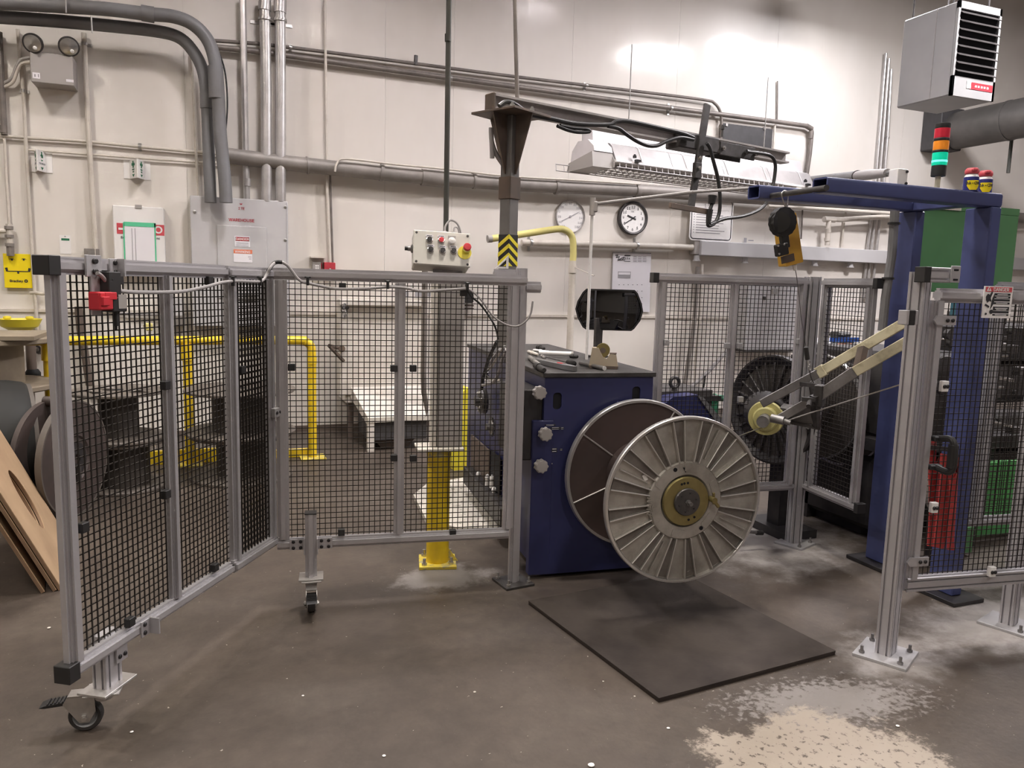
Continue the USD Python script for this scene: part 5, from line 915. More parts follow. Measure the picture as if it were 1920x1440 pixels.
jcable('jib_cable', [(1045, 236), (1065, 244), (1085, 248), (1105, 247), (1100, 242), (1075, 240), (1050, 235)], .010, 'slack black cable loop sagging under the jib arm near the column')
jcable('jib_cable', [(1140, 236), (1160, 241), (1175, 252), (1195, 265), (1215, 273), (1232, 273), (1250, 265), (1275, 258), (1300, 262)], .012, 'black cable sagging in front of the strip light')
c_ = jcable('power_drop', [(1325, 268, .1), (1331, 278, .1), (1337, 300, .1), (1346, 335, .1), (1350, 370, .1), (1349, 395, .1), (1345, 410, .1), (1338, 420, .1), (1328, 423, .1), (1328, 412, .1), (1331, 395, .1), (1338, 374, .1)], .012, 'black power cable dropping from the jib trolley to a knotted plug'); c_.part('plug', cat(cyl(jpx(1336, 367, .1), jpx(1334, 382, .1), .030, .022, 12), cyl(jpx(1331, 393, .1), jpx(1328, 418, .1), .022, .017, 10)), 'black_plastic')
jcable('power_drop', [(1331, 421, .1), (1345, 415, .1), (1360, 410, .1), (1390, 406, .1), (1412, 399, .1), (1428, 390, .1), (1437, 378, .1), (1440, 350, .1), (1448, 350, .1), (1453, 325, .1), (1453, 305, .1), (1446, 293, .1), (1430, 288, .1), (1400, 284, .1)], .012, 'black power cable swinging right from the plug and up to the arm end')
# ================================================================ strip light with wire guard
LA = 79.8; l0 = ony(1140, 268, 6.0); LD = AZ(LA); LN = V(LD[1], -LD[0], 0); LLEN = float((onv(1514, 330, l0, LA) - l0) @ LD)
def lp(s, z, o=0.0): return V(l0[0], l0[1], 0) + LD * s + LN * o + UP * z
zt_ = l0[2]; zf = onv(1146, 306, l0, LA)[2]
t = Thing('strip_light', 'long hooded strip light with silver reflector and wire guard under the jib arm', 'light', lp(LLEN / 2, zf))
def lprof(s0, s1, prof, m, name, parent=None, label=None):
    return t.part(name, prism(Polygon([(o, z) for o, z in prof]), lp(s0, 0), LN, UP, -(s1 - s0)) if np.cross(LN, UP) @ LD < 0 else prism(Polygon([(o, z) for o, z in prof]), lp(s0, 0), LN, UP, s1 - s0), m, parent, label)
lprof(0, LLEN, [(-.22, zt_ + .02), (-.22, zt_ + .13), (-.10, zt_ + .13), (-.06, zt_ + .015), (0, zt_), (-.02, zt_ - .012)], 'lamp_housing', 'top_housing')
for a, b in zip(np.linspace(.01, LLEN - .01, 5)[:-1], np.linspace(.01, LLEN - .01, 5)[1:]): lprof(a + .002, b - .002, [(0, zt_), (.035, zt_ - .02), (.105, zf + .01), (.105, zf), (.09, zf), (.02, zt_ - .03), (-.01, zt_ - .014)], 'reflector', 'reflector_panel')
lprof(0, LLEN, [(.10, zf + .016), (.125, zf + .012), (.125, zf - .008), (.10, zf - .008)], 'white', 'lip')
lprof(0, LLEN, [(-.22, zt_ + .02), (-.21, zt_ + .02), (-.24, zf), (-.25, zf)], 'lamp_housing', 'back_panel')
for a in np.linspace(.30, LLEN - .2, 5): lprof(a, a + .012, [(.0, zt_ + .004), (.04, zt_ - .018), (.108, zf + .02), (.10, zf + .01), (.02, zt_ - .02)], 'lamp_housing', 'seam_strip')
lprof(-.005, .0, [(-.24, zf - .02), (-.22, zt_ + .0), (0, zt_), (.105, zf), (.105, zf - .05), (-.24, zf - .06)], 'box_grey', 'end_inner')
lprof(-.20, -.005, [(-.26, zf - .01), (-.24, zf + .10), (-.16, zt_ + .01), (-.02, zt_ + .01), (.06, zt_ - .05), (.075, zf + .07), (-.05, zf + .04)], 'lamp_housing', 'end_cap'); lprof(-.13, -.02, [(-.20, zt_), (-.20, zt_ + .13), (-.06, zt_ + .14), (-.04, zt_)], 'lamp_housing', 'end_box')
lprof(-.22, -.005, [(-.28, zf - .07), (-.26, zf - .0), (.07, zf + .065), (.09, zf - .06)], 'box_grey', 'end_skirt')
for o in (-.10, .02): t.part('lamp_tube', cyl(lp(.05, zf + .03, o), lp(LLEN - .05, zf + .03, o), .016, n=12), 'white')
wires = []; g1, g2 = -.30, LLEN * .80
for k in range(31):
    s = g1 * 0 + .03 + (g2 - .03) * k / 30
    wires.append(tube([lp(s, zf + .004, .125), lp(s, zf - .050, .135), lp(s, zf - .064, .12), lp(s - .02, zf - .066, -.20), lp(s - .02, zf - .0, -.24)], .0042, 5))
for o, z in ((.132, zf - .006), (.135, zf - .05), (.0, zf - .066), (-.12, zf - .066), (-.21, zf - .066)): wires.append(cyl(lp(.0, z, o), lp(g2, z, o), .0045, n=6))
wires += [tube([lp(-.36, zf - .02, -.25), lp(g2, zf - .02, -.25)], .0045, 6), tube([lp(-.36, zf - .075, -.24), lp(g2, zf - .075, -.24)], .0045, 6)] + [tube([lp(-.36 + .085 * k, zf - .02, -.25), lp(-.36 + .085 * k, zf - .075, -.24)], .0036, 5) for k in range(6)]
t.part('wire_guard', cat(*wires), 'lamp_housing', label='welded wire guard basket')
for s in (.22, LLEN - .16): t.part('guard_clip', cat(box(lp(s, zf + .02, .14), (.05, .03, .02), np.column_stack([LD, -LN, UP])), hexa(lp(s - .02, zf + .045, .12), UP, .018, .02)), 'bolt_black')
t.part('sticker', prism(sbox(0, 0, .12, .035), lp(LLEN * .56, zt_ + .03, -.065) + LN * .004, LD, unit(UP * .9 - LN * .3), .001) , 'conduit_paint')
for s in (.35, LLEN - .5): t.part('suspension_rod', cyl(lp(s, zt_ + .12, -.16), lp(s, zt_ + .9, -.16), .006, n=6), 'zinc')

# ================================================================ blue gantry
g1 = ony(1612, 1066, 2.93); yA, yB = 2.93, 2.50; zA0, zA1 = ony(1735, 395, yA)[2] - .005, ony(1735, 378, yA)[2]
t = Thing('gantry_frame', 'dark blue steel gantry of two columns and two cantilever beams', 'gantry', V(3.3, 2.75, 0))
cA = V(onz(1616, 1068)[0] + .035, yA + .08, 0); xr = ony(1735, 386, yA)[0]
t.part('column', boxp((xr - .062, yA - .005, .02), (xr, yA + .125, zA0), .005), 'gantry_blue')
def hollow(x0, x1, y, w, z0, z1, name):
    """open-ended rectangular tube along x"""
    P = sbox(0, 0, w, z1 - z0).buffer(-.012).buffer(.012, quad_segs=2).difference(sbox(.007, .007, w - .007, z1 - z0 - .007))
    return t.part(name, prism(P, V(x0, y + w, z0), V(0, -1, 0), UP, -(x1 - x0)) if np.cross(V(0, -1, 0), UP)[0] < 0 and False else prism(P, V(x0, y, z0), V(0, 1, 0), UP, x1 - x0), 'gantry_blue')
xa = ony(1424, 370, yA)[0]; hollow(xa, xr, yA, .085, zA0, zA1 + .012, 'beam')
zB0, zB1 = zA0 + .0, zA1 + .012
xb0, xb1 = ony(1551, 355, yB)[0], ony(1879, 380, yB)[0]; zB0 = ony(1640, 368, yB)[2]; zB1 = zB0 + .062
hollow(xb0, xb1, yB, .085, zB0, zB1, 'beam'); t.part('column', boxp((xb1 - .066, yB - .003, .02), (xb1, yB + .130, zB0), .005), 'gantry_blue')
t.part('cross_beam', boxp((xr - .08, yB + .08, zA0 + .0), (xr - .01, yA + .02, zA1), .004), 'gantry_blue')
for x, y in ((xr - .03, yA + .06), (xb1 - .03, yB + .06)): t.part('base_plate', boxp((x - .10, y - .13, 0), (x + .10, y + .13, .02), .002), 'machine_dark')
bq = t.part('strut_bracket', box(ony(1698, 335, yB) + V(0, .04, .0), (.055, .05, .085), None, .002), 'white', label='white drilled strut bracket'); t.part('bracket_hole', cat(*[cyl(ony(u, v, yB + .014), ony(u, v, yB + .010), .006, n=12) for u, v in ((1701, 322), (1699, 344))]), 'ink', parent=bq)
t.part('service_pipe', cat(tube([ony(1678, 396, yA - .03), ony(1672, 480, yA - .03), ony(1660, 560, yA - .03), ony(1654, 620, yA - .03)], .022, 10)), 'pvc_grey'); t.part('pipe_tie', cat(*[ring(ony(u, v, yA - .03), UP, .023, .029, .010, 16) for u, v in ((1676, 421), (1665, 524))]), 'black_plastic')
# wrapped pipe bundle reaching the bracket
t = Thing('pipe_bundle', 'grey wrapped cable bundle slanting from the wall conduit to the gantry', 'pipe', ony(1600, 330, 5.0)); q0, q1, q2 = ony(1513, 339, 7.2), ony(1607, 330, 5.4), ony(1664, 324, 4.2)
t.part('pipe', tube([q0, q1], .046, 14), 'pvc_grey'); t.part('wrap', tube([q1, (q1 + q2) / 2, q2], [.042, .040, .028], 14), 'cable_grey'); t.part('tie', tube([q1 - unit(q2 - q1) * .03, q1 + unit(q2 - q1) * .03], .049, 14), 'dark_steel'); q3 = ony(1683, 324, yB + .08)
t.part('tail', tube(spline([q2, (q2 + q3) / 2 + UP * .0, q3], 4), .015, 8), 'dark_steel'); t.part('tail', tube(spline([q2, ony(1677, 332, 3.6), ony(1680, 350, 3.2)], 4), .014, 8), 'cable_grey')
# stack light
sl = ony(1757, 351, yB + .04); t = Thing('stack_light', 'red amber and green signal tower glowing green on the blue beam', 'signal light', V(sl[0], yB + .04, zB1)); s_ = mpp(sl); sx, sy = sl[0], yB + .04; zz = lambda v: ony(1761, v, yB + .04)[2]; rad = .031
lean = (ony(1766, 235, yB + .04)[0] - sx) / (zz(235) - zz(351)) * 0
def cylz(z0, z1, r, m, name, n=28, **k): return t.part(name, lathe([(0, z0), (r * .96, z0), (r, z0 + .003), (r, z1 - .003), (r * .96, z1), (0, z1)], V(sx, sy, 0), UP, n), m, **k)
cylz(zB1, zz(330), .011, 'cream_paint', 'pole', 14); cylz(zz(331), zz(310), .030, 'black_plastic', 'socket'); cylz(zz(311), zz(286), rad, 'lens_green', 'green_lens'); cylz(zz(306), zz(300), rad * 1.01, 'lens_glow', 'lit_band'); cylz(zz(286.5), zz(282), rad * 1.05, 'black_plastic', 'divider'); cylz(zz(282), zz(264), rad, 'lens_amber', 'amber_lens'); cylz(zz(264.5), zz(259), rad * 1.05, 'black_plastic', 'divider'); cylz(zz(259), zz(240), rad, 'lens_red', 'red_lens'); cylz(zz(240.5), zz(231), rad * 1.02, 'black_plastic', 'cap')
# lubricant cans
def can(x, y, yaw, label):
    t = Thing('spray_can', label, 'spray can', V(x, y, zB1), 'spray cans on the blue beam'); r, h = .031, .060; a = AZ(yaw); R_ = np.column_stack([np.cross(UP, a) * -1, a, UP])
    t.part('body', lathe([(0, 0), (r * .97, 0), (r, .003), (r, h), (r * .97, h + .002), (0, h + .002)], V(x, y, zB1), UP, 40), 'blue_can')
    def wrap(poly, m, name, off):
        pr_ = trimesh.creation.extrude_polygon(poly, .0006, engine='earcut'); v, f = trimesh.remesh.subdivide_to_size(np.array(pr_.vertices), np.array(pr_.faces), .006); th_ = v[:, 0] / r; rr2 = r + off + v[:, 2]
        w = np.column_stack([rr2 * np.sin(th_), np.zeros(len(v)), v[:, 1]]); p = V(x, y, zB1) + np.outer(rr2 * np.sin(th_), V(-a[1], a[0], 0) * -1) + np.outer(rr2 * np.cos(th_), a) + np.outer(v[:, 1], UP); return t.part(name, (p, f), m)
    wrap(Polygon([(-.026, .022), (-.026, .046), (.026, .046), (.026, .022), (.014, .004), (-.014, .004)]), 'sign_yellow', 'label_shield', .0004)
    m = meshkit.text_mesh('WD-40', .0125, .0005, True); v = np.array(m.vertices); v[:, 0] -= (v[:, 0].max() + v[:, 0].min()) / 2; v[:, 1] += .028; v, f = trimesh.remesh.subdivide_to_size(v, np.array(m.faces), .006)
    th_ = v[:, 0] / r; rr2 = r + .0016 + v[:, 2]; p = V(x, y, zB1) + np.outer(rr2 * np.sin(th_), V(a[1], -a[0], 0)) + np.outer(rr2 * np.cos(th_), a) + np.outer(v[:, 1], UP); t.part('label_lettering', (p, f), 'ink')
    t.part('shoulder', lathe([(r * .96, h + .001), (r * .88, h + .008), (.022, h + .016), (.018, h + .017), (0, h + .017)], V(x, y, zB1), UP, 32), 'white'); c = V(x, y, zB1 + h + .016)
    t.part('cap', cat(lathe([(.0, 0), (.026, 0), (.029, .006), (.029, .016), (.022, .026), (0, .029)], c, UP, 32), box(c + a * .027 + UP * .016, (.022, .022, .014), R_, .004)), 'pink_red')
ca, cb_ = ony(1818, 361, yB + .035), ony(1842, 362, yB + .05)
can(ca[0], yB + .033, 212, 'red capped blue and yellow spray can on the beam, nearer the signal tower'); can(cb_[0] + .012, yB + .052, 218, 'red capped blue and yellow spray can on the beam, nearer the beam end')
# cross rod, balancer and hook
xa2 = ony(1441, 368, yA + .03); xb2 = ony(1537, 354, yB + .04); t = Thing('cross_rod', 'dark round rod joining the open ends of the two blue beams', 'rod', (xa2 + xb2) / 2); t.part('rod', cyl(xa2 + unit(xa2 - xb2) * .03, xb2 + unit(xb2 - xa2) * .05, .0125, n=14), 'dark_steel')
fr_ = ((1472 - 1441) / (1537 - 1441)); hk = xa2 + (xb2 - xa2) * .36; by = hk[1]
bpx = lambda u, v, o=0.0: ony(u, v, by - o)
t = Thing('tool_balancer', 'yellow spring balancer with black drum hanging from the rod on a wire hook', 'balancer', bpx(1470, 495)); Bx = unit(bpx(1485, 400) - bpx(1472, 401)); by0, by1 = bpx(1475, 396), bpx(1488, 495)
bu = unit(by1 - by0); bxx = unit(V(1, 0, 0) - bu * (bu[0])); bn = np.cross(bxx, -bu); bn = bn if bn[1] < 0 else -bn; L = float(np.linalg.norm(by1 - by0)); RBx = np.column_stack([bxx, np.cross(-bu, bxx), -bu]); s_ = mpp(by0)
yb = lambda x, y, o=0.0: by0 + bxx * x * s_ + bu * y * s_ + V(0, -1, 0) * o
t.part('body', prism(Polygon([(-24 * s_, -6 * s_), (14 * s_, -6 * s_), (16 * s_, -100 * s_), (-25 * s_, -100 * s_)]).buffer(-.004).buffer(.004), by0 + V(0, .03, 0), bxx, -bu, -.05 if np.cross(bxx, -bu)[1] > 0 else .05), 'balancer_yellow')
th = np.linspace(0, 2 * np.pi, 91)[:-1]; dr_ = 26.5 * s_
t.part('drum_cover', prism(Polygon([(dr_ * (1 + .018 * math.cos(15 * a)) * math.cos(a), dr_ * (1 + .018 * math.cos(15 * a)) * math.sin(a)) for a in th]), bpx(1462, 416.5, .022), V(1, 0, 0), UP, .035), 'black_plastic'); t.part('cover_boss', cyl(bpx(1462, 416.5, .057), bpx(1462, 416.5, .063), dr_ * .7, n=36), 'black_plastic')
t.part('brake_arm', cat(box(bpx(1470, 447, .04), (16 * s_, .025, 36 * s_), RBx, .003), box(bpx(1465, 468, .045), (25 * s_, .03, 22 * s_), RBx, .004)), 'black_plastic'); t.part('data_plate', box(bpx(1477, 485, .024), (31 * s_, .004, 14 * s_), RBx, .001), 'tan_dark'); t.part('brake_screw', cat(*[screw(bpx(u, v, .061), V(0, -1, 0), .005, .004) for u, v in ((1459, 461), (1461, 476), (1470, 458))]), 'silver')
t.part('hook', cat(tube(spline([bpx(1473, 393), bpx(1471, 384), bpx(1467, 372), bpx(1466, 363), bpx(1470, 358), bpx(1476, 359), bpx(1478, 366)], 4), .0032, 6), tube([bpx(1478, 364), bpx(1477, 386)], .0026, 6), cyl(bpx(1474, 384), bpx(1474, 394), .008, n=10)), 'zinc')
t.part('rope_guide', cyl(bpx(1489, 496), bpx(1491, 507), .012, .006, 10), 'white')
hk2 = ony(1516, 688, 2.92); t.part('wire_rope', tube([bpx(1490, 498), bpx(1494, 520), ony(1503, 600, (by + 2.92) / 2), ony(1511, 648, 2.92)], .0018, 5), 'steel'); t.part('rope_end', cyl(ony(1511, 651, 2.92), ony(1514, 674, 2.92), .011, n=12), 'rubber')
lk = lambda u, v, ru, rv: tube([ony(u, v, 2.92) + V(ru * math.cos(a), .0, rv * math.sin(a)) for a in np.linspace(0, 2 * np.pi, 13)[:-1]], .0026, 6, True)
t.part('chain_link', lk(1517, 680, .008, .010), 'zinc'); t.part('chain_link', lk(1518, 690, .009, .012), 'zinc'); t.part('load_hook', tube(spline([ony(u, v, 2.92) for u, v in ((1518, 693), (1519, 701), (1521, 708), (1523, 714), (1521, 717))], 3), .003, 6), 'dark_steel')
# ================================================================ swing arm and the reel behind the fixed fence
t = Thing('swing_arm', 'forked swing arm of two chipped cream bars reaching the dark reel hub', 'swing arm', V(2.75, 2.95, .95))
k0, k1 = ony(1703, 601, 2.62), ony(1541, 696, 2.94); k2 = ony(1428, 757, 3.15)
t.part('arm_bar', beam(k0, k1, .03, .046, UP, .003), 'cream_paint'); t.part('steel_end', beam(k1, k2, .028, .044, UP, .003), 'steel'); t.part('steel_end_sleeve', beam(k1 + (k0 - k1) * .04, k1 - (k0 - k1) * .05, .036, .058, UP, .003), 'cream_paint')
m0_, m1_, m2_, m3_ = ony(1712, 634, 2.40), ony(1603, 697, 2.58), ony(1536, 742, 2.70), ony(1458, 787, 2.84)
t.part('arm_bar', beam(m0_, m1_, .03, .046, UP, .003), 'cream_paint'); t.part('steel_end', beam(m1_, m2_, .034, .050, UP, .003), 'steel'); t.part('steel_end', beam(m2_, m3_, .026, .040, UP, .003), 'steel'); t.part('weld_joint', box(m2_, (.05, .04, .10), frame(az=60), .004), 'dark_steel')
t.part('cross_plate', quad_slab([ony(1497, 716, 3.02), ony(1548, 722, 2.72), ony(1548, 730, 2.72), ony(1497, 723, 3.02)], .01), 'dark_steel'); t.part('cross_plate', cat(quad_slab([ony(1470, 756, 3.02), ony(1488, 760, 2.9), ony(1478, 768, 2.86), ony(1462, 764, 3.0)], .012)), 'steel')
t.part('web_plate', quad_slab([ony(1462, 790, 2.84), ony(1526, 753, 2.72), ony(1528, 796, 2.72), ony(1478, 790, 2.80)], .008), 'machine_mid'); t.part('lower_brace', cat(beam(ony(1470, 789, 2.83), ony(1538, 803, 2.72), .02, .016), beam(ony(1527, 742, 2.7), ony(1531, 800, 2.72), .035, .022, V(1, 0, 0))), 'dark_steel')
t.part('clamp_handle', cat(beam(ony(1503, 748, 2.72), ony(1528, 750, 2.69), .02, .018), cyl(ony(1518, 752, 2.70), ony(1516, 762, 2.68), .012, n=10)), 'dark_steel'); t.part('arm_tip', cat(cyl(ony(1446, 784, 2.85), ony(1470, 789, 2.80), .020, n=14), cyl(ony(1466, 788, 2.81), ony(1482, 793, 2.78), .013, n=12)), 'steel')
t.part('pivot_strut', cat(beam(ony(1607, 700, 2.59), ony(1618, 652, 2.62), .035, .03, V(1, 0, 0)), beam(ony(1598, 694, 2.60), ony(1618, 690, 2.60), .05, .016)), 'jib_brown')
t.part('hook_lug', tube([ony(1522, 718, 2.93) + V(.009 * math.cos(a), 0, .009 * math.sin(a)) for a in np.linspace(0, 2 * np.pi, 11)[:-1]], .004, 6, True), 'steel')
t = Thing('drawn_wire', 'bright thin wire running from the swing arm tip to the right post', 'wire', ony(1580, 760, 2.6)); t.part('wire', tube([ony(1476, 788, 2.80), ony(1692, 720, 2.36)], .0032, 6), 'silver'); 
t = Thing('drawn_wire', 'bright thin wire running from the big reel rim to the yellow hub', 'wire', ony(1400, 812, 3.0)); t.part('wire', tube([ony(1384, 818, 2.95), ony(1436, 799, 3.35)], .003, 6), 'silver')
# dark reel: axis roughly across the room
c = ony(1448, 768, 3.62); A2 = AZ(81); n2 = -A2; r2 = .325
R2x, R2y = np.cross(UP, n2), UP
def d2(a, r, o=0): return c + r * (R2x * math.cos(a) + R2y * math.sin(a)) + n2 * o
t = Thing('cable_reel', 'dark spoked cable reel with yellow hub behind the fixed fence', 'cable reel', V(c[0] + .2, c[1], 0))
q = t.part('front_flange', lathe([(.07, -.02), (r2 - .01, -.024), (r2 - .01, -.014), (.10, -.006), (.07, -.02)], c, n2, 56), 'spool_black'); t.part('rim', lathe([(r2 - .05, -.03), (r2, -.03), (r2, .012), (r2 - .012, .014), (r2 - .05, -.006), (r2 - .05, -.03)], c, n2, 64), 'machine_dark', parent=q)
for k in range(24): a = 2 * np.pi * k / 24; t.part('rib', beam(d2(a, .11, .004), d2(a, r2 - .045, -.004), .010, .022, n2, .002), 'machine_mid', parent=q)
t.part('barrel', lathe([(.14, 0), (.14, .36)], c - n2 * .375, n2, 36), 'spool_black'); q = t.part('rear_flange', lathe([(.07, 0), (r2, 0), (r2, .02), (.07, .02), (.07, 0)], c - n2 * .40, n2, 56), 'spool_black'); t.part('rim', ring(c - n2 * .405, n2, r2 - .006, r2 + .004, .034, 64), 'zinc', parent=q)
hc = ony(1437, 783, 3.30); ha = unit(V(-.75, -.66, -.05)); t.part('hub_housing', cyl(hc + V(.10, .14, .01), hc - ha * .02, .115, .095, 32), 'machine_dark'); t.part('hub_ring', lathe([(.055, 0), (.092, 0), (.095, .012), (.090, .03), (.06, .03), (.055, .02), (.055, 0)], hc, ha, 44), 'hub_yellow'); t.part('hub_ring', lathe([(.02, .02), (.066, .02), (.066, .042), (.058, .05), (.03, .05), (.02, .02)], hc, ha, 40), 'hub_yellow'); t.part('hub_shaft', cyl(hc, hc + ha * .12, .032, n=20), 'steel')
t.part('shaft_stand', cat(boxp((c[0] + .06, c[1] - .05, 0), (c[0] + .16, c[1] + .05, c[2])), boxp((c[0] + .0, c[1] - .18, 0), (c[0] + .24, c[1] + .18, .05))), 'machine_dark')
# second big dark drum right of it
c = ony(1612, 772, 3.62); t = Thing('wire_drum', 'black wire drum with bright edged flanges behind the short return panel', 'wire drum', V(c[0], c[1], 0)); A3 = AZ(80)
t.part('barrel', lathe([(0, -.16), (.22, -.16), (.22, .16), (0, .16)], c, A3, 40), 'spool_black')
for o in (-.2, .16): q = t.part('flange', lathe([(0, o), (.31, o), (.31, o + .03), (0, o + .03)], c, A3, 56), 'spool_black'); t.part('edge_band', ring(c + A3 * (o - .003), A3, .304, .316, .036, 64), 'zinc', parent=q)
t.part('stand', cat(boxp((c[0] - .12, c[1] - .2, 0), (c[0] + .12, c[1] + .2, .06)), boxp((c[0] - .05, c[1] - .06, .05), (c[0] + .05, c[1] + .06, c[2]))), 'machine_dark')
t = Thing('hose_loop', 'thin black hose curving on the floor between fence and blue column', 'hose', onz(1612, 938)); t.part('hose', tube(spline([onz(1600, 928, .02), onz(1607, 937, .02), onz(1618, 942, .02), onz(1630, 941, .02)], 4), .012, 7), 'rubber')
# blue motor with eyebolt
t = Thing('blue_motor', 'blue drive motor with lifting eyebolt behind the fixed fence', 'motor', V(3.0, 4.35, 0)); ty = 4.2; P_ = [ony(u, v, ty) for u, v in ((1232, 800), (1240, 762), (1262, 745), (1308, 740), (1330, 766), (1352, 800), (1352, 880), (1232, 880))]
t.part('housing', prism([(p[0], p[2]) for p in P_], V(0, ty + .5, 0), V(1, 0, 0), UP, .5), 'machine_blue'); t.part('side_flange', quad_slab([ony(1308, 742, ty - .01), ony(1318, 744, ty - .01), ony(1366, 800, ty - .01), ony(1352, 803, ty - .01)], .30), 'pvc_grey'); t.part('terminal_lid', boxp(ony(1264, 746, ty + .1), ony(1304, 740, ty + .4)), 'machine_dark'); t.part('support', boxp((P_[6][0] - .40, ty + .05, 0), (P_[6][0] - .03, ty + .45, P_[6][2] + .02)), 'machine_dark')
e = ony(1265, 717, ty + .15); t.part('eyebolt', cat(tube([e + .034 * V(math.cos(a), 0, math.sin(a)) for a in np.linspace(0, 2 * np.pi, 25)[:-1]], .012, 10, True), cyl(e - UP * .040, e - UP * .085, .018, .028, 14)), 'dark_steel')
t.part('cooling_tray', boxp(ony(1226, 735, ty + .12), ony(1275, 748, ty + .5)), 'machine_mid')
t = Thing('green_pipe', 'dark green pipe with flange behind the fixed fence', 'pipe', ony(1340, 750, 5.2)); t.part('pipe', cyl(ony(1312, 745, 5.2), ony(1362, 747, 5.2), .026, n=14), 'ink_green'); t.part('flange', cyl(ony(1338, 747, 5.2), ony(1341, 747, 5.2), .04, n=16), 'ink_green'); t.part('support', boxp(ony(1335, 748, 5.2) - V(.02, .02, 0), V(ony(1345, 750, 5.2)[0], 5.22, 0)), 'ink_green')
# coloured bags behind the return panel
t = Thing('rag_bag', 'white orange and blue plastic bag on a shelf behind the return panel', 'bag', ony(1572, 668, 4.6)); z0, z1 = ony(1572, 670, 4.6)[2], ony(1572, 627, 4.6)[2]; xl, xh = ony(1547, 650, 4.6)[0], ony(1599, 650, 4.6)[0]; zz_ = lambda f: z0 + (z1 - z0) * f
t.part('bag', boxp((xl, 4.55, z0), (xh, 4.75, zz_(.8)), .03), 'bag_white'); t.part('blue_band', boxp((xl, 4.546, zz_(.70)), (xh, 4.56, zz_(.88))), 'bag_blue'); t.part('orange_panel', boxp((xl + .07, 4.544, zz_(.25)), (xh - .06, 4.56, zz_(.62))), 'bag_orange'); t.part('blue_emblem', cyl(V(xl + .06, 4.552, zz_(.13)), V(xl + .06, 4.542, zz_(.13)), .05, n=24), 'bag_blue'); t.part('dark_top', box(V((xl + xh) / 2 + .02, 4.62, zz_(.97)), (.14, .12, .05), None, .02), 'black_plastic')
t = Thing('storage_shelf', 'dark low shelf carrying the coloured bag', 'shelf', V((xl + xh) / 2, 4.65, 0)); t.part('top', boxp((xl - .1, 4.5, z0 - .03), (xh + .15, 4.85, z0)), 'machine_dark'); [t.part('leg', boxp((x - .02, y - .02, 0), (x + .02, y + .02, z0 - .03)), 'machine_dark') for x in (xl - .07, xh + .12) for y in (4.53, 4.82)]

# ================================================================ dark machinery behind the right gate
yg = 3.30; t = Thing('green_cabinet', 'green sheet metal cabinet front between the two blue columns', 'cabinet', ony(1785, 640, yg)); gx0 = ony(1724, 460, yg)[0]; gx1 = ony(1905, 460, yg)[0]; z1 = ony(1780, 394, yg)[2]; z0 = ony(1780, 548, yg)[2]
t.part('body', boxp((gx0, yg, z0), (gx1, yg + .06, z1), .004), 'green_sheet'); t.part('top_tray', boxp((gx0 + .02, yg - .01, z1), (ony(1800, 390, yg)[0], yg + .05, z1 + .035)), 'chipped_white'); t.part('top_rail', boxp((ony(1800, 390, yg)[0], yg, z1), (gx1, yg + .05, z1 + .04)), 'green_sheet'); [t.part('support_post', boxp((x, yg + .01, 0), (x + .05, yg + .06, z0 + .01)), 'machine_dark') for x in (gx0 + .02, gx1 - .08)]
t = Thing('extruder_machine', 'dark greasy machine with pipes and a teal plate behind the right gate', 'machine', V(4.3, 3.0, 0)); rm = random.Random(11)
t.part('frame', cat(boxp((3.55, 3.15, .55), (5.6, 3.95, .62)), *[boxp((x, y, 0), (x + .07, y + .07, .55)) for x in (3.6, 4.4, 5.4) for y in (3.2, 3.8)]), 'machine_dark'); t.part('gear_box', boxp((3.62, 3.2, .62), (4.2, 3.9, 1.12), .02), 'machine_dark'); t.part('barrel', cyl(V(4.1, 3.55, .92), V(5.5, 3.55, .92), .17, n=28), 'machine_mid'); t.part('rear_block', boxp((4.3, 3.35, 1.05), (5.3, 3.95, 1.28), .02), 'machine_dark'); t.part('hopper_neck', boxp((4.55, 3.45, 1.25), (4.8, 3.7, 1.36), .01), 'machine_mid')
t.part('teal_panel', boxp(ony(1806, 560, 3.1), ony(1840, 600, 3.18), .006), 'teal_plate', label='teal painted plate'); t.part('lower_tank', boxp((3.6, 3.3, .06), (5.3, 3.9, .5), .03), 'machine_dark')
for k in range(26):
    u, v = 1765 + rm.random() * 150, 620 + rm.random() * 190; p = ony(u, v, 3.12 - .1 * rm.random()); k_ = rm.randrange(4); s = .018 + .03 * rm.random()
    if k_ == 0: t.part('fitting', cyl(p, p + V(0, -.03, 0), s * .7, n=12), 'machine_mid')
    elif k_ == 1: t.part('valve_block', box(p, (s * 1.6, .05, s * 1.2), None, .004), ('machine_mid', 'steel', 'machine_dark')[rm.randrange(3)])
    elif k_ == 2: q = ony(u + 25 * (rm.random() - .3), v + 30 * (rm.random() - .5), 3.08); t.part('hose', tube(spline([p, (p + q) / 2 + V(0, -.04, -.03), q], 4), .008, 7), ('black_plastic', 'cable_grey')[rm.randrange(2)])
    else: t.part('guide_rod', cyl(p, p + V(.12 + .1 * rm.random(), 0, .01 * (rm.random() - .5)), .007, n=8), ('steel', 'silver')[rm.randrange(2)])
t.part('round_guard', lathe([(0, -.02), (.07, -.02), (.075, 0), (.07, .015), (0, .02)], ony(1772, 692, 3.0), V(-.3, -1, 0), 30), 'machine_mid'); t.part('round_guard', lathe([(0, -.02), (.05, -.02), (.055, 0), (.05, .015), (0, .02)], ony(1770, 722, 3.0), V(-.3, -1, 0), 26), 'machine_mid'); t.part('bright_bar', cyl(ony(1868, 708, 2.95), ony(1899, 713, 2.95), .010, n=10), 'silver'); t.part('bright_bar', cyl(ony(1848, 788, 3.0), ony(1898, 800, 3.0), .008, n=10), 'silver')
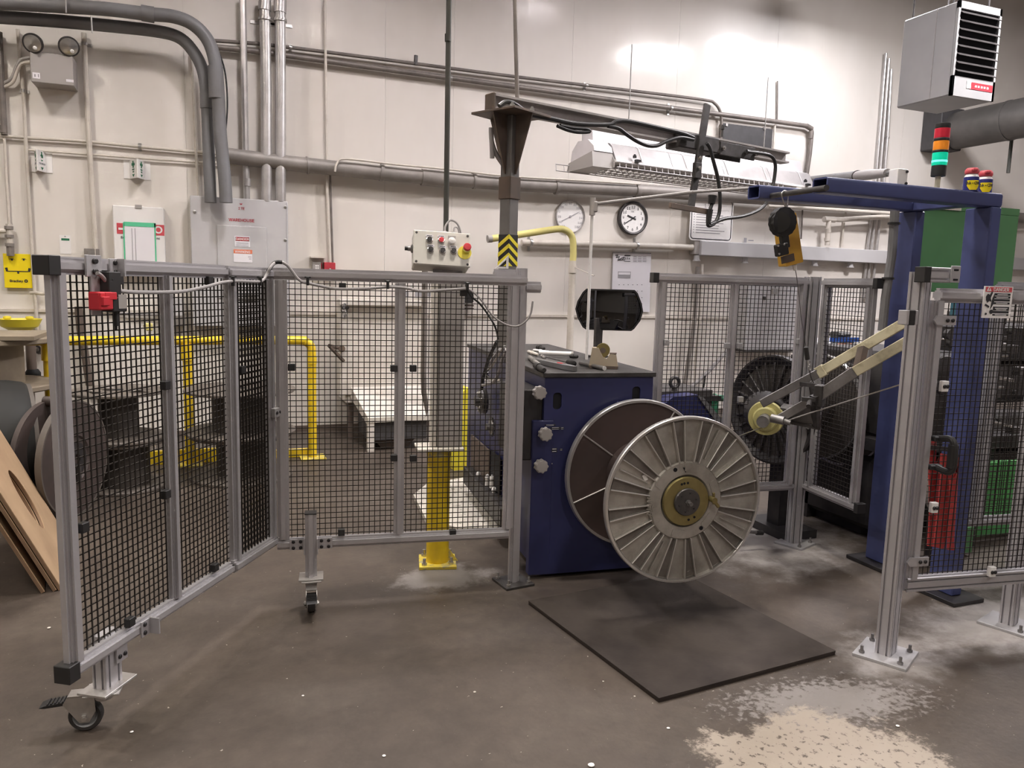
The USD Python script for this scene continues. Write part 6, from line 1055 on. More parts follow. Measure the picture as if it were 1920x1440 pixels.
t.part('standing_bar', boxp(ony(1795, 780, 3.0) - V(.018, .01, 0), ony(1799, 812, 3.0) + V(.018, .01, 0)), 'pvc_grey')
# red cloth strips, stone grey disc and green sheets inside the right enclosure
t = Thing('red_strips', 'hanging red rubber strips beside the black grip behind the right gate', 'strip curtain', V(3.1, 2.5, .3))
def strip(px, o, y):
    L_, R_ = [ony(*a, y) for a, b in px], [ony(*b, y) for a, b in px]; v, f = [], []
    for i, (a, b) in enumerate(zip(L_, R_)):
        for k in range(5): w = k / 4; v.append(a * (1 - w) + b * w + V(0, -.012 * math.sin(math.pi * w) - .004 * math.sin(6 * w + i), 0))
    n = len(L_)
    for i in range(n - 1):
        for k in range(4): a = i * 5 + k; f += [[a, a + 1, a + 6], [a, a + 6, a + 5]]
    m = trimesh.Trimesh(np.array(v), np.array(f), process=False); v0 = np.array(v); v1 = v0 + V(0, .008, 0); F = np.vstack([f, np.array(f)[:, ::-1] + len(v0)]); E = [[i * 5, (i + 1) * 5] for i in range(n - 1)] + [[i * 5 + 4, (i + 1) * 5 + 4] for i in range(n - 1)]
    S = [[a, b, b + len(v0)] for a, b in E] + [[a, b + len(v0), a + len(v0)] for a, b in E]; t.part('strip', (np.vstack([v0, v1]), np.vstack([F, S])), 'red_cloth', smooth=60)
strip([((1742, 880), (1766, 852)), ((1743, 920), (1764, 910)), ((1742, 980), (1762, 970)), ((1740, 1024), (1759, 1024))], 0, 2.56)
strip([((1766, 850), (1800, 858)), ((1764, 890), (1796, 890)), ((1760, 940), (1792, 940)), ((1756, 985), (1784, 985)), ((1752, 1026), (1770, 1028))], 0, 2.48)
strip([((1782, 900), (1798, 868)), ((1782, 950), (1794, 930)), ((1778, 1000), (1789, 990)), ((1777, 1031), (1788, 1030))], 0, 2.44)
strip([((1742, 826), (1756, 828)), ((1741, 850), (1755, 852)), ((1740, 872), (1753, 874))], 0, 2.6)
t.part('hanger_stem', cat(boxp(ony(1791, 838, 2.62) - V(.012, .008, 0), ony(1799, 806, 2.62) + V(.012, .008, 0))), 'red_cloth'); t.part('hanger_rail', beam(ony(1742, 838, 2.58), ony(1806, 846, 2.55), .02, .02), 'dark_steel')
c = ony(1788, 920, 2.82); t = Thing('stone_disc', 'pale worn round guard disc behind the red strips', 'disc', V(c[0], c[1], c[2] - .16)); t.part('disc', lathe([(.10, 0), (.162, 0), (.166, .012), (.16, .03), (.105, .03), (.10, 0)], c, V(-.35, -1, 0), 44), 'valve_stone'); t.part('recess', lathe([(0, .0), (.102, .0), (.102, .012), (0, .012)], c, V(-.35, -1, 0), 36), 'vent_dark'); t.part('ear', cat(box(ony(1840, 868, 2.8), (.07, .03, .045), None, .01), screw(ony(1842, 866, 2.78), V(0, -1, 0), .010, .006)), 'valve_stone'); t.part('stand', boxp((c[0] - .05, c[1] + .02, 0), (c[0] + .05, c[1] + .10, c[2])), 'machine_dark')
t = Thing('green_guard', 'bright green lower sheet panel seen through the right gate mesh', 'guard', V(4.0, 3.05, 0)); t.part('sheet', boxp(V(ony(1826, 1000, 3.05)[0], 3.05, .05), V(ony(1960, 900, 3.05)[0], 3.09, ony(1860, 868, 3.05)[2])), 'green_bright'); t.part('kick_sheet', boxp(V(ony(1800, 1030, 2.92)[0], 2.92, .02), V(ony(1822, 1030, 2.92)[0], 2.95, .17)), 'green_sheet'); t.part('edge_frame', boxp(V(ony(1818, 1000, 3.03)[0], 3.02, .0), V(ony(1826, 1000, 3.03)[0], 3.08, ony(1850, 868, 3.03)[2])), 'machine_dark')

# ================================================================ heater and duct, upper right
h = ony(1783, 178, 5.2); hx0 = h[0]; hx1 = ony(1862, 194, 5.2)[0]; hz0 = h[2] - .0; hy1 = onx(1680, 205, hx0)[1]; hz1 = hz0 + .80
t = Thing('unit_heater', 'grey suspended unit heater with dark louvres and a red label', 'heater', V((hx0 + hx1) / 2, (5.2 + hy1) / 2, hz0)); t.part('casing', boxp((hx0, 5.22, hz0), (hx1, hy1, hz1), .012), 'heater_grey'); t.part('front_frame', cat(boxp((hx0, 5.2, hz0), (hx1, 5.225, hz0 + .17)), boxp((hx0, 5.2, hz1 - .06), (hx1, 5.225, hz1)), boxp((hx0, 5.2, hz0), (hx0 + .025, 5.225, hz1)), boxp((hx1 - .025, 5.2, hz0), (hx1, 5.225, hz1))), 'heater_grey'); t.part('louvre_back', boxp((hx0 + .02, 5.218, hz0 + .16), (hx1 - .02, 5.222, hz1 - .05)), 'slot_black')
for k in range(8): z = hz0 + .20 + k * .07; t.part('louvre', quad_slab([V(hx0 + .025, 5.17, z), V(hx1 - .025, 5.17, z), V(hx1 - .025, 5.215, z + .035), V(hx0 + .025, 5.215, z + .035)], .004), 'machine_mid')
t.part('label_plate', boxp((hx0 + (hx1 - hx0) * .40, 5.197, hz0 + .075), (hx1 - .03, 5.20, hz0 + .135)), 'red_paint'); t.part('label_mark', boxp((hx0 + (hx1 - hx0) * .33, 5.196, hz0 + .078), (hx0 + (hx1 - hx0) * .43, 5.20, hz0 + .140)), 'white'); t.part('label_print', cat(*[boxp((hx0 + (hx1 - hx0) * (.52 + .07 * k), 5.1955, hz0 + .096), (hx0 + (hx1 - hx0) * (.565 + .07 * k), 5.1965, hz0 + .114)) for k in range(5)]), 'paper'); t.part('side_seam', boxp((hx0 - .003, 5.42, hz0 + .01), (hx0 + .001, 5.425, hz1)), 'box_grey')
for x, y in ((hx0 + .05, 5.3), (hx1 - .05, 5.3), (hx0 + .05, hy1 - .06), (hx1 - .05, hy1 - .06)): t.part('suspension_rod', cyl(V(x, y, hz1 - .01), V(x, y, Z1), .008, n=8), 'dark_steel')
d0 = ony(1770, 250, WY - .1); t = Thing('exhaust_duct', 'dark round duct coming out of the wall under the heater', 'duct', d0); dr = 33 * mpp(d0); t.part('duct', cyl(V(d0[0], WY, d0[2]), V(d0[0], 2.6, d0[2] + .0), dr, n=44), 'duct_grey')
for y in (6.55, 5.5, 4.4): t.part('seam_band', cyl(V(d0[0], y - .02, d0[2]), V(d0[0], y + .02, d0[2]), dr * 1.025, n=44), 'duct_grey')
t.part('wall_box', boxp((d0[0] - dr * 1.22, WY - .28, d0[2] - dr * 1.05), (d0[0] + dr * .5, WY, d0[2] + dr * 1.2), .01), 'vent_dark'); t.part('hanger', cyl(V(d0[0] + .12, 6.6, d0[2] - dr * 2.6), V(d0[0] + .12, 6.6, d0[2] - dr * .9), .02, n=8), 'conduit_green'); t.part('hanger_strap', cyl(V(d0[0], 5.6, d0[2] + dr), V(d0[0], 5.6, Z1), .01, n=6), 'dark_steel')

# ================================================================ left side: handrail, spools, reels, boards
yr = 6.31; zr = ony(590, 638, yr)[2]; xs = [onz(357, 868)[0] + .0, ony(585, 700, yr)[0], ony(92, 700, yr)[0]]
t = Thing('guard_rail', 'yellow tubular guard rail with three posts before the electrical panel', 'guard rail', V(xs[0], yr, 0)); rt = .034
xA, xB = xs[2] - .55, xs[1]
t.part('top_rail', tube(spline([V(xA, yr, zr), V(xA + .3, yr, zr), V(xs[0], yr, zr), V(xB - .13, yr, zr), V(xB - .05, yr, zr - .012), V(xB - .008, yr, zr - .05), V(xB, yr, zr - .13), V(xB, yr, zr - .4), V(xB, yr, .0)], 5), rt, 18), 'yellow_paint')
t.part('post', cyl(V(xs[0], yr, 0), V(xs[0], yr, zr), rt, n=18), 'yellow_paint'); t.part('post', cyl(V(xs[2], yr, 0), V(xs[2], yr, zr), rt, n=18), 'yellow_paint'); t.part('tee_collar', cat(cyl(V(xs[0], yr, zr - .03), V(xs[0], yr, zr - .15), rt * 1.35, n=18), cyl(V(xs[2], yr, zr - .03), V(xs[2], yr, zr - .14), rt * 1.3, n=18)), 'yellow_paint'); t.part('elbow_collar', cat(cyl(V(xB, yr, zr - .13), V(xB, yr, zr - .19), rt * 1.12, n=18)), 'yellow_paint')
for x in xs: t.part('base_plate', cat(boxp((x - .10, yr - .09, 0), (x + .10, yr + .09, .014), .002)), 'yellow_chip')
t.part('toe_board', boxp((xs[0] - .3, yr + .06, .0), (xs[0] + .26, yr + .09, .11), .003), 'yellow_paint'); t.part('toe_board', boxp((xs[1] - .32, yr + .06, .0), (xs[1] - .02, yr + .09, .07), .003), 'yellow_paint')
def spool(name, label, c, r, h, core, group, turn=0):
    """upright two flange spool standing on the floor or on another spool"""
    t = Thing(name, label, 'spool', c, group); ft = .022
    for k, z in enumerate((0, h - ft)): t.part('flange', lathe([(0, z), (r - .006, z), (r, z + .005), (r, z + ft - .005), (r - .006, z + ft), (0, z + ft)], c, UP, 64), 'spool_top')
    t.part('core', lathe([(core, ft), (core, h - ft)], c, UP, 44), 'spool_black'); t.part('bore_cap', lathe([(0, h), (.035, h), (.035, h + .002), (0, h + .002)], c, UP, 24), 'slot_black'); return t
c1_, c2_ = V(-.56, 5.78, 0), V(.213, 5.87, 0)
spool('empty_spool', 'dark upright spool on the floor, bottom of the stack beside the leaning reel', c1_, .285, .335, .165, 'stacked dark spools'); s1 = spool('empty_spool', 'dark upright spool topping the stack beside the leaning reel', c1_ + V(-.015, -.0, .337), .30, .335, .125, 'stacked dark spools')
spool('empty_spool', 'dark upright spool on the floor, bottom of the stack behind the gate hinge', c2_, .36, .325, .175, 'stacked dark spools'); spool('empty_spool', 'dark upright spool topping the stack behind the gate hinge', c2_ + V(0, 0, .327), .385, .325, .20, 'stacked dark spools')
t = Thing('stacked_papers', 'loose scraps and cuttings lying on the left spool stack', 'scraps', c1_ + UP * .674); rp_ = random.Random(4)
for k in range(7): t.part('scrap', box(c1_ + V(-.2 + .4 * rp_.random(), -.18 + .3 * rp_.random(), .676 + .003 * k), (.06 + .06 * rp_.random(), .05, .002), frame(az=rp_.random() * 180)), ('spool_top', 'fat_pipe', 'box_grey')[k % 3])
# leaning brown reel
c = ony(138, 838, 5.15); t = Thing('brown_reel', 'brown reel standing on its rim behind the left gate stile', 'cable reel', V(c[0] - .1, c[1], 0)); A_ = AZ(112); c = V(c[0], c[1], .345)
q = t.part('flange', lathe([(0, -.02), (.335, -.02), (.345, -.014), (.345, .008), (.335, .014), (.14, .014), (.13, .004), (0, .004)], c, A_, 60), 'spool_brown'); t.part('rim_band', ring(c + A_ * -.02, A_, .338, .349, .036, 64), 'drum_rim', parent=q); t.part('hub_plate', lathe([(.03, .0), (.10, .004), (.10, .018), (.03, .02)], c, A_, 32), 'machine_dark'); t.part('drive_slot', box(c + A_ * .016 + UP * -.09, (.03, .03, .10), frame(az=28)), 'machine_mid'); t.part('barrel', lathe([(.19, -.15), (.19, -.02)], c, A_, 40), 'spool_brown'); t.part('flange', lathe([(0, -.17), (.345, -.17), (.345, -.14), (0, -.14)], c, A_, 60), 'spool_brown')
t.part('rim_cap', cat(cyl(c + UP * .345 - A_ * .16, c + UP * .345 - A_ * .03, .03, n=14)), 'spool_brown')
# dark drum at the left edge
c = V(-1.34, 5.30, .40); A_ = AZ(74); t = Thing('dark_drum', 'big near-black drum on its side at the left edge', 'drum', V(c[0], c[1], 0)); t.part('shell', lathe([(0, -.42), (.33, -.42), (.385, -.36), (.40, -.20), (.40, .22), (.385, .30), (.36, .335), (.345, .34), (.33, .325), (0, .31)], c, A_, 64), 'drum_dark'); t.part('rim', ring(c + A_ * .315, A_, .352, .372, .025, 64), 'drum_rim'); t.part('cradle', cat(box(V(c[0], c[1] - .20, .02), (.7, .08, .04), frame(az=74)), box(V(c[0], c[1] + .2, .02), (.7, .08, .04), frame(az=74))), 'plywood_edge')
# wooden reel standing beyond it
c = V(-1.42, 6.02, 0); t = Thing('wooden_reel', 'grey wooden cable reel standing upright at the left edge below the eye wash', 'cable reel', c); zt2 = ony(40, 637, 5.95)[2]; zl2 = ony(40, 724, 5.95)[2]
for nm, z, r_ in (('top_flange', zt2, .46), ('lower_flange', zl2, .46)): q = t.part(nm, lathe([(0, -.02), (r_ - .01, -.02), (r_, -.012), (r_, .012), (r_ - .01, .02), (0, .02)], c + UP * z, UP, 56), 'wood_grey')
t.part('top_board', boxp(c + V(-.35, -.40, zt2 + .02), c + V(.40, .22, zt2 + .045)), 'wood_grey'); t.part('core', lathe([(.26, .02), (.26, zt2 - .02)], c, UP, 40), 'wood_grey'); t.part('foot_flange', lathe([(0, 0), (.44, 0), (.44, .04), (0, .04)], c, UP, 48), 'wood_grey'); t.part('through_bolt', cyl(c + V(.2, -.26, zl2 + .02), c + V(.2, -.26, zl2 + .06), .012, n=8), 'dark_steel')
p = ony(46, 648, 6.35); t = Thing('rubber_stub', 'dark hanging pipe stub with bulbous end under the wooden reel top', 'pipe', V(p[0], 6.55, 0)); z1, z0 = ony(46, 646, 6.55)[2], ony(48, 700, 6.55)[2]; t.part('stem', cyl(V(p[0] + .0, 6.55, z0), V(p[0], 6.55, z1 + .08), .033, n=20), 'tan_dark'); t.part('bulb', lathe([(0, -.05), (.035, -.045), (.052, -.02), (.052, .005), (.036, .03), (0, .035)], V(p[0] + .005, 6.55, z0), UP, 24), 'drum_dark'); t.part('floor_rod', cyl(V(p[0], 6.55, 0), V(p[0], 6.55, z0), .012, n=8), 'tan_dark')
p = wl(76, 655, .05); t = Thing('wall_tap', 'small corroded tap on the wall beside the yellow rail post', 'tap', p); t.part('tap_body', cat(lathe([(.02, 0), (.035, .02), (.03, .05), (.018, .07), (0, .08)], wl(76, 664, .07), UP, 12), cyl(wl(72, 652, 0), wl(74, 660, .09), .014, n=8)), 'fat_pipe'); t.part('tap_wheel', ring(wl(70, 655, .11), V(-.3, -1, 0), .018, .034, .008, 16), 'dark_steel')
t = Thing('dark_hose', 'dark hose slanting down the wall behind the wing gate', 'hose', wl(160, 690, .1)); t.part('hose', tube(spline([wl(u, v, .1) for u, v in ((147, 575), (151, 620), (157, 650), (163, 690), (168, 722))], 4), .030, 10), 'tan_dark')
t = Thing('wall_pilaster', 'pale upright channel on the lower wall behind the left mesh', 'channel', wl(170, 700)); t.part('channel', boxp((wl(162, 640)[0], WY - .09, .4), (wl(184, 640)[0], WY, 1.25), .004), 'conduit_paint')
t = Thing('rail_valve', 'small yellow green valve on the guard rail behind the wing gate', 'valve', ony(282, 615, 6.6)); t.part('valve_body', cat(box(ony(280, 613, 6.6), (.05, .05, .06), None, .008), cyl(ony(270, 608, 6.6), ony(280, 613, 6.6), .018, n=10)), 'yellow_hose'); t.part('valve_pipe', cyl(ony(281, 622, 6.6), V(ony(281, 622, 6.6)[0], 6.6, 0), .012, n=8), 'conduit_paint')
# plywood sheets: one end on the floor, leaning over to the left
pb0 = onz(110, 1108); e1 = unit(V(-.155, .988, 0)); el = V(-e1[1], e1[0], 0)
PHI = math.radians(66); e2 = el * math.cos(PHI) + UP * math.sin(PHI); en = unit(np.cross(e1, e2)); en = en if en[2] > 0 else -en
def ply(off, label, hole, w=1.0, h_=.95):
    """off: distance behind the front sheet along its normal"""
    p0 = pb0 - en * off - UP * (pb0 - en * off)[2] + el * (off / math.sin(PHI) * .0); P_ = Polygon([(0, .0), (w, 0), (w, h_), (0, h_)])
    if hole: th = np.linspace(0, 2 * np.pi, 48)[:-1]; P_ = P_.difference(Polygon([(w * .50 + .13 * math.cos(a), .34 + .17 * math.sin(a)) for a in th]))
    t = Thing('plywood_board', label, 'board', p0, 'leaning plywood boards'); a, b = (e1, e2) if np.cross(e1, e2) @ en > 0 else (e2, e1)
    if a is e2: P_ = affinity_swap(P_)
    t.part('core_ply', prism(P_, p0, a, b, .013), 'plywood_edge'); t.part('face_ply', prism(P_, p0 + en * .0131, a, b, .003), 'plywood')
def affinity_swap(P): return Polygon([(y, x) for x, y in P.exterior.coords], [[(y, x) for x, y in r.coords] for r in P.interiors])
ply(0, 'brown plywood board with an oval cutout leaning foremost at the left edge', True)
ply(.024, 'second brown plywood board right behind the front leaning board', True)
ply(.075, 'rearmost brown plywood board of the leaning stack', False, .9)
# ================================================================ white hopper behind the middle gate
hy = 6.42; X = lambda u, v, y: ony(u, v, y)[0]; Zp = lambda u, v, y: ony(u, v, y)[2]
t = Thing('white_hopper', 'chipped off-white hopper cabinet on legs behind the middle gate', 'hopper', V(1.75, 6.9, 0)); x0, x1 = X(690, 700, hy), X(828, 700, hy); zb_, zt_ = Zp(690, 786, hy), Zp(690, 560, hy)
t.part('body', boxp((X(640, 700, 7.2) , 6.95, .34), (x1 - .1, WY - .05, zt_ - .03), .01), 'off_white'); t.part('front_panel', prism([(6.95, zt_ - .05), (6.95, .40), (hy, zb_ + .02), (hy, zb_ - .01), (7.3, .30), (7.3, zt_ - .05)], V(x1, 0, 0), V(0, 1, 0), UP, -(x1 - x0 + .0)) if False else boxp((x0 - .15, 6.93, .42), (x1, 6.96, zt_), .004), 'off_white')
t.part('apron', quad_slab([V(x0 - .0, hy, zb_ + .01), V(x1, hy, zb_ + .01), V(x1, 6.95, .50), V(X(655, 760, 7.0), 6.95, .50)], .012), 'off_white'); t.part('apron_side', quad_slab([V(x0, hy, zb_ - .06), V(x0, hy, zb_ + .01), V(X(655, 760, 7.0), 6.95, .50), V(X(655, 780, 7.0), 6.95, .40)], .012), 'off_white'); t.part('front_lip', boxp((x0, hy - .006, zb_ - .03), (x1, hy + .01, zb_ + .012)), 'chipped_white')
t.part('leg', boxp((x0, hy, 0), (x0 + .055, hy + .055, zb_)), 'off_white'); t.part('leg', boxp((x1 - .06, hy, 0), (x1, hy + .06, zb_)), 'off_white'); t.part('leg', boxp((X(652, 790, 7.0), 6.98, 0), (X(652, 790, 7.0) + .05, 7.03, .42)), 'tan_dark'); t.part('discharge_box', boxp((X(692, 815, hy + .02), hy + .02, .09), (X(800, 815, hy + .02), hy + .5, zb_ - .03), .006), 'vent_dark'); t.part('chute', prism([(X(700, 830, hy + .1), .09), (X(780, 830, hy + .1), .09), (X(765, 845, hy + .1), .01), (X(715, 845, hy + .1), .01)], V(0, hy + .4, 0), V(1, 0, 0), UP, .3), 'tan_dark')
t.part('upper_ledge', boxp((X(636, 570, 6.9), 6.86, Zp(690, 573, 6.86)), (X(845, 575, 6.9), 6.96, Zp(690, 562, 6.86)), .004), 'off_white'); [t.part('label_strip', boxp((X(u, 545, 6.92), 6.915, Zp(u, 556, 6.92)), (X(u + 22, 545, 6.92), 6.92, Zp(u, 546, 6.92))), 'ink_grey') for u in (744, 778, 800)]
t.part('side_channel', boxp((x1 - .02, 6.5, 0.0), (x1 + .09, 6.62, 1.30), .006), 'chipped_white')
t = Thing('crank_lever', 'brown crank lever on the side of the white hopper', 'lever', ony(640, 655, 6.9)); t.part('lever', cat(beam(ony(617, 648, 6.8), ony(644, 677, 6.9), .03, .02), cyl(ony(617, 648, 6.8), ony(640, 654, 6.92), .016, n=10), cyl(ony(641, 654, 6.92), ony(641, 654, 6.86), .03, n=14)), 'jib_brown')
t = Thing('keyed_valve', 'bunch of dark grey fittings hanging on the hopper corner', 'valve', ony(647, 580, 6.85)); rv = random.Random(9)
for k in range(9): t.part('fitting', cyl(ony(640 + 16 * rv.random(), 568 + 18 * rv.random(), 6.82), ony(640 + 16 * rv.random(), 574 + 26 * rv.random(), 6.80), .012, n=8), ('fat_pipe', 'dark_steel')[k % 2])
t = Thing('yellow_case', 'yellow plastic case standing behind the blue machine', 'case', V(X(858, 770, 5.6), 5.6, 0)); t.part('case', prism([(X(849, 745, 5.6), Zp(850, 745, 5.6)), (X(880, 728, 5.6), Zp(860, 728, 5.6)), (X(880, 820, 5.6), .0), (X(852, 818, 5.6), .0), (X(848, 800, 5.6), .12)], V(0, 5.75, 0), V(1, 0, 0), UP, .15), 'yellow_plastic')
t = Thing('relay_box', 'small black box on the wall beside the grey column behind the gate', 'box', ony(868, 560, 7.3)); t.part('box', boxp(ony(853, 545, 7.3), ony(876, 567, WY - .02), .01), 'black_plastic'); t.part('ledge', cat(boxp(ony(855, 571, 7.4), ony(882, 574, WY - .02)), boxp(ony(855, 577, 7.4), ony(882, 579, WY - .02))), 'tan_dark')

# ================================================================ yellow white standpipe, pole, mirror
yp = 6.3; t = Thing('standpipe', 'bent standpipe, dirty yellow above and whitish below, behind the jib column', 'pipe', V(ony(1070, 660, yp)[0], yp, 0)); pts = spline([ony(u, v, yp) for u, v in ((918, 448), (960, 442), (1000, 436), (1040, 430), (1056, 430), (1068, 437), (1074, 450), (1075, 475), (1074, 490))], 4)
t.part('upper_pipe', tube(pts, .030, 16), 'yellow_hose'); p = ony(1074, 489, yp); t.part('lower_pipe', cyl(V(p[0] - .0, yp, 0), p, .031, n=18), 'conduit_paint'); t.part('coupler', cyl(V(p[0], yp, ony(1073, 512, yp)[2]), V(p[0], yp, ony(1073, 498, yp)[2]), .038, n=18), 'conduit_paint'); t.part('end_socket', cyl(ony(914, 448, yp), ony(922, 447.5, yp), .033, n=16), 'box_grey'); t.part('tie_wire', tube([ony(1078, 501, yp), ony(1098, 510, 5.6), ony(1114, 517, 4.2)], .004, 5), 'conduit_paint')
b = V(2.02, 3.93, mtop + .012); t = Thing('white_pole', 'thin white pole with elbow and long side arm in front of the round mirror', 'pole', b); pt = ony(1117, 388, 3.93); t.part('pole', cyl(b, V(b[0], b[1], pt[2]), .0085, n=12), 'white'); t.part('elbow', cat(cyl(V(b[0], b[1], ony(1115, 404, 3.93)[2]), V(b[0], b[1], ony(1116, 371, 3.93)[2]), .016, n=12), box(V(b[0] + .012, b[1] - .005, ony(1118, 388, 3.93)[2]), (.03, .026, .06), None, .005)), 'box_grey'); t.part('side_arm', cyl(ony(1118, 382, 3.93), ony(1300, 360, 3.45), .0095, n=10), 'cable_grey'); t.part('side_arm_end', cyl(ony(1300, 360, 3.45), ony(1420, 352, 3.1), .008, n=10), 'cable_grey')
yM = 4.02; mc = ony(1142, 581, yM); s_ = mpp(mc); MP = Polygon([(-40, -37), (-46, -33), (-56, -15), (-60, 0), (-57, 14), (-48, 31), (-42, 37), (44, 37), (49, 32), (57, 13), (60, -1), (56, -18), (46, -33), (41, -37)]); from shapely import affinity
MP = affinity.scale(MP, s_, s_, origin=(0, 0)).buffer(.008).buffer(-.008 + .0); mn = unit(V(-.45, -.88, -.03)); mx = unit(np.cross(UP, mn)); my = np.cross(mn, mx)
MP = affinity.scale(MP, 1.03, 1.0, origin=(0, 0))
t = Thing('convex_mirror', 'dark rounded convex mirror on a grey bracket above the blue machine', 'mirror', V(mc[0], mc[1], mtop + .012)); t.part('frame', prism(MP.buffer(.004).difference(MP.buffer(-.006)), mc - mn * .012, mx, my, .020), 'black_plastic')
g = trimesh.creation.extrude_polygon(MP.buffer(-.004), .001, engine='earcut'); vv, ff = trimesh.remesh.subdivide_to_size(np.array(g.vertices), np.array(g.faces), .02); rr2 = (vv[:, 0] ** 2 + vv[:, 1] ** 2); zz2 = .030 * (1 - rr2 / (62 * s_) ** 2) + vv[:, 2]; t.part('mirror_face', (mc + np.outer(vv[:, 0], mx) + np.outer(vv[:, 1], my) + np.outer(zz2 - .006, mn), ff), 'mirror_glass', smooth=True); t.part('back_shell', prism(MP, mc - mn * .02, mx, my, .008), 'black_plastic')
t.part('bracket', box(V(mc[0] - .055, mc[1] + .02, (mtop + .012 + mc[2] - .05) / 2), (.055, .02, mc[2] - mtop - .06), frame(az=76), .002), 'machine_mid'); t.part('bracket_foot', box(V(mc[0] - .05, mc[1] + .02, mtop + .018), (.10, .08, .012), frame(az=76), .002), 'machine_mid')

# ================================================================ on the worktop
zt = mtop + .0125
def wk(u, v): return onz(u, v, zt)
t = Thing('tape_dispenser', 'beige desk tape dispenser on the blue machine worktop', 'tape dispenser', wk(1133, 692)); c = wk(1132, 690); ax = unit(V(.86, -.50, 0)); ay = np.cross(UP, ax); s_ = mpp(c)
P_ = Polygon([(-.075, .012), (-.062, .105), (-.030, .105), (-.006, .060), (.012, .045), (.030, .075), (.060, .073), (.072, .012)]); t.part('base_foot', prism(Polygon([(-.074, 0), (-.078, .014), (.076, .014), (.068, 0)]), c - ay * -.036, ax, UP, .072), 'tan_dark'); t.part('shell', prism(P_, c + ay * .034, ax, UP, .068), 'beige_plastic'); t.part('tape_roll', ring(c + ax * -.008 + UP * .092 + ay * .016, -ay, .014, .036, .032, 30), 'brass'); t.part('roll_core', lathe([(0, 0), (.015, 0), (.015, .034), (0, .034)], c + ax * -.008 + UP * .092 + ay * .017, -ay, 20), 'tan_dark'); t.part('cutter_blade', box(c + ax * .045 + UP * .078, (.035, .05, .004), np.column_stack([ax, ay, UP])), 'tan_dark')
t = Thing('white_torch', 'white tube shaped torch lying at the back of the worktop', 'torch', wk(1040, 665)); p0, p1 = wk(1010, 668) + UP * .02, wk(1071, 670) + UP * .02; t.part('tube', cyl(p0, p1, .014, n=18), 'white'); t.part('end_cap', cyl(p1, p1 + unit(p1 - p0) * .012, .0155, n=18), 'box_grey')
t = Thing('screwdriver', 'screwdriver with a black handle lying on the worktop', 'screwdriver', wk(1070, 688)); p0, p1, p2 = wk(1063, 686) + UP * .02, wk(1086, 692) + UP * .02, wk(1024, 676) + UP * .02; d = unit(p1 - p0); t.part('handle', lathe([(0, 0), (.012, .004), (.017, .02), (.018, .075), (.014, .088), (0, .092)], p0, d, 10), 'black_plastic'); t.part('blade', cyl(p0, p2, .004, n=8), 'steel'); t.part('ferrule', cyl(p0 - d * .014, p0, .009, n=12), 'silver')
t = Thing('steel_bar', 'round steel bar with pale cut end lying before the tape dispenser', 'bar', wk(1110, 690)); p0, p1 = wk(1088, 685) + UP * .012, wk(1133, 695) + UP * .012; t.part('bar', cyl(p0, p1, .0105, n=16), 'steel'); t.part('cut_end', cyl(p1, p1 + unit(p1 - p0) * .003, .0108, n=16), 'white')
t = Thing('utility_knife', 'grey utility knife with red slider at the front edge of the worktop', 'knife', wk(1040, 697)); p0, p1 = wk(1004, 681) + UP * .014, wk(1080, 697) + UP * .014; d = unit(p1 - p0); sd = np.cross(UP, d); L_ = np.linalg.norm(p1 - p0); t.part('body', prism(Polygon([(0, -.012), (.0, .010), (L_ * .3, .018), (L_ * .8, .020), (L_, .006), (L_ * .98, -.012), (L_ * .8, -.022), (L_ * .3, -.018)]), p0 - UP * .012, d, sd, .024), 'pvc_grey'); t.part('slider', box(p0 + d * L_ * .62 + UP * .012, (.04, .016, .006), np.column_stack([d, sd, UP]), .002), 'red_plastic'); t.part('chrome_edge', beam(p0 + UP * .013 + sd * .010, p0 + d * L_ * .7 + UP * .013 + sd * .016, .010, .003), 'silver')
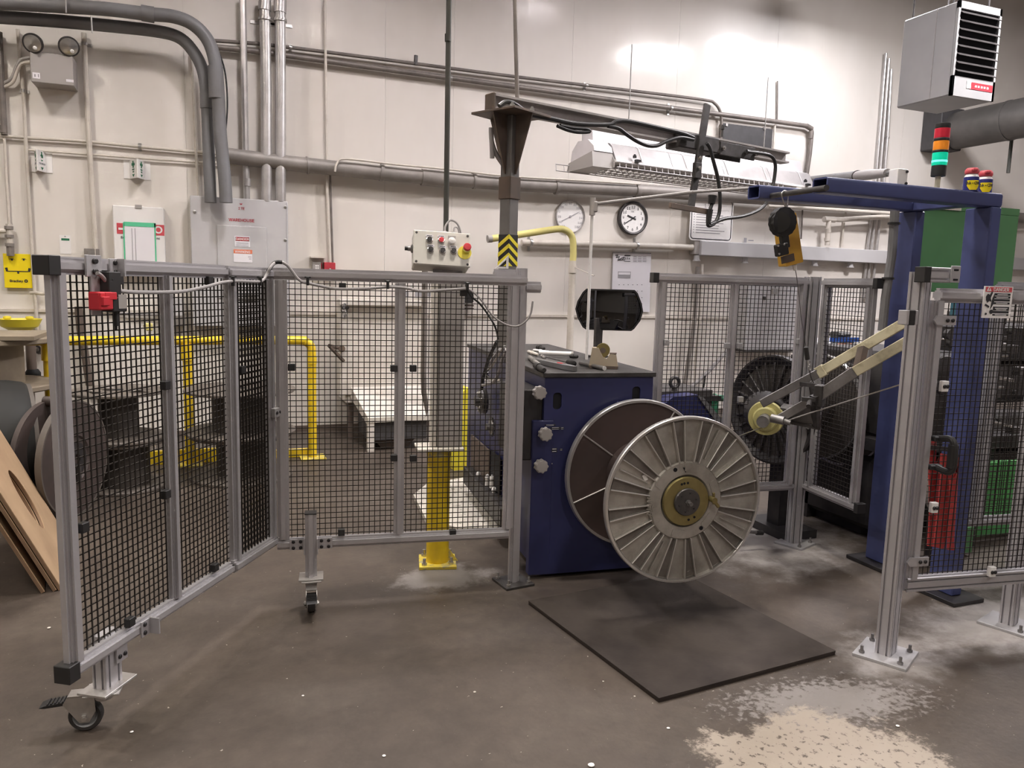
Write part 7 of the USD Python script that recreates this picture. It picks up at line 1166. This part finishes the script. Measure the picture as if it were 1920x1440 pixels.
for k, (u0, v0, u1, v1, r_, m, lb, nm, ct) in enumerate(((992, 673, 1012, 690, .012, 'zinc', 'zinc pipe fitting at the left end of the worktop beside the post', 'pipe_fitting', 'fitting'), (1000, 659, 1030, 663, .009, 'white', 'thin white rod lying farthest back on the worktop', 'plastic_rod', 'rod'), (1007, 655, 1020, 658, .014, 'rubber', 'dark plug end lying on the white torch', 'rubber_plug', 'plug'), (1003, 690, 1020, 700, .016, 'rubber', 'dark rubber piece at the front left corner of the worktop', 'rubber_piece', 'rubber'), (1068, 671, 1084, 672, .010, 'rubber', 'small dark grommet near the back edge of the worktop', 'rubber_grommet', 'grommet'), (1015, 670, 1022, 674, .009, 'silver', 'short bright spring clip on the utility knife', 'spring_clip', 'clip'), (990, 662, 1008, 668, .010, 'conduit_paint', 'pale cloth wad at the left back of the worktop', 'cloth_wad', 'cloth'))):
    p0, p1 = wk(u0, v0) + UP * r_, wk(u1, v1) + UP * r_; t = Thing(nm, lb, ct, (p0 + p1) / 2); t.part('body', tube([p0, p0 + (p1 - p0) * .08, p1 - (p1 - p0) * .08, p1], [r_ * .7, r_, r_, r_ * .6], 12), m); t.part('collar', cyl(p0 + (p1 - p0) * .4, p0 + (p1 - p0) * .5, r_ * 1.25, n=12), m)
# small litter on the floor
for k, (u, v, s, lb) in enumerate(((92, 1178, .008, 'left of the mesh gate stile'), (568, 1305, .005, 'in the middle of the brown floor'), (720, 1418, .006, 'at the lower edge of the photo'), (890, 1298, .005, 'left of the floor mat'), (1253, 1366, .006, 'just in front of the mat corner'), (1109, 1436, .011, 'cut by the bottom edge of the photo'), (1190, 1306, .004, 'touching the left mat edge'), (1683, 1362, .007, 'right of the bare concrete patch'), (247, 1373, .006, 'right of the big caster'), (1131, 1278, .004, 'beside the middle of the mat edge'))):
    p = onz(u, v, 0); t_ = trimesh.creation.icosphere(subdivisions=1, radius=s); vv = np.array(t_.vertices); vv[:, 2] *= .35; vv *= 1 + .3 * (meshkit.noise(vv * 90 + k)[:, None] - .5)
    solid('floor_crumb', (vv + p + UP * s * .32, np.array(t_.faces)), 'white' if k % 3 else 'conduit_paint', 'small pale crumb of debris ' + lb, 'debris', 'pale floor crumbs', smooth=True)
